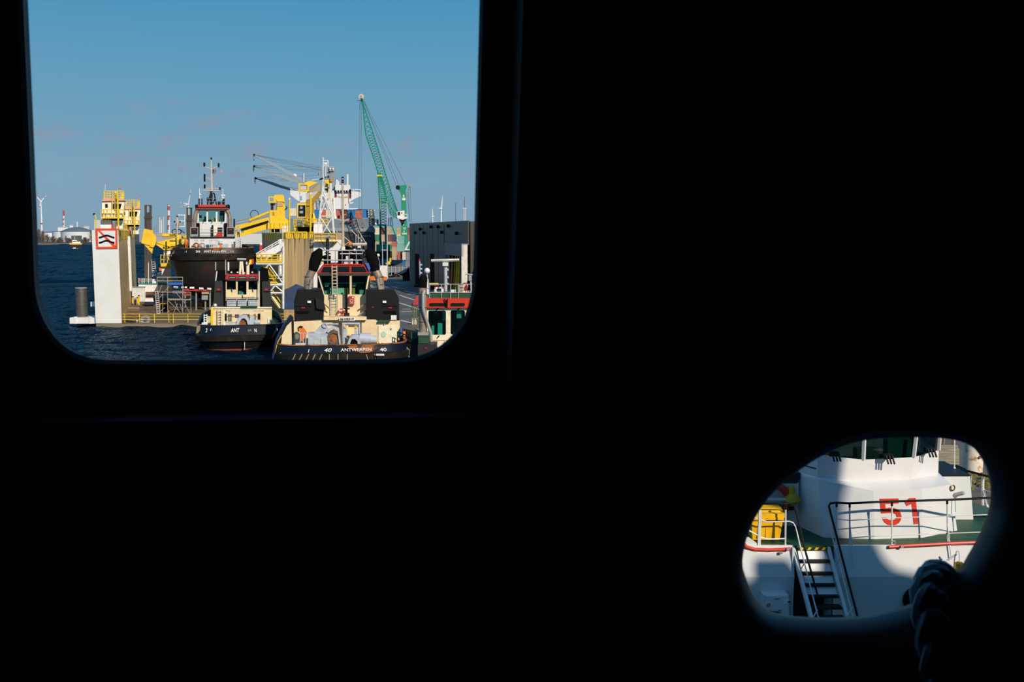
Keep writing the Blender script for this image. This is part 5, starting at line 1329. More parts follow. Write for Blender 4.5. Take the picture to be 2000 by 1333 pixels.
f.T(mm, 'dome_pole', GREY, [(738.5, 502), (742, 520), (738, 535)], 0.05, fs_ + 3, 4)
for x, y0_ in ((695, 458), (699.5, 457), (705, 462)):
    f.T(mm, 'whip_aerial', LGREY, [(x, y0_), (x, 490)], 0.035, fs_ + 2, 4)

# ---- tug 20-series in the middle
def e2(zx, zy): return 370 + zx / 7.984, 500 + zy / 7.984
f = Fr(466, 95)
t20 = thing('tugboat', 'cream tug with navy bow and red roof moored in front of the dry dock', 'tugboat', (f.A.x, f.A.y + 4, 0))
hw = 4.15
ol = tug_outline(hw, 24, 4.0, 4)
zr, zn, zf_ = f.P(466, 636.5).z, f.P(466, 655).z, f.P(466, 668).z
hull_band(f, t20, ol, hw, [-0.6, 0.18], [0.95, 0.62], 'boot_top', mat('boot_red', (0.22, 0.05, 0.03), 0.7))
hull_band(f, t20, ol, hw, [0.18, zf_], [0.60, 0.15], 'hull', HULLBLACK)
hull_band(f, t20, ol, hw, [zf_, zf_ + 0.08, zn - 0.08, zn], [0.12, -0.10, -0.10, 0.05], 'rubber_fender', FENDER)
bw = hull_band(f, t20, ol, hw, [zn, zr], [0.05, 0.15], 'bulwark', HULLBLUE, lab='navy bulwark with worn lettering')
hull_band(f, t20, ol, hw, [zr, zr + 0.05, zr + 0.05], [0.10, 0.10, 0.3], 'bulwark_cap', HULLBLACK)
hull_band(f, t20, ol, hw, [zr - 0.8, zr - 0.75], [0.25, 0.25], 'main_deck', DGREEN, cap=True)
f.L(bw, 'name', LET, 'ANT', 459, 645.5, 7.6, -0.03, 16, 0.03, 0.15)
f.L(bw, 'name', LET, 'N', 499, 645.8, 7.2, -0.02, 4.6, 0.03, -0.15)
f.L(bw, 'worn_letters', GREY, 'ER', 488, 646, 4.2, -0.02, 7, 0.0)
f.L(bw, 'number', LET, '2', 403, 645.5, 7.5, 0.25, 3.6, 0.02, 0.3)
f.G(bw, 'draft_mark', LET, [(410.5, 646.5), (411.7, 642), (412.7, 642), (411.6, 646.5)], 0.10, 0.02)
f.G(bw, 'draft_mark', LET, [(540.5, 642), (541.4, 642), (542, 646.5), (541.2, 646.5)], 0.45, 0.02)
f.B(t20, 'draft_board', WHITE, 477.3, 478.2, 669, 683, -0.2, 0.3)
f.G(t20, 'mooring_rope_guard', mat('guard_tan', (0.25, 0.19, 0.12), 0.8), [(384, 640), (392, 633), (396, 638), (388, 650), (383, 652)], 1.2, 0.3)
f.B(t20, 'lower_house', CREAM, 413, 531, 601.5, 638, 4.4, 8)
f.B(t20, 'yellow_corner', YELLOW, 411.8, 416.2, 601.5, 637, 4.2, 0.5)
f.T(t20, 'house_coaming', CREAM2, [(413, 602), (531, 602)], 0.10, 4.35, 4)
f.G(t20, 'house_arch', CREAM2, [(436, 605), (516, 605), (516, 607), (440, 607), (440, 636), (436, 636)], 4.3, 0.12)
for a, w_ in ((439, 4), (504, 4.5)):
    f.B(t20, 'porthole_window', GLASSD, a, a + w_, 613, 627, 4.25, 0.2)
for x0_, x1_, y0_, y1_ in ((446, 453, 614, 627), (459.5, 467, 614, 620), (474, 488, 614, 620), (496, 500, 614, 625)):
    go = f.B(t20, 'grating', CHAR, x0_, x1_, y0_, y1_, 4.28, 0.14)
    for i in range(4): f.B(go, 'grating_bar', CREAM2, x0_ + (x1_ - x0_) * (i + 0.4) / 4, x0_ + (x1_ - x0_) * (i + 0.6) / 4, y0_, y1_, 4.24, 0.05)
ladder(t20, f, 425.3, 432.3, 605, 636, 6, mat('ladder_pale', (0.70, 0.62, 0.48), 0.5), 0.05, 4.1, 'house_ladder')
f.G(t20, 'towing_bitt', WINCH, [(460.5, 637), (464, 623), (471, 616.5), (482, 616.5), (486.5, 623), (490, 637), (484.5, 637), (482, 627), (477.5, 622), (472.5, 623), (468, 629), (465, 637)], 2.6, 0.9)
f.G(t20, 'bitt_opening', RUST, [(465, 637), (468, 629), (472.5, 623), (477.5, 622), (482, 627), (484.5, 637)], 2.9, 0.4)
f.B(t20, 'winch_box', WINCH, 488, 497, 618, 637, 3.2, 0.9); f.T(t20, 'winch_motor', WINCH, [(497, 630), (508, 630)], 0.26, 3.3, 10)
f.B(t20, 'hatch_cover', LGREY, 440, 462, 631, 637, 2.8, 0.8)
f.T(t20, 'deck_rail', LGREY, [(446, 612), (450, 608), (494, 608), (499, 613)], 0.035, 3.4, 4)
f.B(t20, 'orange_buoy', ORANGE, 500, 502.5, 618, 621, 3.4, 0.2); f.B(t20, 'small_notice', WHITE, 523, 528, 622, 631, 4.3, 0.1)
f.B(t20, 'white_stand', WHITE, 394, 405.5, 631, 634.5, 2.4, 0.7)
ladder(t20, f, 398.5, 404, 614, 632, 4, WHITE, 0.05, 2.6, 'deck_ladder')
f.T(t20, 'life_vest', mat('pale_yellow', (0.62, 0.55, 0.20), 0.7), [(408, 618), (407, 631)], 0.2, 3.0, 6)
# stacks
for k, (lo_, hi_, bx_) in enumerate((([(416.5, 600), (420, 549), (434.5, 549), (436.5, 600)], [(422, 549), (424, 530), (430, 528), (440, 529), (440, 549)], 427), ([(512.5, 600), (511.5, 550), (527.5, 550), (529.5, 600)], [(507.5, 549), (507.5, 528), (511, 523), (523.5, 526), (524, 549)], 520))):
    so = f.G(t20, 'funnel_casing', STACKGREY, lo_, 4.6, 2.4)
    f.G(so, 'funnel_top', SOOT, hi_, 4.7, 2.0)
    f.B(so, 'casing_side', SOOT, *((434, 440) if k == 0 else (507, 513)), 549, 600, 4.9, 2)
    f.B(so, 'maker_badge', RED, bx_ - 3.2, bx_ + 3.2, 564.5, 567.5, 4.55, 0.06)
    f.B(so, 'casing_seam', SOOT, bx_ - 6, bx_ + 6, 569.5, 571, 4.55, 0.06)
    f.T(so, 'casing_edge', WHITE if k == 0 else CREAM2, [(421, 549), (423.5, 530)] if k == 0 else [(506, 600), (506, 530)], 0.06, 4.6, 4)
p = f.P(420.5, 596.5, 4.2); MB().lathe(p, [(0.13, -0.1), (0.15, 0.0), (0.02, 0.05)], 12, -f.v).build('searchlight', CREAM2, t20, True)
# wheelhouse
s0_ = 5.2
wins = [rect(442.8, 460.8, 549, 566), rect(464.2, 481.4, 549, 575.8), rect(485.3, 503.3, 549, 566)]
wo = f.G(t20, 'wheelhouse_front', CREAM, rect(441, 505, 545, 600), s0_, 0.15, [list(reversed(w_)) for w_ in wins])
for w_ in wins: f.G(wo, 'window_pane', PANE, w_, s0_ + 0.07, 0.02)
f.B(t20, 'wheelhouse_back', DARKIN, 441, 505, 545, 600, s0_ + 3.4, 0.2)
f.B(t20, 'side_wall', CREAM, 441, 442, 545, 600, s0_ + 0.15, 3.3); f.B(t20, 'side_wall', CREAM, 504, 505, 545, 600, s0_ + 0.15, 3.3)
for x0_, x1_, y0_, y1_, m_ in ((466, 472, 569, 576, TEAL), (472, 478, 571, 576, LGREY), (487, 496, 558, 566, CHAR), (497, 502, 550, 556, TEAL), (446, 456, 561, 566, CHAR), (470, 474, 560.5, 562, GYELLOW)):
    f.B(t20, 'console', m_, x0_, x1_, y0_, y1_, s0_ + 1.0, 0.4)
rf = f.G(t20, 'wheelhouse_roof', RED, [(443, 537), (502, 537), (505.5, 540), (506, 546), (440, 546), (440.5, 540)], s0_ - 0.4, 4.4)
for x0_, x1_ in ((446, 461), (464, 482), (485, 501)):
    so = f.G(rf, 'roof_window', BLACK, [(x0_ + 1.5, 540), (x1_ - 1, 540), (x1_, 544.3), (x0_, 544.3)], s0_ - 0.44, 0.06)
    f.B(so, 'window_reflection', TEAL, x0_ + 2, x1_ - 2, 541.4, 543.2, s0_ - 0.46, 0.03)
for x in (452, 473, 493):
    f.T(t20, 'wiper', BLACK, [(x, 566 if x != 473 else 577), (x + 1.4, 570.5 if x != 473 else 583)], 0.045, s0_ - 0.1, 4)
f.L(t20, 'registration_number', GREY, '06104157', 487, 581.6, 3.4, s0_ - 0.03, 20, 0.0)
for x0_, x1_ in ((443.3, 461.5), (464, 481.5), (485, 502.5)):
    lo = f.B(t20, 'locker', WINCH, x0_, x1_, 585, 598.5, s0_ - 0.9, 0.8)
    for y in (589, 593.5): f.B(lo, 'locker_seam', CHAR, x0_ + 0.4, x1_ - 0.4, y, y + 0.5, s0_ - 0.93, 0.05)
f.B(t20, 'green_sill', DGREEN, 471, 503, 598, 600.5, s0_ - 1.2, 0.6)
for y in (582.5, 585): f.T(t20, 'front_rail', BLACK, [(441, y), (505, y)], 0.03, s0_ - 1.0, 4)
# roof gear
for x0_, y0_, x1_, y1_, r_, m_ in ((446, 512, 446, 529, 0.09, WHITE), (470, 511, 468.5, 537, 0.11, CREAM2), (472.5, 511, 475, 537, 0.11, CREAM2), (484, 513, 484, 537, 0.16, CREAM2), (440.5, 508, 440.5, 537, 0.05, TAN), (421, 512, 421, 528, 0.06, mat('pale_green', (0.35, 0.45, 0.33), 0.6))):
    f.T(t20, 'roof_mast', m_, [(x0_, y0_), (x1_, y1_)], r_, s0_ + 1, 6)
f.T(t20, 'radar_scanner', LGREY, [(463, 506.5), (481, 507)], 0.10, s0_ + 1, 4)
f.B(t20, 'radar_gear', BLACK, 465, 480, 508, 512.5, s0_ + 1.1, 0.4)
oval(f, t20, 'searchlight', BLACK, 482.5, 514, 3.4, 5, s0_ + 0.8, 0.4); oval(f, t20, 'searchlight_glass', LGREY, 482, 514.5, 2, 3.2, s0_ + 0.76, 0.05)
for x, y in ((452, 532), (464, 532), (493, 532), (477, 533.5)):
    f.B(t20, 'roof_lamp', CREAM2, x - 1.6, x + 1.6, y - 1, y + 1.3, s0_ + 0.2, 0.2)
f.B(t20, 'roof_equipment', SOOT, 446, 502, 525, 537, s0_ + 2.2, 0.4)
fg = thing('tricolour_flag', 'black yellow and red flag flying above the middle tug', 'flag', f.P(489, 518, s0_ + 1.2))
for x0_, x1_, m_ in ((483.5, 487, BLACK), (487, 491.5, mat('flag_yellow', (0.80, 0.62, 0.02), 0.7)), (491.5, 496, BRED)):
    f.G(fg, 'flag_band', m_, [(x0_, 508.5 - (x0_ - 483) * 0.18), (x1_, 508.5 - (x1_ - 483) * 0.18), (x1_ - 0.5, 518 - (x1_ - 483) * 0.25), (x0_ - 0.3, 518.5 - (x0_ - 483) * 0.1)], s0_ + 1.2, 0.03)

# ---- tug 30 up in the dock
def e3(zx, zy): return 320 + zx / 7.984, 420 + zy / 7.984
f = Fr(416, 141)
t30 = thing('tugboat', 'white and black tug marked 30 raised high in the dry dock', 'tugboat', (f.A.x, f.A.y + 4, PZ))
hw = 5.85
ol = tug_outline(hw, 26, 4.5, 2.6)
zr, zn, zf_ = f.P(416, 485.5).z, f.P(416, 496).z, f.P(416, 510).z
zk_ = PZ + 1.3
HB = mat('drydock_hull', (0.005, 0.0045, 0.004), 0.6, c2=(0.04, 0.008, 0.005), scale=0.35, lo=0.52, hi=0.75)
hull_band(f, t30, ol, hw, [zk_, zk_ + 0.8, zk_ + 2.2, zf_], [3.4, 1.8, 0.9, 0.25], 'hull', HB, lab='dark red and black underwater hull')
hull_band(f, t30, ol, hw, [zf_, zf_ + 0.1, zn - 0.1, zn], [0.2, -0.05, -0.05, 0.1], 'rubber_fender', FENDER)
bw = hull_band(f, t30, ol, hw, [zn, zr], [0.15, 0.35], 'bulwark', HULLBLACK, lab='black bulwark with the name')
hull_band(f, t30, ol, hw, [zr, zr + 0.08, zr + 0.08], [0.3, 0.3, 0.6], 'bulwark_cap', RUSTP)
hull_band(f, t30, ol, hw, [zr - 0.7, zr - 0.65], [0.5, 0.5], 'main_deck', DGREEN, cap=True)
for i in range(5):
    x = 388 + 14 * i
    f.B(t30, 'keel_block', mat('block_tan', (0.22, 0.17, 0.11), 0.9), x, x + 7, 592, 603, 5.5 + i * 0.6, 1.2)
f.L(bw, 'name', LET, 'ANTWERPEN', 419.5, 491.3, 4.6, 0.04, 39, 0.012)
f.L(bw, 'number', LET, '30', 386.5, 491.6, 4.3, 0.12, 8, 0.012)
f.L(bw, 'number', mat('worn_white', (0.45, 0.40, 0.28), 0.7), '30', 452.5, 491.8, 4.3, 0.18, 7.5, 0.012)
f.G(bw, 'draft_mark', LET, [(363, 493.5), (364, 490), (364.8, 490), (363.9, 493.5)], 0.55, 0.02)
f.G(bw, 'rust_patch', RUSTP, [(410, 486), (434, 486), (432, 490), (412, 490)], 0.0, 0.02)
for x, y in ((375, 548), (386.5, 543)):
    oval(f, t30, 'hull_anode', WHITE, x, y, 2.2, 1.2, 1.3, 0.06)
f.B(t30, 'aft_house', BOATWHITE, 370.5, 472, 464.5, 488, 4.0, 8)
f.B(t30, 'upper_deck_edge', BLACK, 372, 459, 462.5, 465, 3.8, 8)
f.B(t30, 'wheelhouse_base', BOATWHITE, 390, 438.5, 434, 464, 6.0, 5)
f.B(t30, 'base_panel', CREAM2, 416.5, 422.5, 443.5, 461, 5.92, 0.1)
f.B(t30, 'base_door', CHAR, 425, 434.5, 444.5, 455, 5.92, 0.1); f.B(t30, 'life_raft', BRED, 424.5, 435, 455, 459.5, 5.5, 0.5); f.B(t30, 'life_raft_rack', BRED, 420, 435, 460.5, 462.5, 5.4, 0.6)
f.T(t30, 'tow_post', BLACK, [(415, 440), (415, 463)], 0.13, 5.4, 6)
for y in (449, 454):
    f.T(t30, 'front_rail', LGREY, [(392, y), (437, y)], 0.03, 5.2, 4)
for sg_, (x0_, x1_) in ((-1, (372, 387)), (1, (443, 458))):
    so = f.B(t30, 'funnel_casing', BLACK, x0_, x1_, 444.5, 464, 5.0, 2.5)
    f.G(so, 'casing_frame', GREY, rect(x0_ - 0.3, x1_ + 0.3, 443.8, 463.5), 4.94, 0.05, [list(reversed(rect(x0_ + 1.2, x1_ - 1.2, 445.5, 458)))])
    f.B(so, 'maker_badge', RED, (x0_ + x1_) / 2 - 2.6, (x0_ + x1_) / 2 + 2.6, 448.3, 450, 4.9, 0.06)
    xo = (380.5, 381.5, 386) if sg_ < 0 else (448.5, 447.5, 443)
    px_ = f.T(so, 'exhaust_pipe', PIPE, [(xo[0], 446), (xo[0], 428), (xo[1], 420), (xo[2], 409)], 0.26, 6.0, 10)
    p = f.P(384.5 if sg_ < 0 else 445.5, 403, 6.0); MB().ball(p, 0.25, 10).build('exhaust_tip', SOOT, so, True)
    f.T(so, 'exhaust_mouth', SOOT, [(384.5 if sg_ < 0 else 445.5, 402.5, 5.7), (385 if sg_ < 0 else 445, 407, 6.2)], 0.26, 6, 10)
    f.B(so, 'casing_pillar', SOOT, *((384, 390) if sg_ < 0 else (438, 444)), 436, 463, 5.6, 0.8)
f.T(t30, 'stack_rail', BLACK, [(457.5, 428), (457.5, 446)], 0.12, 5.5, 6)
s0_ = 6.1
wout = [(384, 409), (443, 409), (440.5, 436), (387.5, 436)]
wins = [[(387.8, 412), (403, 412), (403, 433.5), (389.5, 433.5)], rect(406.5, 421.5, 412, 433.5), [(424.8, 412), (439.6, 412), (438.3, 433.5), (424.8, 433.5)]]
wo = f.G(t30, 'wheelhouse_front', BOATWHITE, wout, s0_, 0.15, [list(reversed(w_)) for w_ in wins])
for w_ in wins: f.G(wo, 'window_pane', PANEC, w_, s0_ + 0.07, 0.02)
bko = f.G(t30, 'wheelhouse_back', BOATWHITE, rect(386, 441, 409, 436), s0_ + 3.5, 0.1, [list(reversed(rect(389, 403, 410.5, 429))), list(reversed(rect(406, 422, 410.5, 429))), list(reversed(rect(425, 438, 410.5, 429)))])
for x0_, x1_ in ((389, 403), (406, 422), (425, 438)): f.B(bko, 'rear_pane', PANEC, x0_, x1_, 410.5, 429, s0_ + 3.54, 0.02)
f.B(t30, 'side_wall', BOATWHITE, 385, 388, 409, 436, s0_ + 0.15, 3.4); f.B(t30, 'side_wall', BOATWHITE, 439, 442, 409, 436, s0_ + 0.15, 3.4)
for x0_, x1_, y0_, y1_, m_ in ((389, 394, 421, 426, BLACK), (390, 396, 428, 433, TEAL), (399, 403, 423, 433, CHAR), (413.5, 421, 426, 434, mat('box_tan', (0.42, 0.30, 0.14), 0.7)), (425, 428, 426, 434, mat('box_tan', (0.42, 0.30, 0.14), 0.7)), (429, 438, 412, 433, mat('dark_teal', (0.03, 0.08, 0.08), 0.7))):
    f.B(t30, 'cabin_fitting', m_, x0_, x1_, y0_, y1_, s0_ + 0.9, 0.4)
rf = f.B(t30, 'wheelhouse_roof', BLACK, 383, 446, 400.5, 409.2, s0_ - 0.5, 4.6)
f.B(rf, 'roof_band', BRED, 387.5, 440.5, 400.2, 404.3, s0_ - 0.58, 0.1); f.B(rf, 'roof_lower_band', RED, 380, 447, 407.2, 408.8, s0_ - 0.58, 0.1)
for x in (396.5, 413.5, 433):
    f.T(wo, 'wiper', BLACK, [(x + 1, 433), (x - 1, 437)], 0.05, s0_ - 0.1, 4)
# mast
MT = mat('mast_beige', (0.55, 0.47, 0.38), 0.5)
mm = f.T(t30, 'mast', MT, [(414, 378), (413, 350), (412.5, 320), (412.5, 309)], [0.16, 0.13, 0.10, 0.08], s0_ + 1.5, 8)
f.T(mm, 'masthead_light', BLACK, [(412.6, 307.8), (412.6, 312)], 0.11, s0_ + 1.5, 8)
f.T(mm, 'mast_foot', BLACK, [(413, 372), (412, 400)], 0.2, s0_ + 1.5, 6)
for a, c in (((414, 376), (419, 379)), ((419, 379), (420, 388)), ((420, 388), (416, 398)), ((411, 380), (405, 400)), ((420, 385), (423, 402)), ((405, 386), (406, 402))):
    f.T(mm, 'mast_brace', BLACK, [a, c], 0.10, s0_ + 1.5, 5)
for pts in ([(397, 325.5), (409, 329), (412.7, 332), (420, 327), (429, 326)], [(399.5, 348), (407, 348.5), (412.8, 353)], [(399, 368), (431, 368.5)]):
    f.T(mm, 'spreader', MT, pts, 0.06, s0_ + 1.5, 5)
f.T(mm, 'radar_scanner', mat('radar_pink', (0.62, 0.50, 0.45), 0.5), [(396.5, 372.5), (428, 373.5)], 0.09, s0_ + 1.3, 4)
for x, y0_, y1_ in ((399, 318, 325.5), (427, 319, 327), (399.5, 340, 355), (399.7, 360.5, 368), (429.5, 366, 371)):
    stack_light(mm, f, x, y0_, y1_, s0_ + 1.5, r=0.13)
f.B(mm, 'red_lamp', BRED, 423.5, 425, 363, 366, s0_ + 1.5, 0.2)
for a, c in (((417, 340), (421.5, 366)), ((431, 338), (434, 372)), ((407, 350), (404, 368))):
    f.T(mm, 'halyard', GREY, [a, c], 0.015, s0_ + 1.5, 4)
for x, y0_, m_ in ((389.5, 368, WHITE), (391, 379, LGREY), (433.5, 380, WHITE), (437, 380, WHITE), (435, 369, WHITE), (394.5, 388, BLACK), (406, 386, BLACK)):
    f.T(t30, 'roof_aerial', m_, [(x, y0_), (x, 401)], 0.05 if m_ is not BLACK else 0.09, s0_ + 1, 5)
for x, y in ((391, 380.5), (433, 382.5), (437.5, 382)):
    MB().ball(f.P(x, y, s0_ + 1), 0.15, 8).build('dome_aerial', WHITE, t30, True)
for y in (388.5, 394):
    f.T(t30, 'roof_rail', GREY, [(389, y), (440, y)], 0.03, s0_ + 0.2, 4)
f.B(t30, 'roof_cabinet', BLACK, 435, 439, 389, 400.5, s0_ + 0.5, 0.8); f.B(t30, 'roof_cabinet', BLACK, 387.5, 390.5, 388, 400.5, s0_ + 0.5, 0.8); f.B(t30, 'roof_cabinet', CHAR, 425, 431, 393, 400.5, s0_ + 0.8, 0.8)
f2 = thing('tricolour_flag', 'small dark flag high on the mast of the raised tug', 'flag', f.P(419, 339, s0_ + 1.5))
for x0_, x1_, m_ in ((415.5, 417.8, BLACK), (417.8, 420, mat('flag_ochre', (0.22, 0.16, 0.06), 0.8)), (420, 422.3, mat('flag_rust', (0.28, 0.06, 0.04), 0.8))):
    f.G(f2, 'flag_band', m_, [(x0_, 331), (x1_, 331), (x1_ - 1, 339.5), (x0_ - 0.2, 339)], s0_ + 1.5, 0.03)
f3 = thing('red_pennant', 'faded red pennant beside the mast of the raised tug', 'flag', f.P(433, 338, s0_ + 1.5))
f.G(f3, 'pennant_cloth', mat('faded_red', (0.55, 0.28, 0.25), 0.8), [(430.5, 332.5), (435.5, 333), (434, 337.5), (431, 336.5)], s0_ + 1.5, 0.03)
f.T(f3, 'pennant_line', GREY, [(428, 327), (431, 334)], 0.015, s0_ + 1.5, 4)
# working deck
for cx, m_ in ((383.5, RUST), (395, mat('rope_grey', (0.35, 0.33, 0.30), 0.8))):
    MB().torus(f.P(cx, 480, 2.6), f.v, 0.32, 0.12, 16, 6).build('winch_drum', m_, t30, True)
    f.T(t30, 'drum_frame', LGREY, [(cx - 4, 470), (cx + 4, 470)], 0.12, 2.6, 5)
    f.T(t30, 'drum_hub', LGREY, [(cx, 480, 2.2), (cx, 480, 3.2)], 0.14, 2.6, 8)
for x in (409.5, 413, 422, 425):
    f.B(t30, 'gantry_post', LGREY, x - 0.8, x + 0.8, 470, 486, 2.6, 0.3)
f.B(t30, 'gantry_beam', LGREY, 407.5, 427, 469, 471, 2.6, 0.3)
f.B(t30, 'orange_cabinet', ORANGE, 428.5, 433, 477, 484.5, 2.7, 0.4); f.B(t30, 'grey_cabinet', WINCH, 434, 446, 477, 485, 2.7, 0.7); f.B(t30, 'pale_window', mat('pale_teal', (0.45, 0.58, 0.55), 0.5), 428, 435, 470, 476, 3.6, 0.4)
f.G(t30, 'fairlead_block', LGREY, [(413, 486), (416, 479), (424, 479), (427, 486)], 1.6, 0.6)
ladder(t30, f, 460.5, 471.3, 464, 487, 6, BOATWHITE, 0.07, 2.4, 'side_ladder')
f.B(t30, 'ladder_back', LGREY, 461, 471, 464, 487, 2.9, 0.1)
f.G(t30, 'quarter_gear', SOOT, [(474, 478), (484, 481), (494, 492), (497, 505), (478, 500)], 2.4, 0.8); f.G(t30, 'quarter_gear', mat('stay_grey', (0.16, 0.16, 0.12), 0.6), [(333, 500), (340, 490), (352, 486), (356, 494), (340, 504)], 2.4, 0.8)

# ---- tug with the red roof, lower right of the window
def er(zx, zy): return 740 + zx / 5.127, 460 + zy / 5.127
f = Fr(900, 58)
tr = thing('tugboat', 'cream tug with bright red roof band cut off by the window edge', 'tugboat', (f.A.x, f.A.y + 3, 0))
wins = [rrect(836.5, 871, 607, 654.5, 3), rrect(880, 908, 606.5, 654, 3), rrect(917, 948, 606, 653, 3), rrect(957, 985, 606, 653, 3)]
wo = f.G(tr, 'wheelhouse_front', CREAM2, [(832.5, 600), (990, 600), (990, 735), (846, 735), (832.5, 640)], 0, 0.12, [list(reversed(w_)) for w_ in wins])
for w_ in wins: f.G(wo, 'window_pane', PANE, w_, 0.06, 0.02)
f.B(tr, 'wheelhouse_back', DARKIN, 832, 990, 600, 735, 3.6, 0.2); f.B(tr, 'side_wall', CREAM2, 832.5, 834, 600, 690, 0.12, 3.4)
for x0_, x1_, y0_, y1_ in ((855, 864, 632, 654.5), (864.5, 871, 607, 627), (843, 848, 637, 654), (892, 902, 608, 622), (886, 900, 651, 654)):
    f.B(tr, 'cabin_fitting', mat('cabin_teal', (0.02, 0.36, 0.30), 0.6), x0_, x1_, y0_, y1_, 0.35, 0.3)
f.B(tr, 'cabin_light', WHITE, 848, 854, 611, 612.2, 0.8, 0.1)
f.T(tr, 'panel_seam', CREAM, [(847, 665), (960, 664)], 0.025, -0.02, 4); f.T(tr, 'panel_seam', CREAM, [(868.5, 665), (868.5, 700)], 0.025, -0.02, 4)
rf = f.B(tr, 'roof_band', BRED, 831.5, 990, 583.5, 601.5, -0.25, 4.2)
for x0_, x1_ in ((838.5, 872), (880, 908), (916.5, 945)):
    f.G(rf, 'roof_slot', BLACK, rrect(x0_, x1_, 592.3, 598.6, 2.5), -0.28, 0.05)
f.B(tr, 'roof_coaming', DGREEN, 842, 990, 573, 584, 0.2, 3.2)
f.B(tr, 'deckhouse', CREAM2, 846, 990, 690, 760, -0.6, 5)
for x, s_ in ((854, 0), (895, 0)): f.T(tr, 'wiper', BLACK, [(x - 2, 606.5), (x + 2, 602)], 0.03, -0.1, 4)
f.T(tr, 'wiper', BLACK, [(855, 660), (858, 655.5)], 0.03, -0.1, 4)
for pts in ([(868, 584), (870, 590), (872.5, 602)], [(874, 584), (873.5, 592), (873, 602)]): f.T(tr, 'hanging_cable', BLACK, pts, 0.03, -0.35, 5)
xo = f.T(tr, 'exhaust_pipe', PIPE, [(827, 657, -1), (826, 628, -1), (825.3, 595, -1), (825.5, 560, -1)], 0.22, -1, 14)
f.T(xo, 'exhaust_tip', SOOT, [(825.5, 562, -1), (826, 552, -1), (827, 545.5, -1)], 0.24, -1, 12)
p = f.P(827, 545, -1); MB().ball(p, 0.235, 12).build('exhaust_mouth', SOOT, xo, True)
for y in (575, 601, 629):
    p = f.P(825.8, y, -1); MB().lathe(p, [(0.232, -0.015), (0.232, 0.015)], 14).build('pipe_clamp', CHAR, xo)
f.T(xo, 'thin_pipe', STEEL, [(828.5, 568, -1.3), (826.5, 574, -1.35), (826.5, 603, -1.35), (831, 620, -1.3), (841, 650, -1.2), (842.5, 668, -1.2)], 0.09, -1.3, 8)
f.B(tr, 'funnel_base', DGREEN, 817, 838, 655, 671, -1.4, 1.2); f.B(tr, 'funnel_base_cap', STEEL, 816, 837, 650, 655.5, -1.45, 1.2)
f.B(tr, 'grey_engine_box', STACKGREY, 816, 853, 673, 698, -1.8, 1.6); f.B(tr, 'engine_box_badge', RED, 829, 834, 679.5, 681.5, -1.84, 0.05)
f.G(tr, 'dark_bulwark', HULLBLACK, [(800, 668), (816, 660), (846, 668), (862, 690), (862, 760), (800, 760)], -0.6, 0.4)
f.B(tr, 'green_railing_panel', mat('dull_green', (0.03, 0.07, 0.06), 0.6), 803, 818, 650, 700, -0.3, 0.3)
f.G(tr, 'red_gangway', mat('gangway_red', (0.45, 0.04, 0.05), 0.6), [(804, 596), (814, 578.5), (817, 577.5), (817, 596)], 0.5, 0.4)
for x in (805, 808, 812, 815): f.T(tr, 'gangway_leg', mat('leg_olive', (0.16, 0.17, 0.08), 0.6), [(x, 596), (x + 3, 640)], 0.03, 0.6, 4)
# roof outfit
rd = f.T(tr, 'radar_post', LGREY, [(870.5, 518), (870.5, 572)], 0.10, 1.0, 8)
f.T(rd, 'radar_scanner', mat('radar_cream', (0.72, 0.66, 0.58), 0.5), [(842, 509.5), (897, 508)], 0.075, 1.0, 4); f.B(rd, 'radar_gear', WHITE, 864.5, 875.5, 513, 520, 0.8, 0.3)
for y in (525, 540, 553): f.B(rd, 'post_bracket', LGREY, 872, 876, y, y + 4, 0.9, 0.2)
p = f.P(834.2, 529.3, 0.6); MB().ball(p, 0.17, 14).build('dome_aerial', WHITE, tr, True)
f.T(tr, 'dome_pole', LGREY, [(834.2, 536), (834.5, 545)], 0.03, 0.6, 6); f.T(tr, 'dome_base', WHITE, [(834.5, 545), (835.5, 575)], 0.07, 0.6, 8)
am = f.T(tr, 'aerial_mast', STEEL, [(819.5, 510), (820.5, 548)], 0.05, 1.2, 6)
for y in (516, 524, 532, 539): f.B(am, 'mast_fitting', LGREY, 820.5, 824.5, y, y + 3, 1.15, 0.1)
f.B(am, 'red_cap', RED, 818, 820.5, 506.5, 511, 1.15, 0.12)
lo = f.G(tr, 'striped_lifebuoy', WHITE, rrect(848.5, 866.5, 561, 573.5, 4), 0.4, 0.12, [list(reversed(rrect(852.5, 862.5, 564, 570.5, 2)))])
for x, y in ((849.5, 563), (865.5, 562.5), (849.5, 572), (865.5, 572), (857, 561.7), (857, 573)): f.B(lo, 'red_band', BRED, x - 1.2, x + 1.2, y - 1.2, y + 1.2, 0.37, 0.18)
MB().torus(f.P(908, 559.5, 0.9), f.v + f.u * 0.5, 0.17, 0.05, 18, 8).build('red_lifebuoy', BRED, tr, True)
f.B(tr, 'white_cabinet', WHITE, 881, 890, 566.5, 583.5, 0.5, 0.4)
sb = f.B(tr, 'slatted_locker', CREAM2, 896.5, 905.5, 558.5, 581.5, 0.4, 0.4)
for i in range(8): f.B(sb, 'slat_gap', CHAR, 897.5, 904.5, 561 + i * 2.4, 562.1 + i * 2.4, 0.38, 0.05)
f.B(tr, 'hazard_board', WHITE, 906, 919, 568.5, 573, 0.6, 0.06)
for i in range(3): f.G(tr, 'hazard_stripe', BRED, [(907 + 4 * i, 573), (909 + 4 * i, 573), (911 + 4 * i, 568.5), (909 + 4 * i, 568.5)], 0.56, 0.05)
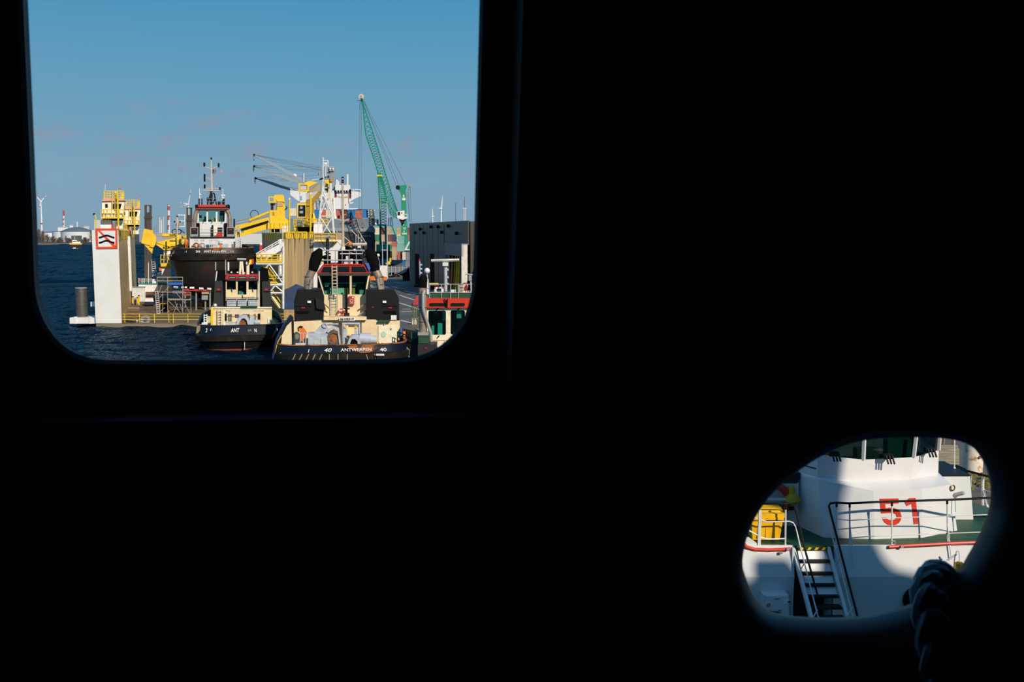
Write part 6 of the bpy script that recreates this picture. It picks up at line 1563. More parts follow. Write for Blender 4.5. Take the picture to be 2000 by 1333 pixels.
tp = f.T(tr, 'camera_tripod', LGREY, [(919, 540), (920.5, 572)], 0.05, 1.2, 6); f.T(tp, 'tripod_arm', LGREY, [(909, 535.5), (923, 537)], 0.03, 1.2, 4); f.B(tp, 'camera_head', GREY, 915.5, 921.5, 538, 549, 1.1, 0.2)
for y in (555.5, 572): f.T(tr, 'roof_rail', LGREY, [(838, y), (990, y)], 0.02, 0.15, 4)
for x in (839, 862, 880, 895, 925, 945): f.T(tr, 'roof_rail_post', LGREY, [(x, 555.5), (x, 584)], 0.02, 0.15, 4)
for x0_, x1_, y0_, y1_ in ((866, 876, 570, 583), (905, 928, 575, 583), (843, 850, 574, 583)): f.B(tr, 'roof_equipment', CHAR, x0_, x1_, y0_, y1_, 0.8, 0.4)
hull_band(f, tr, tug_outline(4.6, 20, 3.5, 3.5), 4.6, [-0.6, 1.6], [0.5, 0.0], 'hull', HULLBLACK)

# ================================================================== CRANES ON THE DOCK
f = Fr(545, 160)
yc = thing('knuckle_boom_crane', 'bright yellow knuckle boom crane with its arm reaching behind the raised tug', 'crane', f.P(548, 470))
f.G(yc, 'column', YELLOW, [(541, 443), (541, 395), (544, 389), (552, 388), (556.5, 396), (557, 443)], 1.0, 2.0)
f.G(yc, 'column_head', YELLOW, [(535, 384), (537, 381), (551, 380), (554, 382), (556.5, 396), (552, 394), (542, 394)], 0.8, 2.3)
f.B(yc, 'worn_panel', mat('worn_tan', (0.50, 0.36, 0.16), 0.7), 542, 552.5, 393, 403, 0.9, 0.2)
f.G(yc, 'knuckle_frame', YELLOW, rect(524.5, 539, 384, 396.5), 0.6, 0.5, [list(reversed(rect(526.3, 534, 386, 393.5)))])
f.B(yc, 'valve_box', GREY, 528, 541, 397, 410.5, 1.2, 0.9); f.B(yc, 'valve_block', BLACK, 529.5, 534, 398.5, 410, 1.1, 0.2)
f.G(yc, 'turret_block', YELLOW, [(527, 411), (542, 411), (542, 443), (527, 435)], 0.8, 2.2)
f.B(yc, 'service_hatch', GYELLOW, 532.5, 536, 414, 421, 0.74, 0.1)
f.G(yc, 'main_boom', YELLOW, [(459.5, 441.5), (525.5, 424.5), (525.5, 433), (459.5, 450)], 0.9, 1.4)
f.G(yc, 'lower_boom', YELLOW, [(461, 447), (525, 434.5), (525, 447), (471, 462), (459.5, 461)], 1.1, 1.2)
f.T(yc, 'boom_gap', CHAR, [(472, 448.5), (524, 432.8)], 0.16, 0.85, 4)
f.T(yc, 'ram_cylinder', YELLOW, [(487, 431), (526, 414.5)], 0.22, 0.7, 8); f.T(yc, 'ram_rod', STEEL, [(463, 436), (487, 431)], 0.10, 0.7, 6)
for y in (433, 437.5): f.T(yc, 'hydraulic_line', GYELLOW, [(460, y), (525, y - 15)], 0.05, 0.7, 4)
MB().torus(f.P(497, 419, 0.7), f.v, 0.62, 0.05, 18, 5).build('hose_loop', BLACK, yc, True)
lbx = f.G(yc, 'number_plate', WHITE, [(468, 451.5), (476.5, 449), (476.5, 453.5), (468, 456)], 1.05, 0.05)
f.L(lbx, 'number', BLACK, '05', 473.5, 452.3, 3.6, 1.0, 5.4, 0.0)
f.B(yc, 'slew_platform', YELLOW, 522, 560, 436, 446.5, 0.7, 2.6)
for x in (523, 529, 536, 547, 553, 560): f.T(yc, 'platform_post', RYELLOW, [(x, 436), (x, 456)], 0.06, 0.6, 4)
f.T(yc, 'platform_bar', RYELLOW, [(522, 447), (560, 447)], 0.06, 0.6, 4)
f.B(yc, 'dark_machinery', CHAR, 528, 546, 447, 454, 1.2, 1.4); f.B(yc, 'pedestal', WHITE, 551, 563, 441, 470, 0.6, 2.0)
f.T(yc, 'crank_handle', CHAR, [(557, 410), (561, 406), (559, 403)], 0.10, 0.9, 5); f.G(yc, 'side_gusset', YELLOW, [(557, 426), (563, 430), (563, 445), (557, 443)], 1.0, 0.6)

f = Fr(605, 133)
y2 = thing('pedestal_crane', 'shade-darkened yellow pedestal crane with glazed cab above the brown wing wall', 'crane', f.P(607, 455))
SHADEDYEL = mat('shaded_crane_yellow', (0.36, 0.21, 0.012), 0.5, c2=(0.26, 0.15, 0.012), scale=0.8)  # crane yellow darkened in the colour for column and boom faces in shade
TANP = mat('tan_boom_paint', (0.36, 0.29, 0.19), 0.6, c2=(0.28, 0.22, 0.14), scale=1.0)
f.G(y2, 'column', SHADEDYEL, [(597, 395), (614, 388), (613.5, 443), (594, 443)], 1.2, 1.8)
f.G(y2, 'boom', SHADEDYEL, [(597, 396), (601, 372), (628, 356), (641, 353), (645, 362), (628, 378), (617, 394), (607, 402), (597, 402)], 1.0, 1.5)
f.G(y2, 'boom_side_plate', TANP, [(603, 373.5), (628, 357), (640, 355), (628, 375), (605, 374.5)], 0.94, 0.08)
f.G(y2, 'boom_underside', mat('pale_grey_plate', (0.45, 0.45, 0.44), 0.5), [(597, 378), (606, 375.5), (622, 374), (610, 388), (598, 391)], 0.93, 0.08)
f.G(y2, 'knuckle_frame', YELLOW, rect(583, 603, 358.5, 374.5), 0.6, 0.5, [list(reversed(rect(586, 600, 361, 371.5)))])
f.B(y2, 'frame_mesh', LGREY, 587, 599, 362, 371, 0.8, 0.2)
f.G(y2, 'knuckle_top', YELLOW, [(596, 356), (606, 353.5), (621, 357), (610, 362), (603, 366), (597, 362)], 0.7, 0.9)
f.G(y2, 'boom_tip', YELLOW, [(633, 352), (649, 351), (649, 355), (644, 358), (645, 388), (641, 388), (641, 360), (634, 356)], 0.9, 0.6)
f.T(y2, 'winch_reel', GYELLOW, [(647, 349), (647, 355)], 0.28, 0.9, 10); f.T(y2, 'tip_gear', CHAR, [(624, 351), (631, 348.5)], 0.12, 0.9, 5); f.T(y2, 'tip_rail', LGREY, [(609, 352), (628, 349.5)], 0.10, 1.2, 5)
f.G(y2, 'hose_bundle', SOOT, [(633, 362), (640, 358), (644, 366), (640, 374), (634, 370)], 1.0, 0.9)
cb = f.G(y2, 'cab', YELLOW, rect(580.5, 597.5, 397, 425.5), 0.2, 1.6, [list(reversed(rect(582.5, 596.5, 401, 423.5)))])
f.B(cb, 'cab_glass', GLASSD, 582.5, 596.5, 401, 423.5, 0.5, 0.1); f.B(cb, 'cab_seat', GREY, 586, 591, 401, 408, 0.45, 0.1); f.B(cb, 'cab_console', GREY, 585, 592, 412, 417, 0.45, 0.06)
f.B(y2, 'slew_platform', YELLOW, 573, 618, 441, 443.5, 0.0, 3.2)
for y in (429, 435): f.T(y2, 'platform_bar', RYELLOW, [(573.5, y), (640, y)], 0.06, -0.1, 4)
for x in (573.5, 578, 588, 600, 612, 626, 632, 640): f.T(y2, 'platform_post', RYELLOW, [(x, 428.5), (x, 443)], 0.06, -0.1, 4)
f.G(y2, 'platform_bracket', YELLOW, [(574, 443), (580, 443), (583, 455), (576, 455)], 0.1, 0.5)
f.B(y2, 'pedestal', CHAR, 580, 612, 443, 457, 1.0, 2.0); f.G(y2, 'gold_bracket', YELLOW, [(611, 416), (614, 416), (618, 434), (611, 436)], 0.8, 0.5)
f.G(y2, 'rear_gusset', YELLOW, [(610, 426), (619, 428), (619, 436), (610, 436)], 0.7, 0.6)
tk = thing('white_tank', 'white steel box tank on the wing wall beside the pedestal crane', 'tank', f.P(622, 470))
f.G(tk, 'tank_body', WHITE, [(613, 436), (630, 435.5), (630.5, 470), (611, 470)], -1.0, 2.0); f.B(tk, 'tank_lid', LGREY, 612.5, 630.5, 434.5, 436.5, -1.1, 2.2)
for px, yt, lab in ((565.3, 387, 'slim yellow mast with white tip between the two yellow cranes'), (606.8, 376, 'yellow pole with white tip in front of the pedestal crane')):
    q = Fr(px, 127); t_ = thing('lamp_mast', lab, 'lamp post', q.P(px, 458))
    q.T(t_, 'pole', RYELLOW, [(px, yt + 3), (px, 458)], 0.10 if px < 600 else 0.13, 0, 8); q.T(t_, 'lamp', WHITE, [(px, yt), (px, yt + 3.5)], 0.13, 0, 8)
# white lattice mast
q = Fr(638, 125)
lm = thing('lattice_mast', 'white lattice mast standing on the railed yellow platform', 'mast', q.P(638, 469))
for s_ in (0.0, 1.8):
    q.T(lm, 'leg', WHITE, [(630.5, 364), (629, 380), (622.5, 438), (619.5, 468)], 0.10, s_, 5)
    q.T(lm, 'leg', WHITE, [(645.5, 358), (645.5, 380), (650, 430), (653, 468)], 0.13, s_, 5)
    for a, c in (((626, 422.8), (649, 422.8)), ((625, 424), (651, 464)), ((649, 424), (630, 456)), ((629, 380), (637, 391)), ((645, 380), (636, 391)), ((636, 392), (625, 421)), ((637, 392), (649, 421)), ((630, 366), (636, 388)), ((645, 367), (637, 388))):
        q.T(lm, 'brace', WHITE, [a, c], 0.07, s_, 4)
q.T(lm, 'head_tube', LGREY, [(630.5, 356), (630.5, 374)], 0.24, 0.8, 8); q.T(lm, 'head_tube', LGREY, [(646, 358), (646, 374)], 0.20, 0.8, 8)
for y in (367, 375): q.T(lm, 'head_beam', LGREY, [(628, y), (649, y)], 0.10, 0.8, 5)
for x in (640, 650):
    q.B(lm, 'yellow_lamp', GYELLOW, x - 1, x + 1.2, 388, 392, 0.4, 0.3)
q.T(lm, 'white_column', WHITE, [(652, 388), (653, 420), (655, 428)], 0.20, 0.9, 8)

# ================================================================== CONTAINER SHIP AND ITS CRANES
f = Fr(650, 350)
cs = thing('container_ship', 'grey container ship with white bridge lying stern-on beyond the dock', 'cargo ship', f.P(650, 518))
f.G(cs, 'hull', mat('ship_dark_hull', (0.022, 0.024, 0.026), 0.5, c2=(0.05, 0.028, 0.015), scale=0.1, lo=0.5, hi=0.68), [(560, 448), (731, 452), (733, 470), (731, 505), (722, 521), (560, 521)], 0, 140)
gh = f.G(cs, 'upper_hull', GREYBLUE, [(560, 427), (726.5, 427), (727.5, 440), (732.5, 448), (733, 454), (560, 452)], -0.4, 139)
f.B(gh, 'rubbing_strake', mat('strake_grey', (0.24, 0.29, 0.33), 0.5), 640, 726, 446, 451.5, -0.6, 0.5)
for x, y in ((665, 437), (681, 437), (695, 437), (707.5, 437), (695, 445.5), (706.5, 445.5)): oval(f, gh, 'mooring_port', BLACK, x, y, 0.8, 0.8, -0.6, 0.3)
f.B(gh, 'red_mark', RED, 707.5, 710, 444, 447, -0.6, 0.2); f.B(gh, 'white_mark', WHITE, 697.5, 702, 445.5, 447, -0.6, 0.2)
for x in (694.5, 706.5): f.B(gh, 'orange_mark', ORANGE, x - 0.8, x + 0.8, 427, 429.5, -0.6, 0.2)
f.L(cs, 'ship_name', mat('name_grey', (0.78, 0.74, 0.68), 0.7), 'MOLLY S', 714, 461, 3.6, -0.3, 19, 0.01)
for x, r_ in ((684, 5), (698, 4), (655, 4)): f.G(cs, 'rust_stain', RUST, [(x - r_, 452), (x + r_, 452), (x + 1, 457), (x - 1, 457)], -0.25, 0.1)
# superstructure
f.G(cs, 'accommodation', BOATWHITE, [(598, 374), (656, 372), (684, 372), (681.5, 396), (681.5, 410), (598, 410)], 14, 12)
f.G(cs, 'bridge_wing', BOATWHITE, [(566.8, 371), (598, 376), (598, 396), (586, 394), (580, 391), (566.8, 380.5)], 13.5, 4)
f.G(cs, 'bridge_wing', BOATWHITE, [(684, 373), (705, 375.5), (705, 383.5), (690, 390), (681.5, 396), (681, 376)], 13.5, 4)
for a, c in (((684, 370.5), (704.5, 371)), ((690, 370.5), (690, 375)), ((704.5, 371), (704.5, 376)), ((566.8, 369), (572, 372))): f.T(cs, 'wing_rail', BOATWHITE, [a, c], 0.16, 13.4, 4)
f.B(cs, 'bridge_top', BOATWHITE, 654.7, 684, 361.5, 372, 13, 8)
f.B(cs, 'bridge_window_band', GLASSD, 655, 684, 372, 375.5, 13.2, 1)
for x in (658, 663.5, 669, 674.5, 680): f.B(cs, 'window_mullion', BOATWHITE, x - 0.7, x + 0.7, 372, 375.5, 13.0, 0.3)
f.B(cs, 'left_tower', BOATWHITE, 586, 598, 375, 396, 13.2, 4); f.B(cs, 'tower_window', mat('window_blue', (0.25, 0.35, 0.42), 0.3), 586.5, 590, 383, 391, 13.1, 0.2)
f.B(cs, 'bridge_lamp', BRED, 674, 675.5, 399, 401.5, 13.8, 0.3)
f.G(cs, 'lifeboat_davit', BOATWHITE, [(682, 396), (690, 394.5), (690, 397), (684, 398.5)], 13.6, 2); f.B(cs, 'deck_platform', BOATWHITE, 682, 699, 407, 409, 13.6, 3)
fu = f.G(cs, 'funnel', mat('funnel_grey', (0.20, 0.24, 0.27), 0.5), [(635, 324), (654.5, 327), (654.5, 402), (632, 402)], 19, 8)
for x in (645, 650.5): f.T(fu, 'funnel_pipe', LGREY, [(x, 328), (x, 334)], 0.42, 18.5, 10)
f.B(cs, 'grey_block', mat('side_grey', (0.45, 0.47, 0.50), 0.5), 618, 634, 392, 410, 13.8, 3)
mt = f.T(cs, 'radar_mast', BOATWHITE, [(631, 307), (631, 360)], 0.22, 16, 6)
f.T(mt, 'mast_leg', BOATWHITE, [(640.5, 313), (640.5, 326)], 0.20, 16, 5)
for y in (314, 318.5, 324): f.T(mt, 'mast_beam', BOATWHITE, [(631, y), (641, y)], 0.18, 16, 5)
f.T(mt, 'mast_post', LGREY, [(636, 324), (636, 345)], 0.35, 16, 6); f.T(mt, 'mast_beam', LGREY, [(627, 326.5), (653, 326.5)], 0.14, 16, 4); f.B(mt, 'radar_unit', BOATWHITE, 633.5, 638.5, 317, 322, 15.8, 0.5)
for x, y in ((645, 330), (650.5, 330.5)): MB().ball(f.P(x, y, 15), 0.42, 10).build('radome', BOATWHITE, mt, True)
f.T(cs, 'signal_mast', BOATWHITE, [(678.5, 340.5), (678.5, 362)], 0.42, 13.5, 6)
for x, y0_ in ((657.5, 351), (660.5, 354)): f.T(cs, 'dome_post', BOATWHITE, [(x, y0_), (x, 362)], 0.42, 13.5, 8)
f.T(cs, 'signal_mast', LGREY, [(593, 338.5), (593, 356)], 0.35, 13.5, 6)
fl = thing('ensign_flag', 'tiny black yellow red flag on the cargo ship radar mast', 'flag', f.P(624, 343, 15.8))
for i, m_ in enumerate((BLACK, MATS['flag_yellow'], BRED)):
    f.G(fl, 'flag_band', m_, [(621.8 + 1.7 * i, 338.6), (623.5 + 1.7 * i, 338.4), (623.5 + 1.7 * i, 341.8), (621.8 + 1.7 * i, 342)], 15.8, 0.05)
f.T(fl, 'halyard', GREY, [(627, 338.5), (631, 338)], 0.05, 15.8, 4)
# three long grey jibs
def jib(lab, tip, mid, foot, wires, hook, Y):
    q = Fr(560, Y); t_ = thing('cargo_crane', lab, 'crane', q.P(foot[0], foot[1]), 'grey cargo cranes of the container ship')
    JG = mat('jib_grey', (0.24, 0.31, 0.36), 0.5)
    w0, w1, w2 = 1.6, 6.5, 7.5
    q.G(t_, 'jib', JG, [(tip[0], tip[1] - 1), (mid[0], mid[1] - w1 * 0.6), (foot[0], foot[1] - w2 * 0.6), (foot[0], foot[1] + w2 * 0.5), (mid[0], mid[1] + w1 * 0.5), (tip[0], tip[1] + 1)], 0, 0.9)
    MB().lathe(q.P(tip[0], tip[1], 0.4), [(0.45, -0.4), (0.45, 0.4)], 12, q.v).build('jib_sheave', CHAR, t_, True)
    q.T(t_, 'hook_block', GYELLOW, [(tip[0] - 1, tip[1] + 2.5), (tip[0] - 0.8, tip[1] + 8)], 0.20, 0.4, 5); q.T(t_, 'hook', CHAR, [(tip[0] - 0.8, tip[1] + 8), (tip[0] - 0.8, tip[1] + 11)], 0.12, 0.4, 5)
    for a, c in wires: q.T(t_, 'topping_wire', mat('wire_grey', (0.10, 0.11, 0.12), 0.6), [a, c], 0.045, 0.4, 4)
    q.B(t_, 'crane_house', JG, foot[0], foot[0] + 9, foot[1] - 6, foot[1] + 6, -0.6, 3.0)
    q.B(t_, 'crane_post', JG, foot[0] + 2, foot[0] + 7, foot[1] + 6, 446, 0, 2.0)
    return t_, q
j1, q1 = jib('uppermost of the three long grey cargo jibs', (496.5, 303), (545, 328), (598, 357), [((498, 302.5), (625, 325)), ((498, 303), (627, 329)), ((500, 304), (626, 333)), ((520, 313), (628, 332))], 1, 384)
q1.G(j1, 'white_patch', WHITE, [(573, 341.5), (575, 339), (580, 341.5), (578, 345.5)], -0.1, 0.2)
jib('middle one of the three long grey cargo jibs', (496.5, 325), (540, 341), (596, 361), [((498, 323.5), (628, 327)), ((498, 323.8), (560, 327.5)), ((505, 327), (628, 333)), ((540, 330), (628, 337))], 1, 390)
jib('lowest of the three long grey cargo jibs', (499, 348.5), (542, 362), (592, 376), [((501, 347), (560, 344)), ((501, 347.5), (575, 352)), ((545, 353), (600, 353)), ((560, 346), (625, 342))], 1, 396)
def row(Y, z): return HOR + (CAM_H - z) * FPX / Y
# containers: each its own object
CC = {'red': (0.46, 0.12, 0.08), 'blue': (0.003, 0.17, 0.45), 'cream': (0.72, 0.62, 0.46), 'brown': (0.20, 0.07, 0.05), 'teal': (0.20, 0.42, 0.37), 'tan': (0.50, 0.36, 0.20), 'navy': (0.03, 0.04, 0.11), 'green': (0.02, 0.22, 0.14), 'grey': (0.20, 0.22, 0.25), 'orange': (0.62, 0.16, 0.03), 'maroon': (0.16, 0.04, 0.035)}
def container_mesh(colr, w, h, d):
    key = ('box_%s_%.2f_%.2f' % (colr, w, h))
    if key in CMESH: return CMESH[key]
    mb = MB().box(-w / 2, w / 2, 0, d, 0, h)
    n = 7
    for i in range(n):
        x = -w / 2 + w * (i + 0.5) / n; mb.box(x - w / n * 0.22, x + w / n * 0.22, -0.06, 0.02, h * 0.06, h * 0.94)
    for x in (-w / 2, w / 2 - 0.14): mb.box(x, x + 0.14, -0.09, 0.05, 0, h)
    mb.box(-w / 2, w / 2, -0.09, 0.05, 0, 0.14); mb.box(-w / 2, w / 2, -0.09, 0.05, h - 0.12, h)
    o = mb.build('shipping_container', mat('container_' + colr, CC[colr], 0.55, c2=tuple(x * 0.75 for x in CC[colr]), scale=0.6)); me = o.data
    bpy.data.objects.remove(o); CMESH[key] = me
    return me
CMESH = {}
def cont(fr, x0, x1, y0, y1, colr, lab, grp, s=0.0, d=6.0):
    a, c = fr.P(x0, y1, s), fr.P(x1, y0, s); w, h = (fr.P(x1, y1, s) - a).length, c.z - a.z
    w, h = round(w, 1), round(h, 1)
    o = bpy.data.objects.new('shipping_container', container_mesh(colr, w, h, d)); col.objects.link(o)
    m_ = (a + fr.P(x1, y1, s)) / 2; o.location = (m_.x, m_.y, a.z); o.rotation_euler = (0, 0, math.atan2(-fr.v.x, fr.v.y))
    setp(o, lab, 'container', grp); ORG[o.name] = V(o.location)
    return o
G1 = 'containers stacked on the cargo ship'
for x0_, x1_, y0_, y1_, c_, lab in ((567, 579, 407, 422, 'cream', 'cream container at the left end of the cargo ship deck row'), (613.8, 623, 410, 426, 'blue', 'blue container just right of the pedestal crane column'),
        (623.5, 636.6, 410, 426, 'red', 'red container seen behind the legs of the lattice mast'), (637, 649, 409.5, 426, 'cream', 'cream container seen between the lattice mast legs'), (656, 667.5, 409.5, 426.5, 'red', 'red container on the ship left of the tan tug mast'),
        (668, 679, 409.5, 426.5, 'red', 'red container on the ship right behind the tan tug mast'), (679.3, 693.6, 410.5, 426.5, 'blue', 'blue container behind the black signal lights on the ship'), (694, 707.6, 411, 426.5, 'red', 'orange-red container between two blue ones on the ship'),
        (708, 718.8, 410, 425, 'blue', 'blue container second from the right on the ship top row'), (719, 732, 409.5, 425, 'cream', 'cream container at the right end of the ship top row'), (720, 732, 426, 441, 'maroon', 'dark red container below the right end cream one')):
    cont(f, x0_, x1_, y0_, y1_, c_, lab, G1, 1.0)
cont(f, 656, 668, 408.5, 410, 'blue', 'blue container roof showing behind the red ship row', G1, 8); cont(f, 691, 718, 408.7, 411, 'blue', 'long blue container behind the ship top row', G1, 8)
# quay stacks
fq = Fr(765, 385)
cols = [(733, 741.3, ['cream', 'green', 'tan', 'tan']), (743.5, 754, ['maroon', 'tan', 'navy', 'brown']), (756.5, 765, ['tan', 'brown', 'tan', 'navy']), (765.3, 774.8, ['teal', 'navy', 'red', 'tan']), (775, 783, ['tan', 'cream', 'brown', 'grey']), (796, 803, ['brown', 'red', 'navy', 'grey'])]
ordw = ['top', 'second', 'third', 'bottom']; colw = ['beside the ship hull', 'behind the slender green crane', 'right of the tall lamp post', 'in the middle of the yard', 'left of the crane tower marked 10', 'right of the crane tower marked 10']
G2 = 'containers stacked in the quay yard'
for (x0_, x1_, cl), cw in zip(cols, colw):
    for i, c_ in enumerate(cl):
        y0_ = 445 + 13.55 * i
        cont(fq, x0_, x1_, y0_, y0_ + 13.55, c_, '%s container, %s of the stack %s' % (c_, ordw[i], cw), G2)
fq2 = Fr(785, 320)
for x0_, x1_, y0_, y1_, c_, lab in ((775.8, 790, 461, 476.2, 'teal', 'pale teal container, upper of the pair by the green crane'), (775.8, 790, 476.2, 491.5, 'teal', 'pale teal container, lower of the pair by the green crane'), (776.5, 782, 491.5, 508.5, 'red', 'narrow red container end under the teal pair'),
        (786, 792, 493, 508, 'cream', 'cream container end near the foot of the green crane'), (792, 801, 493, 508, 'grey', 'grey container next to the dark warehouse edge'), (765.8, 775, 482, 508.4, 'tan', 'tan container with blue tarp beside the green machine house'), (786.5, 790.5, 509, 522, 'blue', 'bright blue container end above the mesh fence'),
        (792, 801, 509, 522, 'grey', 'grey barred container above the mesh fence')):
    fr_q = Fr(789, 252) if y0_ > 508 else fq2
    if 506 < y1_ < 509: y1_ = row(fq2.A.length, QZ)
    cont(fr_q, x0_, x1_, y0_, row(fr_q.A.length, QZ) if y0_ > 508 else y1_, c_, lab, G2, 0, 5)
# ================================================================== GREEN HARBOUR CRANES
def lattice(t, fr, A, B, s, w, n, m, name, r=0.14, rb=0.08):
    """two chord polylines given in pixels, doubled in depth, with zigzag lacing"""
    def at(P_, g):
        k = g * (len(P_) - 1); i = min(int(k), len(P_) - 2); g2 = k - i
        return (P_[i][0] * (1 - g2) + P_[i + 1][0] * g2, P_[i][1] * (1 - g2) + P_[i + 1][1] * g2)
    for dd in (s, s + w):
        for P_ in (A, B):
            fr.T(t, 'chord', m, [(x, y, dd) for x, y in P_], r, dd, 5)
    mb = MB()
    for dd in (s, s + w):
        for i in range(n):
            a, c = at(A if i % 2 else B, i / n), at(B if i % 2 else A, (i + 1) / n)
            fr.tube(mb, [a, c], rb, dd, 4)
            a, c = at(B if i % 2 else A, i / n), at(A if i % 2 else B, (i + 1) / n)
            if dd == s: fr.tube(mb, [a, c], rb, dd, 4)
    for P_ in (A, B):
        for i in range(0, n):
            a, c = at(P_, i / n), at(P_, (i + 1) / n)
            mb.tube(fr.P(a[0], a[1], s), fr.P(c[0], c[1], s + w), rb, n=4)
    mb.build(name, m, t)
f = Fr(785, 330)
g1 = thing('harbour_crane', 'tall green harbour crane marked 10 with a long lattice boom', 'crane', f.P(790, 520))
f.G(g1, 'tower', GREEN, [(783.5, 366), (792.5, 366), (794.5, 430), (797.5, 470), (783, 470), (783.4, 430)], 0, 3.5)
f.G(g1, 'tower_head', GREEN, [(774.5, 367), (777, 364), (780, 362.5), (793.5, 361.5), (794.5, 366), (792.5, 369), (792, 380), (783.5, 380), (780, 372)], -0.2, 3.9)
MB().lathe(f.P(777, 366.5, -0.6), [(0.7, -0.3), (0.7, 0.3)], 14, f.v).build('head_sheave', BLACK, g1, True)
f.B(g1, 'tower_sign', WHITE, 785, 791.5, 368, 371.5, -0.15, 0.1); f.B(g1, 'tower_lettering', mat('letter_pale', (0.45, 0.55, 0.42), 0.6), 786.5, 790, 372, 386, -0.12, 0.1); f.B(g1, 'tower_sign', WHITE, 785.5, 791.8, 387, 391.5, -0.15, 0.1)
f.L(g1, 'crane_number', WHITE, '10', 790, 446.3, 4.4, -0.1, 5.6, 0.01)
f.B(g1, 'caption', mat('letter_pale', (0.45, 0.55, 0.42), 0.6), 785, 794.5, 455, 458.5, -0.1, 0.08); f.B(g1, 'caption_mark', WHITE, 788.3, 789.6, 450.5, 454, -0.1, 0.08); f.B(g1, 'caption_mark', WHITE, 787.8, 789.3, 438.5, 441, -0.1, 0.08)
f.G(g1, 'undercarriage', GREEN, [(785, 470), (800, 470), (801, 491), (790, 491), (790.5, 470)], -0.5, 4.5); f.T(g1, 'white_brace', WHITE, [(791, 488), (800, 472)], 0.3, -0.7, 4); f.T(g1, 'white_brace', WHITE, [(790, 488.5), (800, 488.5)], 0.25, -0.7, 4)
f.B(g1, 'chassis', CHAR, 779, 806, 490, 500, -1, 6)
for x in (781, 787, 793, 799): MB().lathe(f.P(x, 501, -1.2), [(0.8, -0.3), (0.8, 0.3)], 12, f.v).build('wheel', SOOT, g1, True)
cb = f.G(g1, 'cab', WHITE, [(775, 414), (779, 412.5), (790, 411.5), (790, 426), (775.5, 426)], -1.2, 2.0); f.B(cb, 'cab_window', GLASSD, 776.5, 781.5, 414, 421, -1.25, 0.1); f.B(cb, 'cab_mark', BRED, 783.5, 786, 415.5, 418, -1.25, 0.1)
f.G(g1, 'cab_gallery', WHITE, [(775, 425), (795, 424), (795, 427), (786, 429.5), (779, 428)], -1.4, 2.4); f.T(g1, 'gallery_bar', WHITE, [(788, 419.5), (795, 419)], 0.12, -1.3, 4); f.T(g1, 'gallery_post', WHITE, [(795, 419), (795, 426)], 0.12, -1.3, 4)
f.G(g1, 'boom_foot', CHAR, [(779, 428), (792, 429), (788, 438), (783, 436)], -0.8, 1.5)
lattice(g1, f, [(706.5, 197), (709.5, 216), (714, 263), (723, 290), (731, 314), (741.4, 347.5), (755, 389), (762.7, 419), (775.5, 426.5)], [(708, 197), (713, 214), (728.5, 260), (737, 287), (745, 312.5), (753, 340), (762, 370), (770, 395), (776.5, 413)], -0.5, 2.2, 40, GREEN, 'boom_lacing', 0.17, 0.075)
f.T(g1, 'boom_tip', CHAR, [(706, 192), (708, 200)], 0.35, 0, 6); f.T(g1, 'tip_arm', CHAR, [(696.5, 196.5), (706, 196.5)], 0.07, 0, 4)
tipw = MB()
for i in range(14):
    a = 2 * PI * i / 14; fpt = (705.6 + 5.4 * math.cos(a), 188.8 + 5.4 * math.sin(a)); f.tube(tipw, [(705.6, 188.8), fpt], 0.10, 0, 4)
tw_ = tipw.build('tip_wheel_spokes', mat('tip_cream', (0.70, 0.62, 0.52), 0.6), g1)
MB().torus(f.P(705.6, 188.8, 0), f.v, 0.72, 0.09, 18, 5).build('tip_wheel_rim', mat('tip_cream', (0.70, 0.62, 0.52), 0.6), g1, True); f.B(g1, 'tip_lamp', BRED, 704.6, 706.4, 186.3, 188.5, -0.3, 0.4); f.B(g1, 'tip_gear', GREEN, 703.8, 708, 191, 194.5, -0.3, 0.8)
WIRE = mat('crane_wire', (0.09, 0.10, 0.12), 0.6)
for a, c in (((702.6, 197), (701.2, 411)), ((705, 197), (706.8, 411)), ((711, 196), (792, 362)), ((711, 198), (779, 361)), ((712, 202), (774.5, 364))): f.T(g1, 'wire_rope', WIRE, [a, c], 0.05, 0.6, 4)
for x, y in ((727, 297), (739, 304)): f.B(g1, 'boom_lamp', ORANGE, x - 0.8, x + 0.8, y - 1.5, y + 1.5, -0.7, 0.3)
f.B(g1, 'boom_platform', RYELLOW, 736, 746.5, 341.5, 344.5, -0.9, 0.8)
f.T(g1, 'rear_strut', GREY, [(793, 385), (801, 366)], 0.15, 1, 5); MB().ball(f.P(801, 365, 1), 0.35, 8).build('rear_lamp', GYELLOW, g1, True)
for a, c in (((801, 366), (804, 434)), ((795, 375), (800, 432)), ((797, 368), (801, 432))): f.T(g1, 'rear_wire', WIRE, [a, c], 0.05, 1.5, 4)
f = Fr(748, 345)
g2 = thing('harbour_crane', 'second green crane with upright lattice tower left of the crane marked 10', 'crane', f.P(750, 518))
lattice(g2, f, [(737.5, 336), (739, 360), (741.5, 400), (743, 440)], [(743, 338), (750, 362), (755.2, 392), (755.5, 445)], 0, 2.0, 26, GREEN, 'tower_lacing', 0.20, 0.09)
f.T(g2, 'ladder_pole', mat('pole_ochre', (0.40, 0.33, 0.10), 0.6), [(742.5, 385), (743, 430)], 0.10, -0.3, 4)
for y in (388, 395): f.T(g2, 'tower_ring', GREEN, [(743, y), (755.5, y)], 0.18, 0, 4)
f.B(g2, 'platform', GREEN, 732, 756, 438.5, 441.5, -0.5, 3.5); f.B(g2, 'cab', WHITE, 732.5, 739.5, 428, 438.5, -0.3, 2.0); f.B(g2, 'cab_window', GLASSD, 736.3, 738.8, 430, 437, -0.4, 0.2)
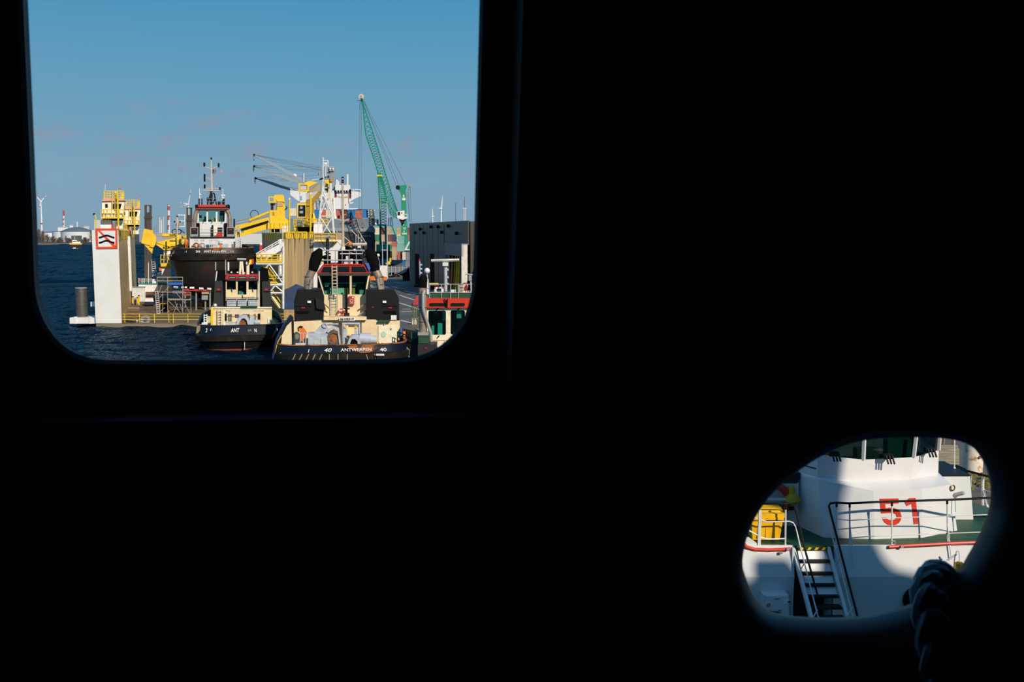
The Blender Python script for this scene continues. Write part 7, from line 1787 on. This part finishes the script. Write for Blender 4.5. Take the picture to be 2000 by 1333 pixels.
f.G(g2, 'lower_column', mat('dark_crane_green', (0.0, 0.12, 0.07), 0.5), [(741, 441), (744.5, 441), (745, 478), (741, 478)], 0.2, 2); f.G(g2, 'lower_column', mat('dark_crane_green', (0.0, 0.12, 0.07), 0.5), [(751, 441), (755.5, 441), (757, 478), (752, 478)], 0.2, 2)
f.T(g2, 'diagonal', GREEN, [(744, 443), (757, 466)], 0.25, 0.4, 4); f.T(g2, 'diagonal', GREEN, [(765, 440), (775, 466)], 0.2, 0.4, 4)
f.B(g2, 'machine_house', GREEN, 735, 765, 478, 491.5, -1, 6); f.B(g2, 'lamp_box', RYELLOW, 761, 763.5, 487.5, 491, -1.2, 0.4); f.B(g2, 'chassis', CHAR, 733, 768, 491.5, 506, -0.5, 6)
for a, c in (((759.5, 426), (758.5, 442)), ((763, 425), (763, 442)), ((765.5, 424), (767.5, 442))): f.T(g2, 'hydraulic_ram', mat('ram_blue', (0.06, 0.16, 0.30), 0.5), [a, c], 0.25, 1, 5)

# ================================================================== WAREHOUSE AND QUAY OBJECTS
wa, wb_ = V((-17.3, 173, 0)), V((-4.0, 124.5, 0)); wd = (wb_ - wa).normalized(); wnn = V((wd.y, -wd.x, 0))
if wnn.dot(EYE - wa) < 0: wnn = -wnn
WZ = atY(800, 437, 173).z
ware = thing('warehouse', 'long black clad quay warehouse with a pale open bay', 'warehouse', V((-10, 150, QZ)))
CLAD = mat('dark_cladding', (0.048, 0.044, 0.038), 0.4, c2=(0.038, 0.035, 0.030), scale=0.2)
def wp(px, y):      # where a pixel column meets the warehouse wall
    d = ray(px, 455.0); n_ = wnn; k = (wa - EYE).dot(n_) / d.dot(n_); p = EYE + d * k; return V((p.x, p.y, 0))
core = MB()
wlen = (wp(915, 0) - wa).length; e0 = wa - wnn * 0.25; e1 = wa + wd * wlen - wnn * 0.25
core.extrude([V((e0.x, e0.y, QZ)), V((e1.x, e1.y, QZ)), V((e1.x, e1.y, WZ - 0.1)), V((e0.x, e0.y, WZ - 0.1))], -wnn * 40)
e2, e3 = e1 - wnn * 3.5, e1 + wd * 16 - wnn * 3.5
core.extrude([V((e2.x, e2.y, QZ)), V((e3.x, e3.y, QZ)), V((e3.x, e3.y, WZ - 0.3)), V((e2.x, e2.y, WZ - 0.3))], -wnn * 36); core.build('warehouse_body', CLAD, ware)
edges = [800, 809, 819.7, 827, 835, 845, 856, 867.5]
pts = [wp(x, 0) for x in edges]
for a, c in zip(pts[:-1], pts[1:]):
    c2_ = c - wd * 0.25
    MB().extrude([V((a.x, a.y, QZ)), V((c2_.x, c2_.y, QZ)), V((c2_.x, c2_.y, WZ)), V((a.x, a.y, WZ))], -wnn * 0.2).build('wall_panel', CLAD, ware)
bay0, bay1, bay2 = wp(868, 0), wp(902, 0), wp(914, 0)
zt1 = EYE.z - (bay0 - V((0, 0, 0))).length * (476 - 455) / 2000; zt2 = EYE.z - bay0.length * (496 - 455) / 2000
def wpan(a, c, z0, z1, m, name, off=0.0, dep=0.2):
    MB().extrude([V((a.x, a.y, z0)) + wnn * off, V((c.x, c.y, z0)) + wnn * off, V((c.x, c.y, z1)) + wnn * off, V((a.x, a.y, z1)) + wnn * off], -wnn * dep).build(name, m, ware)
wpan(bay0, bay2, zt1, WZ, CLAD, 'wall_panel')
pj = 0.5
def pxof(p):
    d = p - EYE; return CX + FPX * d.x / d.dot(_fw)
while pxof(bay2 + wnn * pj + V((0, 0, 6))) > 902 and pj < 8: pj += 0.05
oc = bay2 + wnn * pj; k_ = 2.0
while pxof(oc - wd * k_ + V((0, 0, 6))) > 868 and k_ < 40: k_ += 0.1
of = oc - wd * k_
LINT = mat('mauve_grey_panel', (0.20, 0.20, 0.235), 0.6)
def flat(poly, d, m, name): MB().extrude(poly, d).build(name, m, ware)
def zz_(p, z): return V((p.x, p.y, z))
flat([zz_(of, zt2), zz_(oc, zt2), zz_(oc, zt1), zz_(of, zt1)], -wnn * 0.3, LINT, 'bay_lintel')
flat([zz_(of, zt1), zz_(oc, zt1), zz_(oc - wnn * pj, zt1), zz_(of - wnn * pj, zt1)], (0, 0, 0.15), LINT, 'bay_roof')
flat([zz_(oc, QZ), zz_(bay2, QZ), zz_(bay2, zt1), zz_(oc, zt1)], -wd * 0.3, mat('pale_column', (0.66, 0.62, 0.56), 0.6), 'bay_end_wall')
flat([zz_(of, QZ), zz_(of + wd * 0.8, QZ), zz_(of + wd * 0.8, zt2), zz_(of, zt2)], -wnn * 0.3, LINT, 'bay_post')
flat([zz_(of - wnn * (pj - 0.1), QZ), zz_(oc - wnn * (pj - 0.1), QZ), zz_(oc - wnn * (pj - 0.1), zt1), zz_(of - wnn * (pj - 0.1), zt1)], -wnn * 0.1, SOOT, 'bay_back')
for x0_, x1_ in ((810.5, 818), (840, 847.5)):
    a, c = wp(x0_, 0), wp(x1_, 0); wpan(a, c, QZ, EYE.z - a.length * (495 - 455) / 2000, SOOT, 'door_opening', 0.03, 0.1)
for x, y in ((812, 455), (822, 448), (829, 455), (843, 443.5), (857, 443.5), (864, 454), (877, 442), (893, 456)):
    p = wp(x, 0); z = EYE.z - p.length * (y - 455) / 2000
    MB().tube(V((p.x, p.y, z)), V((p.x, p.y, z)) + wnn * 0.3, 0.22, n=6).build('wall_lamp', SOOT, ware)
for i, x in enumerate((874, 880, 884, 888, 893)):
    p = of + (oc - of) * ((x - 868) / 34.0) - wnn * 0.5; p = V((p.x, p.y, 0))
    q = thing('steel_section', ['dull orange', 'tall yellow', 'broad yellow', 'leaning yellow', 'slim grey'][i] + ' steel section standing in the open warehouse bay', 'steel section', V((p.x, p.y, QZ)))
    z1 = EYE.z - p.length * ([500, 498, 499, 497, 505][i] - 455) / 2000
    m_ = [ORANGE, GYELLOW, YELLOW, YELLOW, GREY][i]
    MB().tube(V((p.x, p.y, QZ)), V((p.x + 0.3, p.y, z1)), 0.22, 0.15, 8).build('shaft', m_, q); MB().ball(V((p.x + 0.3, p.y, z1)), 0.16, 8).build('shaft_end', m_, q)
# quay: lamp posts, fence, sheds, cars
for px, yt, yb, Y, lab in ((755.5, 393, 549, 190, 'tall thin white lamp post rising from the quay behind tug 40'), (746.5, 460, 514, 260, 'shorter lamp post beside the green machine house')):
    q = Fr(px, Y); t_ = thing('lamp_post', lab, 'lamp post', V((q.A.x, q.A.y, QZ)))
    MB().tube((q.A.x, q.A.y, QZ), q.P(px, yt), 0.13, 0.08, 6).build('pole', LGREY, t_); q.T(t_, 'lamp_arm', LGREY, [(px - (10 if px > 750 else 2), 489 if px > 750 else yt), (px, 489 if px > 750 else yt)], 0.09, 0, 4)
q = Fr(785, 205)
fe = thing('mesh_fence', 'grey mesh fence crossing the quay behind parked cars', 'fence', V((q.A.x, q.A.y, QZ)))
for i in range(7):
    x = 757 + 7.3 * i; MB().tube(q.P(x, 520), V((q.P(x, 520).x, q.P(x, 520).y, QZ)), 0.06, n=4).build('fence_post', LGREY, fe)
for y in (520.5, 524.5, 528.5, 532): q.T(fe, 'fence_wire', GREY, [(756, y), (802, y)], 0.035, 0, 4)
q.B(fe, 'fence_mesh', mat('fence_mesh_grey', (0.22, 0.23, 0.23), 0.7), 756, 802, 521, 532.5, 0.15, 0.04)
q = Fr(748, 165)
hu = thing('white_hoarding', 'white hoarding with orange foot beside the right exhaust of tug 40', 'hoarding', V((q.A.x, q.A.y, QZ)))
q.B(hu, 'hoarding_panel', WHITE, 735, 756, 519, 541, 0, 0.4); q.B(hu, 'orange_base', ORANGE, 722, 736, 540, 548, 0, 0.5); q.B(hu, 'panel_foot', ORANGE, 735, 756, 541, 548, 0.1, 0.4)
def car(px, py, wpx, m, lab, z=QZ):
    p = atZ(px, py, z); q = Fr(px, p.y); hp = wpx * 0.42
    t_ = thing('parked_car', lab, 'car', p)
    q.G(t_, 'body', m, [(px - wpx / 2, py - hp * 0.15), (px - wpx / 2, py - hp * 0.5), (px + wpx / 2, py - hp * 0.5), (px + wpx / 2, py - hp * 0.15)], 0, 1.7)
    q.G(t_, 'cabin', m, [(px - wpx * 0.36, py - hp * 0.5), (px - wpx * 0.22, py - hp), (px + wpx * 0.2, py - hp), (px + wpx * 0.38, py - hp * 0.5)], 0.15, 1.4)
    q.G(t_, 'window', GLASSD, [(px - wpx * 0.3, py - hp * 0.53), (px - wpx * 0.2, py - hp * 0.92), (px + wpx * 0.18, py - hp * 0.92), (px + wpx * 0.32, py - hp * 0.53)], 0.1, 0.1)
    for dx in (-0.3, 0.3): MB().lathe(q.P(px + wpx * dx, py - hp * 0.12, 0.05), [(0.3, -0.1), (0.3, 0.1)], 10, q.v).build('wheel', SOOT, t_)
car(766, 538, 14, mat('car_teal', (0.02, 0.08, 0.10), 0.3), 'dark teal car parked by the mesh fence'); car(762, 542, 10, mat('car_white', (0.6, 0.6, 0.6), 0.3), 'white car parked by the quay hoarding'); car(774, 541, 14, mat('car_red', (0.22, 0.015, 0.03), 0.3), 'dark red car parked by the mesh fence')
car(815, 561, 9, mat('car_blue', (0.25, 0.35, 0.5), 0.3), 'pale blue car at the warehouse corner')
q = Fr(790, 182)
sk = thing('scrap_ramp', 'dark sloping skip with pale scrap beside the warehouse corner', 'skip', V((q.A.x, q.A.y, QZ)))
q.G(sk, 'skip_body', CHAR, [(776, 535), (800, 523), (801, 548), (787, 552), (786, 539)], 0, 3); q.G(sk, 'scrap_heap', mat('scrap_pale', (0.5, 0.48, 0.46), 0.6), [(777, 534), (795, 524), (799, 522), (793, 531), (784, 536)], -0.3, 1.0)
q = Fr(778, 172)
pt = thing('timber_pile', 'pale timber sleepers lying on the quay', 'timber', q.P(780, 556))
for i in range(4): q.B(pt, 'sleeper', mat('sleeper_tan', (0.42, 0.34, 0.22), 0.9), 770 + 4.8 * i, 774.5 + 4.8 * i, 553.5, 557, 0.3 * i, 0.6)
ob = thing('orange_barrier', 'orange steel beam lying before the warehouse', 'beam', q.P(802, 558)); q.B(ob, 'beam_flange', ORANGE, 795, 809, 556.5, 558.2, -1, 0.5); q.B(ob, 'beam_foot', RUST, 790, 796, 557, 560, -1.1, 0.5)
ybm = Fr(850, 120); yb_ = thing('yellow_beam', 'yellow steel beam on the quay behind the red-roofed tug', 'beam', ybm.P(847, 558)); ybm.B(yb_, 'beam_flange', RYELLOW, 838, 856, 553.5, 555.3, 0, 0.5); ybm.B(yb_, 'beam_web', GYELLOW, 838, 857, 555.5, 557.5, 0.1, 0.4)
q = Fr(758, 250); dg_ = thing('yellow_loader', 'small yellow loader parked in front of the container yard', 'loader', V((q.A.x, q.A.y, QZ)))
q.G(dg_, 'loader_body', YELLOW, [(753, 515), (757, 511), (762, 511), (763, 517), (754, 517)], 0, 2); q.T(dg_, 'loader_arm', YELLOW, [(762, 512), (762.5, 504)], 0.25, 0.5, 5); q.B(dg_, 'loader_tracks', SOOT, 753, 763, 517, 524, 0, 2.4)
q = Fr(810, 95); bx_ = thing('beige_cabinet', 'beige cabinet on the quay edge beside the red-roofed tug', 'cabinet', q.P(810, 638)); q.B(bx_, 'cabinet_body', CREAM2, 805, 815, 624, 638, 0, 0.6); q.B(bx_, 'cabinet_top', LGREY, 804.5, 815.5, 623, 624.5, -0.05, 0.7)

# ================================================================== FAR SHORE
TURB = mat('turbine_white', (0.72, 0.72, 0.72), 0.5)
def turbine(lab, hub, base_y, Y, blades, rt):
    q = Fr(hub[0], Y); b_ = q.P(hub[0] + (1.5 if hub[0] < 200 else 0), base_y); t_ = thing('wind_turbine', lab, 'wind turbine', V((b_.x, b_.y, 1.6)))
    MB().tube(V((b_.x, b_.y, 1.6)), q.P(*hub, 1), rt * 1.4, rt * 0.8, 10).build('tower', TURB, t_, True)
    MB().tube(q.P(hub[0], hub[1], -rt * 2), q.P(hub[0], hub[1], rt * 5), rt * 1.3, n=8).build('nacelle', TURB, t_, True)
    for bx, by in blades:
        a, c = q.P(*hub, -rt), q.P(bx, by, -rt); d = (c - a)
        mb = MB().path([a, a + d * 0.2, a + d * 0.6, c], [rt * 0.55, rt * 0.9, rt * 0.55, rt * 0.12], 6); o = mb.build('blade', TURB, t_, True)
        if hub[0] < 420: MB().tube(a + d * 0.62, a + d * 0.75, rt * 0.6, rt * 0.5, 6).build('red_band', BRED, o)
    if hub[0] < 200: p_ = q.P(hub[0] + 1.2, 438); MB().tube(p_, p_ + V((0, 0, 2)), rt * 1.45, n=10).build('red_ring', BRED, t_)
turbine('white wind turbine on the far bank above the oil tanks', (80, 394), 452, 1800, [(66, 379), (90.5, 382), (76, 409)], 1.3)
turbine('wind turbine rising behind the dark pile by the raised tug', (368, 399), 455, 1500, [(373, 370), (351, 396), (353, 405)], 0.9)
turbine('larger wind turbine above the black warehouse roof', (861.5, 407), 440, 900, [(865, 381), (855.5, 408), (864, 407.5)], 0.75)
turbine('smaller wind turbine above the black warehouse roof', (845, 423), 440, 1100, [(844.5, 404), (843, 424), (849, 423)], 0.7)
for px, yt, w_, lab in ((890.5, 394, 5.5, 'slim mast with square head above the warehouse'), (907.8, 384, 6, 'taller lattice light mast above the warehouse')):
    q = Fr(px, 500); t_ = thing('light_mast', lab, 'mast', V((q.A.x, q.A.y, QZ)))
    MB().tube((q.A.x, q.A.y, QZ), q.P(px, yt), 0.3, n=4).build('mast_shaft', GREY, t_)
    for k in (0, 4): q.B(t_, 'lamp_bank', GREY, px - w_ / 2, px + w_ / 2, yt + k, yt + k + 1.6, -0.2, 0.6)
    if px > 900: q.B(t_, 'gallery', LGREY, px - 4, px + 4, yt + 22, yt + 24, -0.3, 1.5); q.B(t_, 'lower_shaft', LGREY, px - 2.2, px + 2.2, yt + 24, yt + 50, -0.2, 1.2)
TANKW = mat('tank_white', (0.66, 0.67, 0.68), 0.6); TANKR = mat('tank_roof_grey', (0.11, 0.14, 0.18), 0.7)
for x0_, x1_, yt, yb, ya, Y, lab in ((86, 107, 455, 468, 453, 1150, 'smallest oil tank at the left behind bare trees'), (105, 139, 453, 468.5, 452, 1120, 'middle flat-roofed oil tank on the far bank'), (123, 178, 453, 469.5, 444.2, 1060, 'largest domed white oil tank on the far bank')):
    q = Fr((x0_ + x1_) / 2, Y); r_ = (x1_ - x0_) / 2 * q.k; z0, z1, z2 = 1.6, q.P(x0_, yt).z, q.P(x0_, ya).z
    p = q.P((x0_ + x1_) / 2, 455, r_); t_ = thing('storage_tank', lab, 'oil tank', V((p.x, p.y, z0)))
    MB().lathe((p.x, p.y, z0), [(r_, 0), (r_, z1 - z0)], 32).build('tank_shell', TANKW, t_, True)
    MB().lathe((p.x, p.y, z1), [(r_ * 1.01, 0)] + [(r_ * (1 - i / 8), 0.3 + (z2 - z1) * (1 - (1 - i / 8) ** 2)) for i in range(9)], 32).build('tank_roof', TANKR, t_, True)
def row(Y, z): return HOR + (CAM_H - z) * FPX / Y
def slab(name, lab, cat, x0, x1, y0, y1, Y, m, d=12, extra=None):
    q = Fr((x0 + x1) / 2, Y); y1 = row((q.A - V((0, 0, 0))).length, 1.0) + 0.5; a = q.P((x0 + x1) / 2, y1); t_ = thing(name, lab, cat, V((a.x, a.y, 1.6)))
    o = q.B(t_, 'block', m, x0, x1, y0, y1, 0, d); q.B(t_, 'roof_edge', LGREY, x0, x1, y0 - 0.5, y0 + 0.2, -0.5, d + 1)
    if extra: extra(t_, q)
    return t_
slab('pump_house', 'dark shed standing before the largest oil tank', 'shed', 139, 160, 460.5, 472, 1000, mat('shed_dark', (0.06, 0.08, 0.10), 0.7))
slab('plant_building', 'white plant building behind the middle oil tank', 'building', 113, 133, 444, 453, 1300, TANKW)
slab('plant_block', 'small stepped block left of the thin white stack', 'building', 136, 143, 440, 448, 1350, TANKW)
slab('grey_silo_block', 'grey silo block right of the largest oil tank', 'building', 163.5, 174, 442, 450, 1300, LGREY)
slab('white_silo_group', 'pale silos just left of the dock control cabin', 'silo', 184, 198, 429, 449, 1200, LGREY)
def stackc(x, yt, yb, w, Y, lab, m=TANKW, bands=()):
    q = Fr(x, Y); t_ = thing('chimney', lab, 'chimney', V((q.A.x, q.A.y, 1.6)))
    MB().tube((q.A.x, q.A.y, 1.6), q.P(x, yt), w / 2 * q.k * 1.15, w / 2 * q.k, 10).build('shaft', m, t_, True)
    MB().tube(q.P(x, yt), q.P(x, yt - 1), w / 2 * q.k * 1.1, n=8).build('rim', GREY, t_)
    for a, c in bands: MB().tube(q.P(x, a), q.P(x, c), w / 2 * q.k * 1.12, w / 2 * q.k * 1.1, 10).build('red_band', mat('chimney_red', (0.42, 0.07, 0.06), 0.6), t_)
stackc(64.5, 424, 450, 1.6, 1500, 'left one of two thin stacks beside the wind turbine'); stackc(69.8, 425, 450, 1.8, 1500, 'right one of two thin stacks beside the wind turbine')
stackc(124.3, 412, 445, 3.0, 1500, 'red and white tapering stack above the oil tanks', TANKW, ((412, 422), (427, 431), (436, 440)))
stackc(150.5, 433, 447, 2.4, 1300, 'short plain white stack above the domed tank')
stackc(329.5, 401, 458, 4.2, 1100, 'tall red and white banded chimney left of the raised tug', TANKW, ((403, 411), (421, 430), (440, 449)))
stackc(311.5, 424, 460, 3.6, 1150, 'stubby grey refinery column nearest the dark pile', LGREY); stackc(315.2, 429, 460, 2.2, 1150, 'slim pale refinery column in the middle', TANKW); stackc(319.2, 423, 460, 2.4, 1150, 'pale pink refinery column left of the banded chimney', LGREY)
stackc(311.3, 415, 430, 0.7, 1160, 'thin needle on the grey refinery column', GREY); stackc(58.5, 442, 452, 3, 1500, 'low pale stack at the window edge')
for x, yt in ((302, 443), (306, 440), (325, 441), (336, 440), (341, 446), (300, 449)): stackc(x, yt, 460, 1.1, 1200, {302: 'faint thin stack first after the dark pile', 306: 'faint thin stack second after the dark pile', 325: 'faint stack just left of the banded chimney', 336: 'faint stack just right of the banded chimney', 341: 'low faint stack near the small signal mast', 300: 'lowest faint stack at the dark pile'}[x], GREY)
slab('refinery_hall', 'pale low refinery hall behind the folded yellow crane', 'building', 300, 366, 456, 468, 1050, mat('hall_grey', (0.30, 0.32, 0.34), 0.7), 20)
slab('grey_office_block', 'grey office block right of the left wing wall', 'building', 272, 279, 449, 466, 1050, mat('office_grey', (0.24, 0.27, 0.30), 0.7), 20)
slab('white_storage_hall', 'long white storage hall under the yellow crane boom', 'warehouse', 459, 536, 456, 471, 900, mat('hall_white', (0.55, 0.55, 0.56), 0.7), 30)
# bare trees along the far bank
TREE = mat('bare_twigs', (0.13, 0.10, 0.075), 0.95, c2=(0.08, 0.065, 0.05), scale=0.2); TRUNK = mat('trunk', (0.06, 0.05, 0.04), 0.95)
def tree(px, yt, wpx, Y, lab):
    q = Fr(px, Y); p = V((q.A.x, q.A.y, 1.6)); zt_ = q.P(px, yt).z; r_ = wpx / 2 * q.k; h = zt_ - 1.6
    t_ = thing('bare_tree', lab, 'tree', p, 'bare trees on the far bank')
    MB().tube(p, p + V((0, 0, h * 0.6)), r_ * 0.09, r_ * 0.04, 6).build('trunk', TRUNK, t_)
    mb = MB()
    for i in range(120):
        a, g = random.uniform(0, 2 * PI), random.uniform(0.0, 1.0); e_ = random.uniform(0.15, 1.0)
        c = p + V((math.cos(a) * r_ * math.sqrt(g) * math.sin(PI * e_ * 0.85 + 0.3), math.sin(a) * r_ * math.sqrt(g) * math.sin(PI * e_ * 0.85 + 0.3), h * e_))
        b0_ = p + V((0, 0, h * e_ * 0.5)); mb.tube(b0_.lerp(c, 0.5), c, r_ * 0.05, r_ * 0.02, 3)
        for k in range(3):
            dlt = V((random.uniform(-1, 1), random.uniform(-1, 1), random.uniform(-0.2, 1))) * r_ * 0.28; s_ = V((random.uniform(-1, 1), random.uniform(-1, 1), random.uniform(-1, 1))) * r_ * 0.14
            mb.add([c, c + dlt, c + dlt * 0.6 + s_], [(0, 1, 2)])
    mb.build('crown', TREE, t_)
for i, (px, yt, w_, Y) in enumerate(((60, 449, 14, 985), (68, 447.5, 14, 990), (76, 449, 13, 985), (84, 451, 11, 990), (92, 459, 12, 975), (103, 463, 14, 970), (116, 465, 14, 970), (128, 461, 6, 968), (134, 466, 14, 972), (166, 465, 16, 970), (178, 450, 9, 980))):
    tree(px, yt, w_, Y, ['tallest clump tree at the window edge', 'second bare tree from the window edge', 'third bare tree from the window edge', 'fourth bare tree, right end of the clump', 'low bush before the smallest oil tank', 'low bush before the middle oil tank', 'low bush right of the middle oil tank', 'small dark conifer-like bush on the bank', 'low bush left of the dark shed', 'low bush before the largest oil tank', 'dark tree right of the largest oil tank'][i])
for i, px in enumerate((470, 480, 490, 500, 510, 520, 530, 540)): tree(px, 468 - i * 1.6, 18, 955, ['first', 'second', 'third', 'fourth', 'fifth', 'sixth', 'seventh', 'eighth'][i] + ' bush from the left below the white storage hall')
# small passing tug
q = Fr(148, 690)
sb_ = thing('small_tug', 'small black tug with yellow band sailing past the oil tanks', 'tugboat', V((q.A.x, q.A.y, 0)))
q.G(sb_, 'hull', HULLBLACK, [(135.5, 477), (160, 477.5), (158, 487), (139, 487)], 0, 9); q.G(sb_, 'yellow_band', mat('band_ochre', (0.68, 0.42, 0.10), 0.5), [(135, 474.8), (160.3, 475.5), (160, 478), (136, 478)], -0.3, 9.4)
q.B(sb_, 'wheelhouse', WHITE, 141, 150, 469.5, 475.5, 2, 4); q.B(sb_, 'wheelhouse_window', GLASSD, 142, 149, 471, 472.7, 1.9, 0.2); q.B(sb_, 'deckhouse', CREAM2, 150, 157, 472.5, 475.5, 2, 4); q.T(sb_, 'mast', LGREY, [(145.5, 462), (145.5, 470)], 0.2, 3, 4)
fo = MB()
for i in range(70):
    x = random.gauss(146, 9); w_ = random.uniform(1.5, 6); y = 487 + random.uniform(-0.4, 0.5); s_ = random.uniform(-4, 3); h_ = max(0.3, 2.6 - abs(x - 146) * 0.3)
    p0, p1 = q.P(x - w_, y, s_), q.P(x + w_, y, s_); p0.z = p1.z = 0.0
    fo.add([p0, p1, (p0 + p1) / 2 + V((0, 0.5, h_ * random.uniform(0.3, 0.7))), (p0 + p1) / 2 + V((0, 2.5, 0))], [(0, 1, 2), (0, 2, 3), (1, 3, 2)])
setp(fo.build('bow_wave', mat('foam', (0.72, 0.72, 0.72), 0.8), sb_), 'white foam at the bow', kind='stuff')
q = Fr(540, 560); rb_ = thing('red_white_boat', 'small red and white vessel seen beyond the dry dock gangway', 'boat', V((q.A.x, q.A.y, 0)))
q.B(rb_, 'hull', BRED, 507, 516, 479, 496, 0, 8); q.B(rb_, 'house', WHITE, 508, 515, 474, 480, 1, 4)
# small signal mast with flag and a white frame left of the raised tug
q = Fr(346, 152)
sm = thing('signal_mast', 'small mast with black hoops and tricolour above the folded yellow crane', 'mast', q.P(346, 462))
q.T(sm, 'pole', MT, [(346, 424), (346, 460)], 0.12, 0, 6); q.T(sm, 'top_light', BLACK, [(346, 421.5), (346, 425)], 0.12, 0, 6); q.T(sm, 'spreader', MT, [(341, 433), (346, 436), (351, 434)], 0.06, 0, 4)
for x in (341, 351.3): q.T(sm, 'side_light', BLACK, [(x, 432), (x, 435)], 0.12, 0, 6)
for cx, rr_ in ((341.5, 4.5), (349, 4.5)): MB().torus(q.P(cx, 453, 0), q.v, rr_ * q.k, 0.06, 16, 5).build('hoop', BLACK, sm, True)
for x0_, x1_, m_ in ((343.5, 345, BLACK), (345, 347.5, MATS['flag_yellow']), (347.5, 349.3, BRED)): q.B(sm, 'flag_band', m_, x0_, x1_, 437, 442, -0.1, 0.03)
for a, c in (((352, 451), (360, 456)), ((351, 448), (361, 455))): q.T(sm, 'stay', BLACK, [a, c], 0.04, 0, 4)
wf_ = thing('white_tube_frame', 'white tube frame beside the dark pile left of the raised tug', 'frame', q.P(355, 445))
for a, c in (((347.5, 420.5), (362, 420.5)), ((348, 432), (362, 432)), ((350, 443), (361, 443)), ((360.8, 420), (360.8, 443))): q.T(wf_, 'tube', WHITE, [a, c], 0.09, 1.5, 5)

# ================================================================== PEOPLE
def person(lab, foot, h, yaw, mats_, pose):
    """one continuous skinned body; pose lists joints as (x right, y forward, z up) fractions of the height"""
    me = bpy.data.meshes.new('person'); vs = pose['v']; me.from_pydata([tuple(c * h for c in p[:3]) for p in vs], pose['e'], [])
    o = bpy.data.objects.new('person', me); col.objects.link(o)
    md = o.modifiers.new('skin', 'SKIN'); md.use_smooth_shade = True
    sk_ = me.skin_vertices[0].data
    for i, p in enumerate(vs): sk_[i].radius = (p[3] * h, p[3] * h)
    sk_[0].use_root = True
    o.modifiers.new('sub', 'SUBSURF').levels = 1
    dg = bpy.context.evaluated_depsgraph_get(); dg.update()
    m2 = bpy.data.meshes.new_from_object(o.evaluated_get(dg)); bpy.data.objects.remove(o)
    for m_ in mats_: m2.materials.append(m_)
    for p in m2.polygons:
        z = p.center.z / h; r_ = abs(p.center.x) / h
        p.material_index = 3 if z > 0.945 else 2 if z > 0.845 else 0 if (z < 0.49 and r_ < 0.125) else 1
        p.use_smooth = True
    o = bpy.data.objects.new('person', m2); col.objects.link(o); o.location = foot; o.rotation_euler = (0, 0, yaw)
    return setp(o, lab, 'person', 'people working on the raised tug')
stand = {'v': [(0, 0, 0.52, 0.085), (0, 0, 0.66, 0.085), (0, 0.01, 0.79, 0.095), (0, 0.01, 0.845, 0.04), (0, 0.015, 0.90, 0.055), (0, 0.015, 0.965, 0.05),
               (-0.10, 0, 0.79, 0.045), (-0.135, -0.02, 0.64, 0.036), (-0.12, 0.05, 0.50, 0.028), (0.10, 0, 0.79, 0.045), (0.14, -0.02, 0.64, 0.036), (0.13, 0.06, 0.51, 0.028),
               (-0.05, 0, 0.46, 0.06), (-0.055, 0.015, 0.26, 0.042), (-0.06, -0.01, 0.04, 0.032), (-0.065, 0.06, 0.02, 0.026), (0.05, 0, 0.46, 0.06), (0.06, 0.02, 0.26, 0.042), (0.065, 0.0, 0.04, 0.032), (0.07, 0.07, 0.02, 0.026)],
         'e': [(0, 1), (1, 2), (2, 3), (3, 4), (4, 5), (2, 6), (6, 7), (7, 8), (2, 9), (9, 10), (10, 11), (0, 12), (12, 13), (13, 14), (14, 15), (0, 16), (16, 17), (17, 18), (18, 19)]}
ff = Fr(416, 141)
DKT = mat('dark_trousers', (0.02, 0.022, 0.03), 0.9)
person('person in grey jacket and dark trousers standing above the white side ladder', ff.P(466, 464.3, 4.3), 1.66, 0.5, [DKT, mat('grey_jacket', (0.42, 0.40, 0.40), 0.9), SKIN, mat('grey_cap', (0.35, 0.34, 0.34), 0.8)], stand)
person('worker in yellow vest and white helmet on the deck edge', ff.P(357, 489, 2.4), 1.7, -0.4, [DKT, mat('hi_vis', (0.62, 0.66, 0.05), 0.8), SKIN, WHITE], stand)
person('worker in dark jacket with blue helmet by the yellow boom', ff.P(353, 488, 2.6), 1.7, 0.8, [DKT, mat('dark_jacket', (0.03, 0.03, 0.045), 0.9), SKIN, mat('helmet_blue', (0.02, 0.16, 0.45), 0.5)], stand)
person('worker in orange jacket beside the white deckhouse wall', ff.P(364, 488, 2.2), 1.7, 0.2, [mat('orange_trousers', (0.6, 0.14, 0.03), 0.9), ORANGE, SKIN, ORANGE], stand)
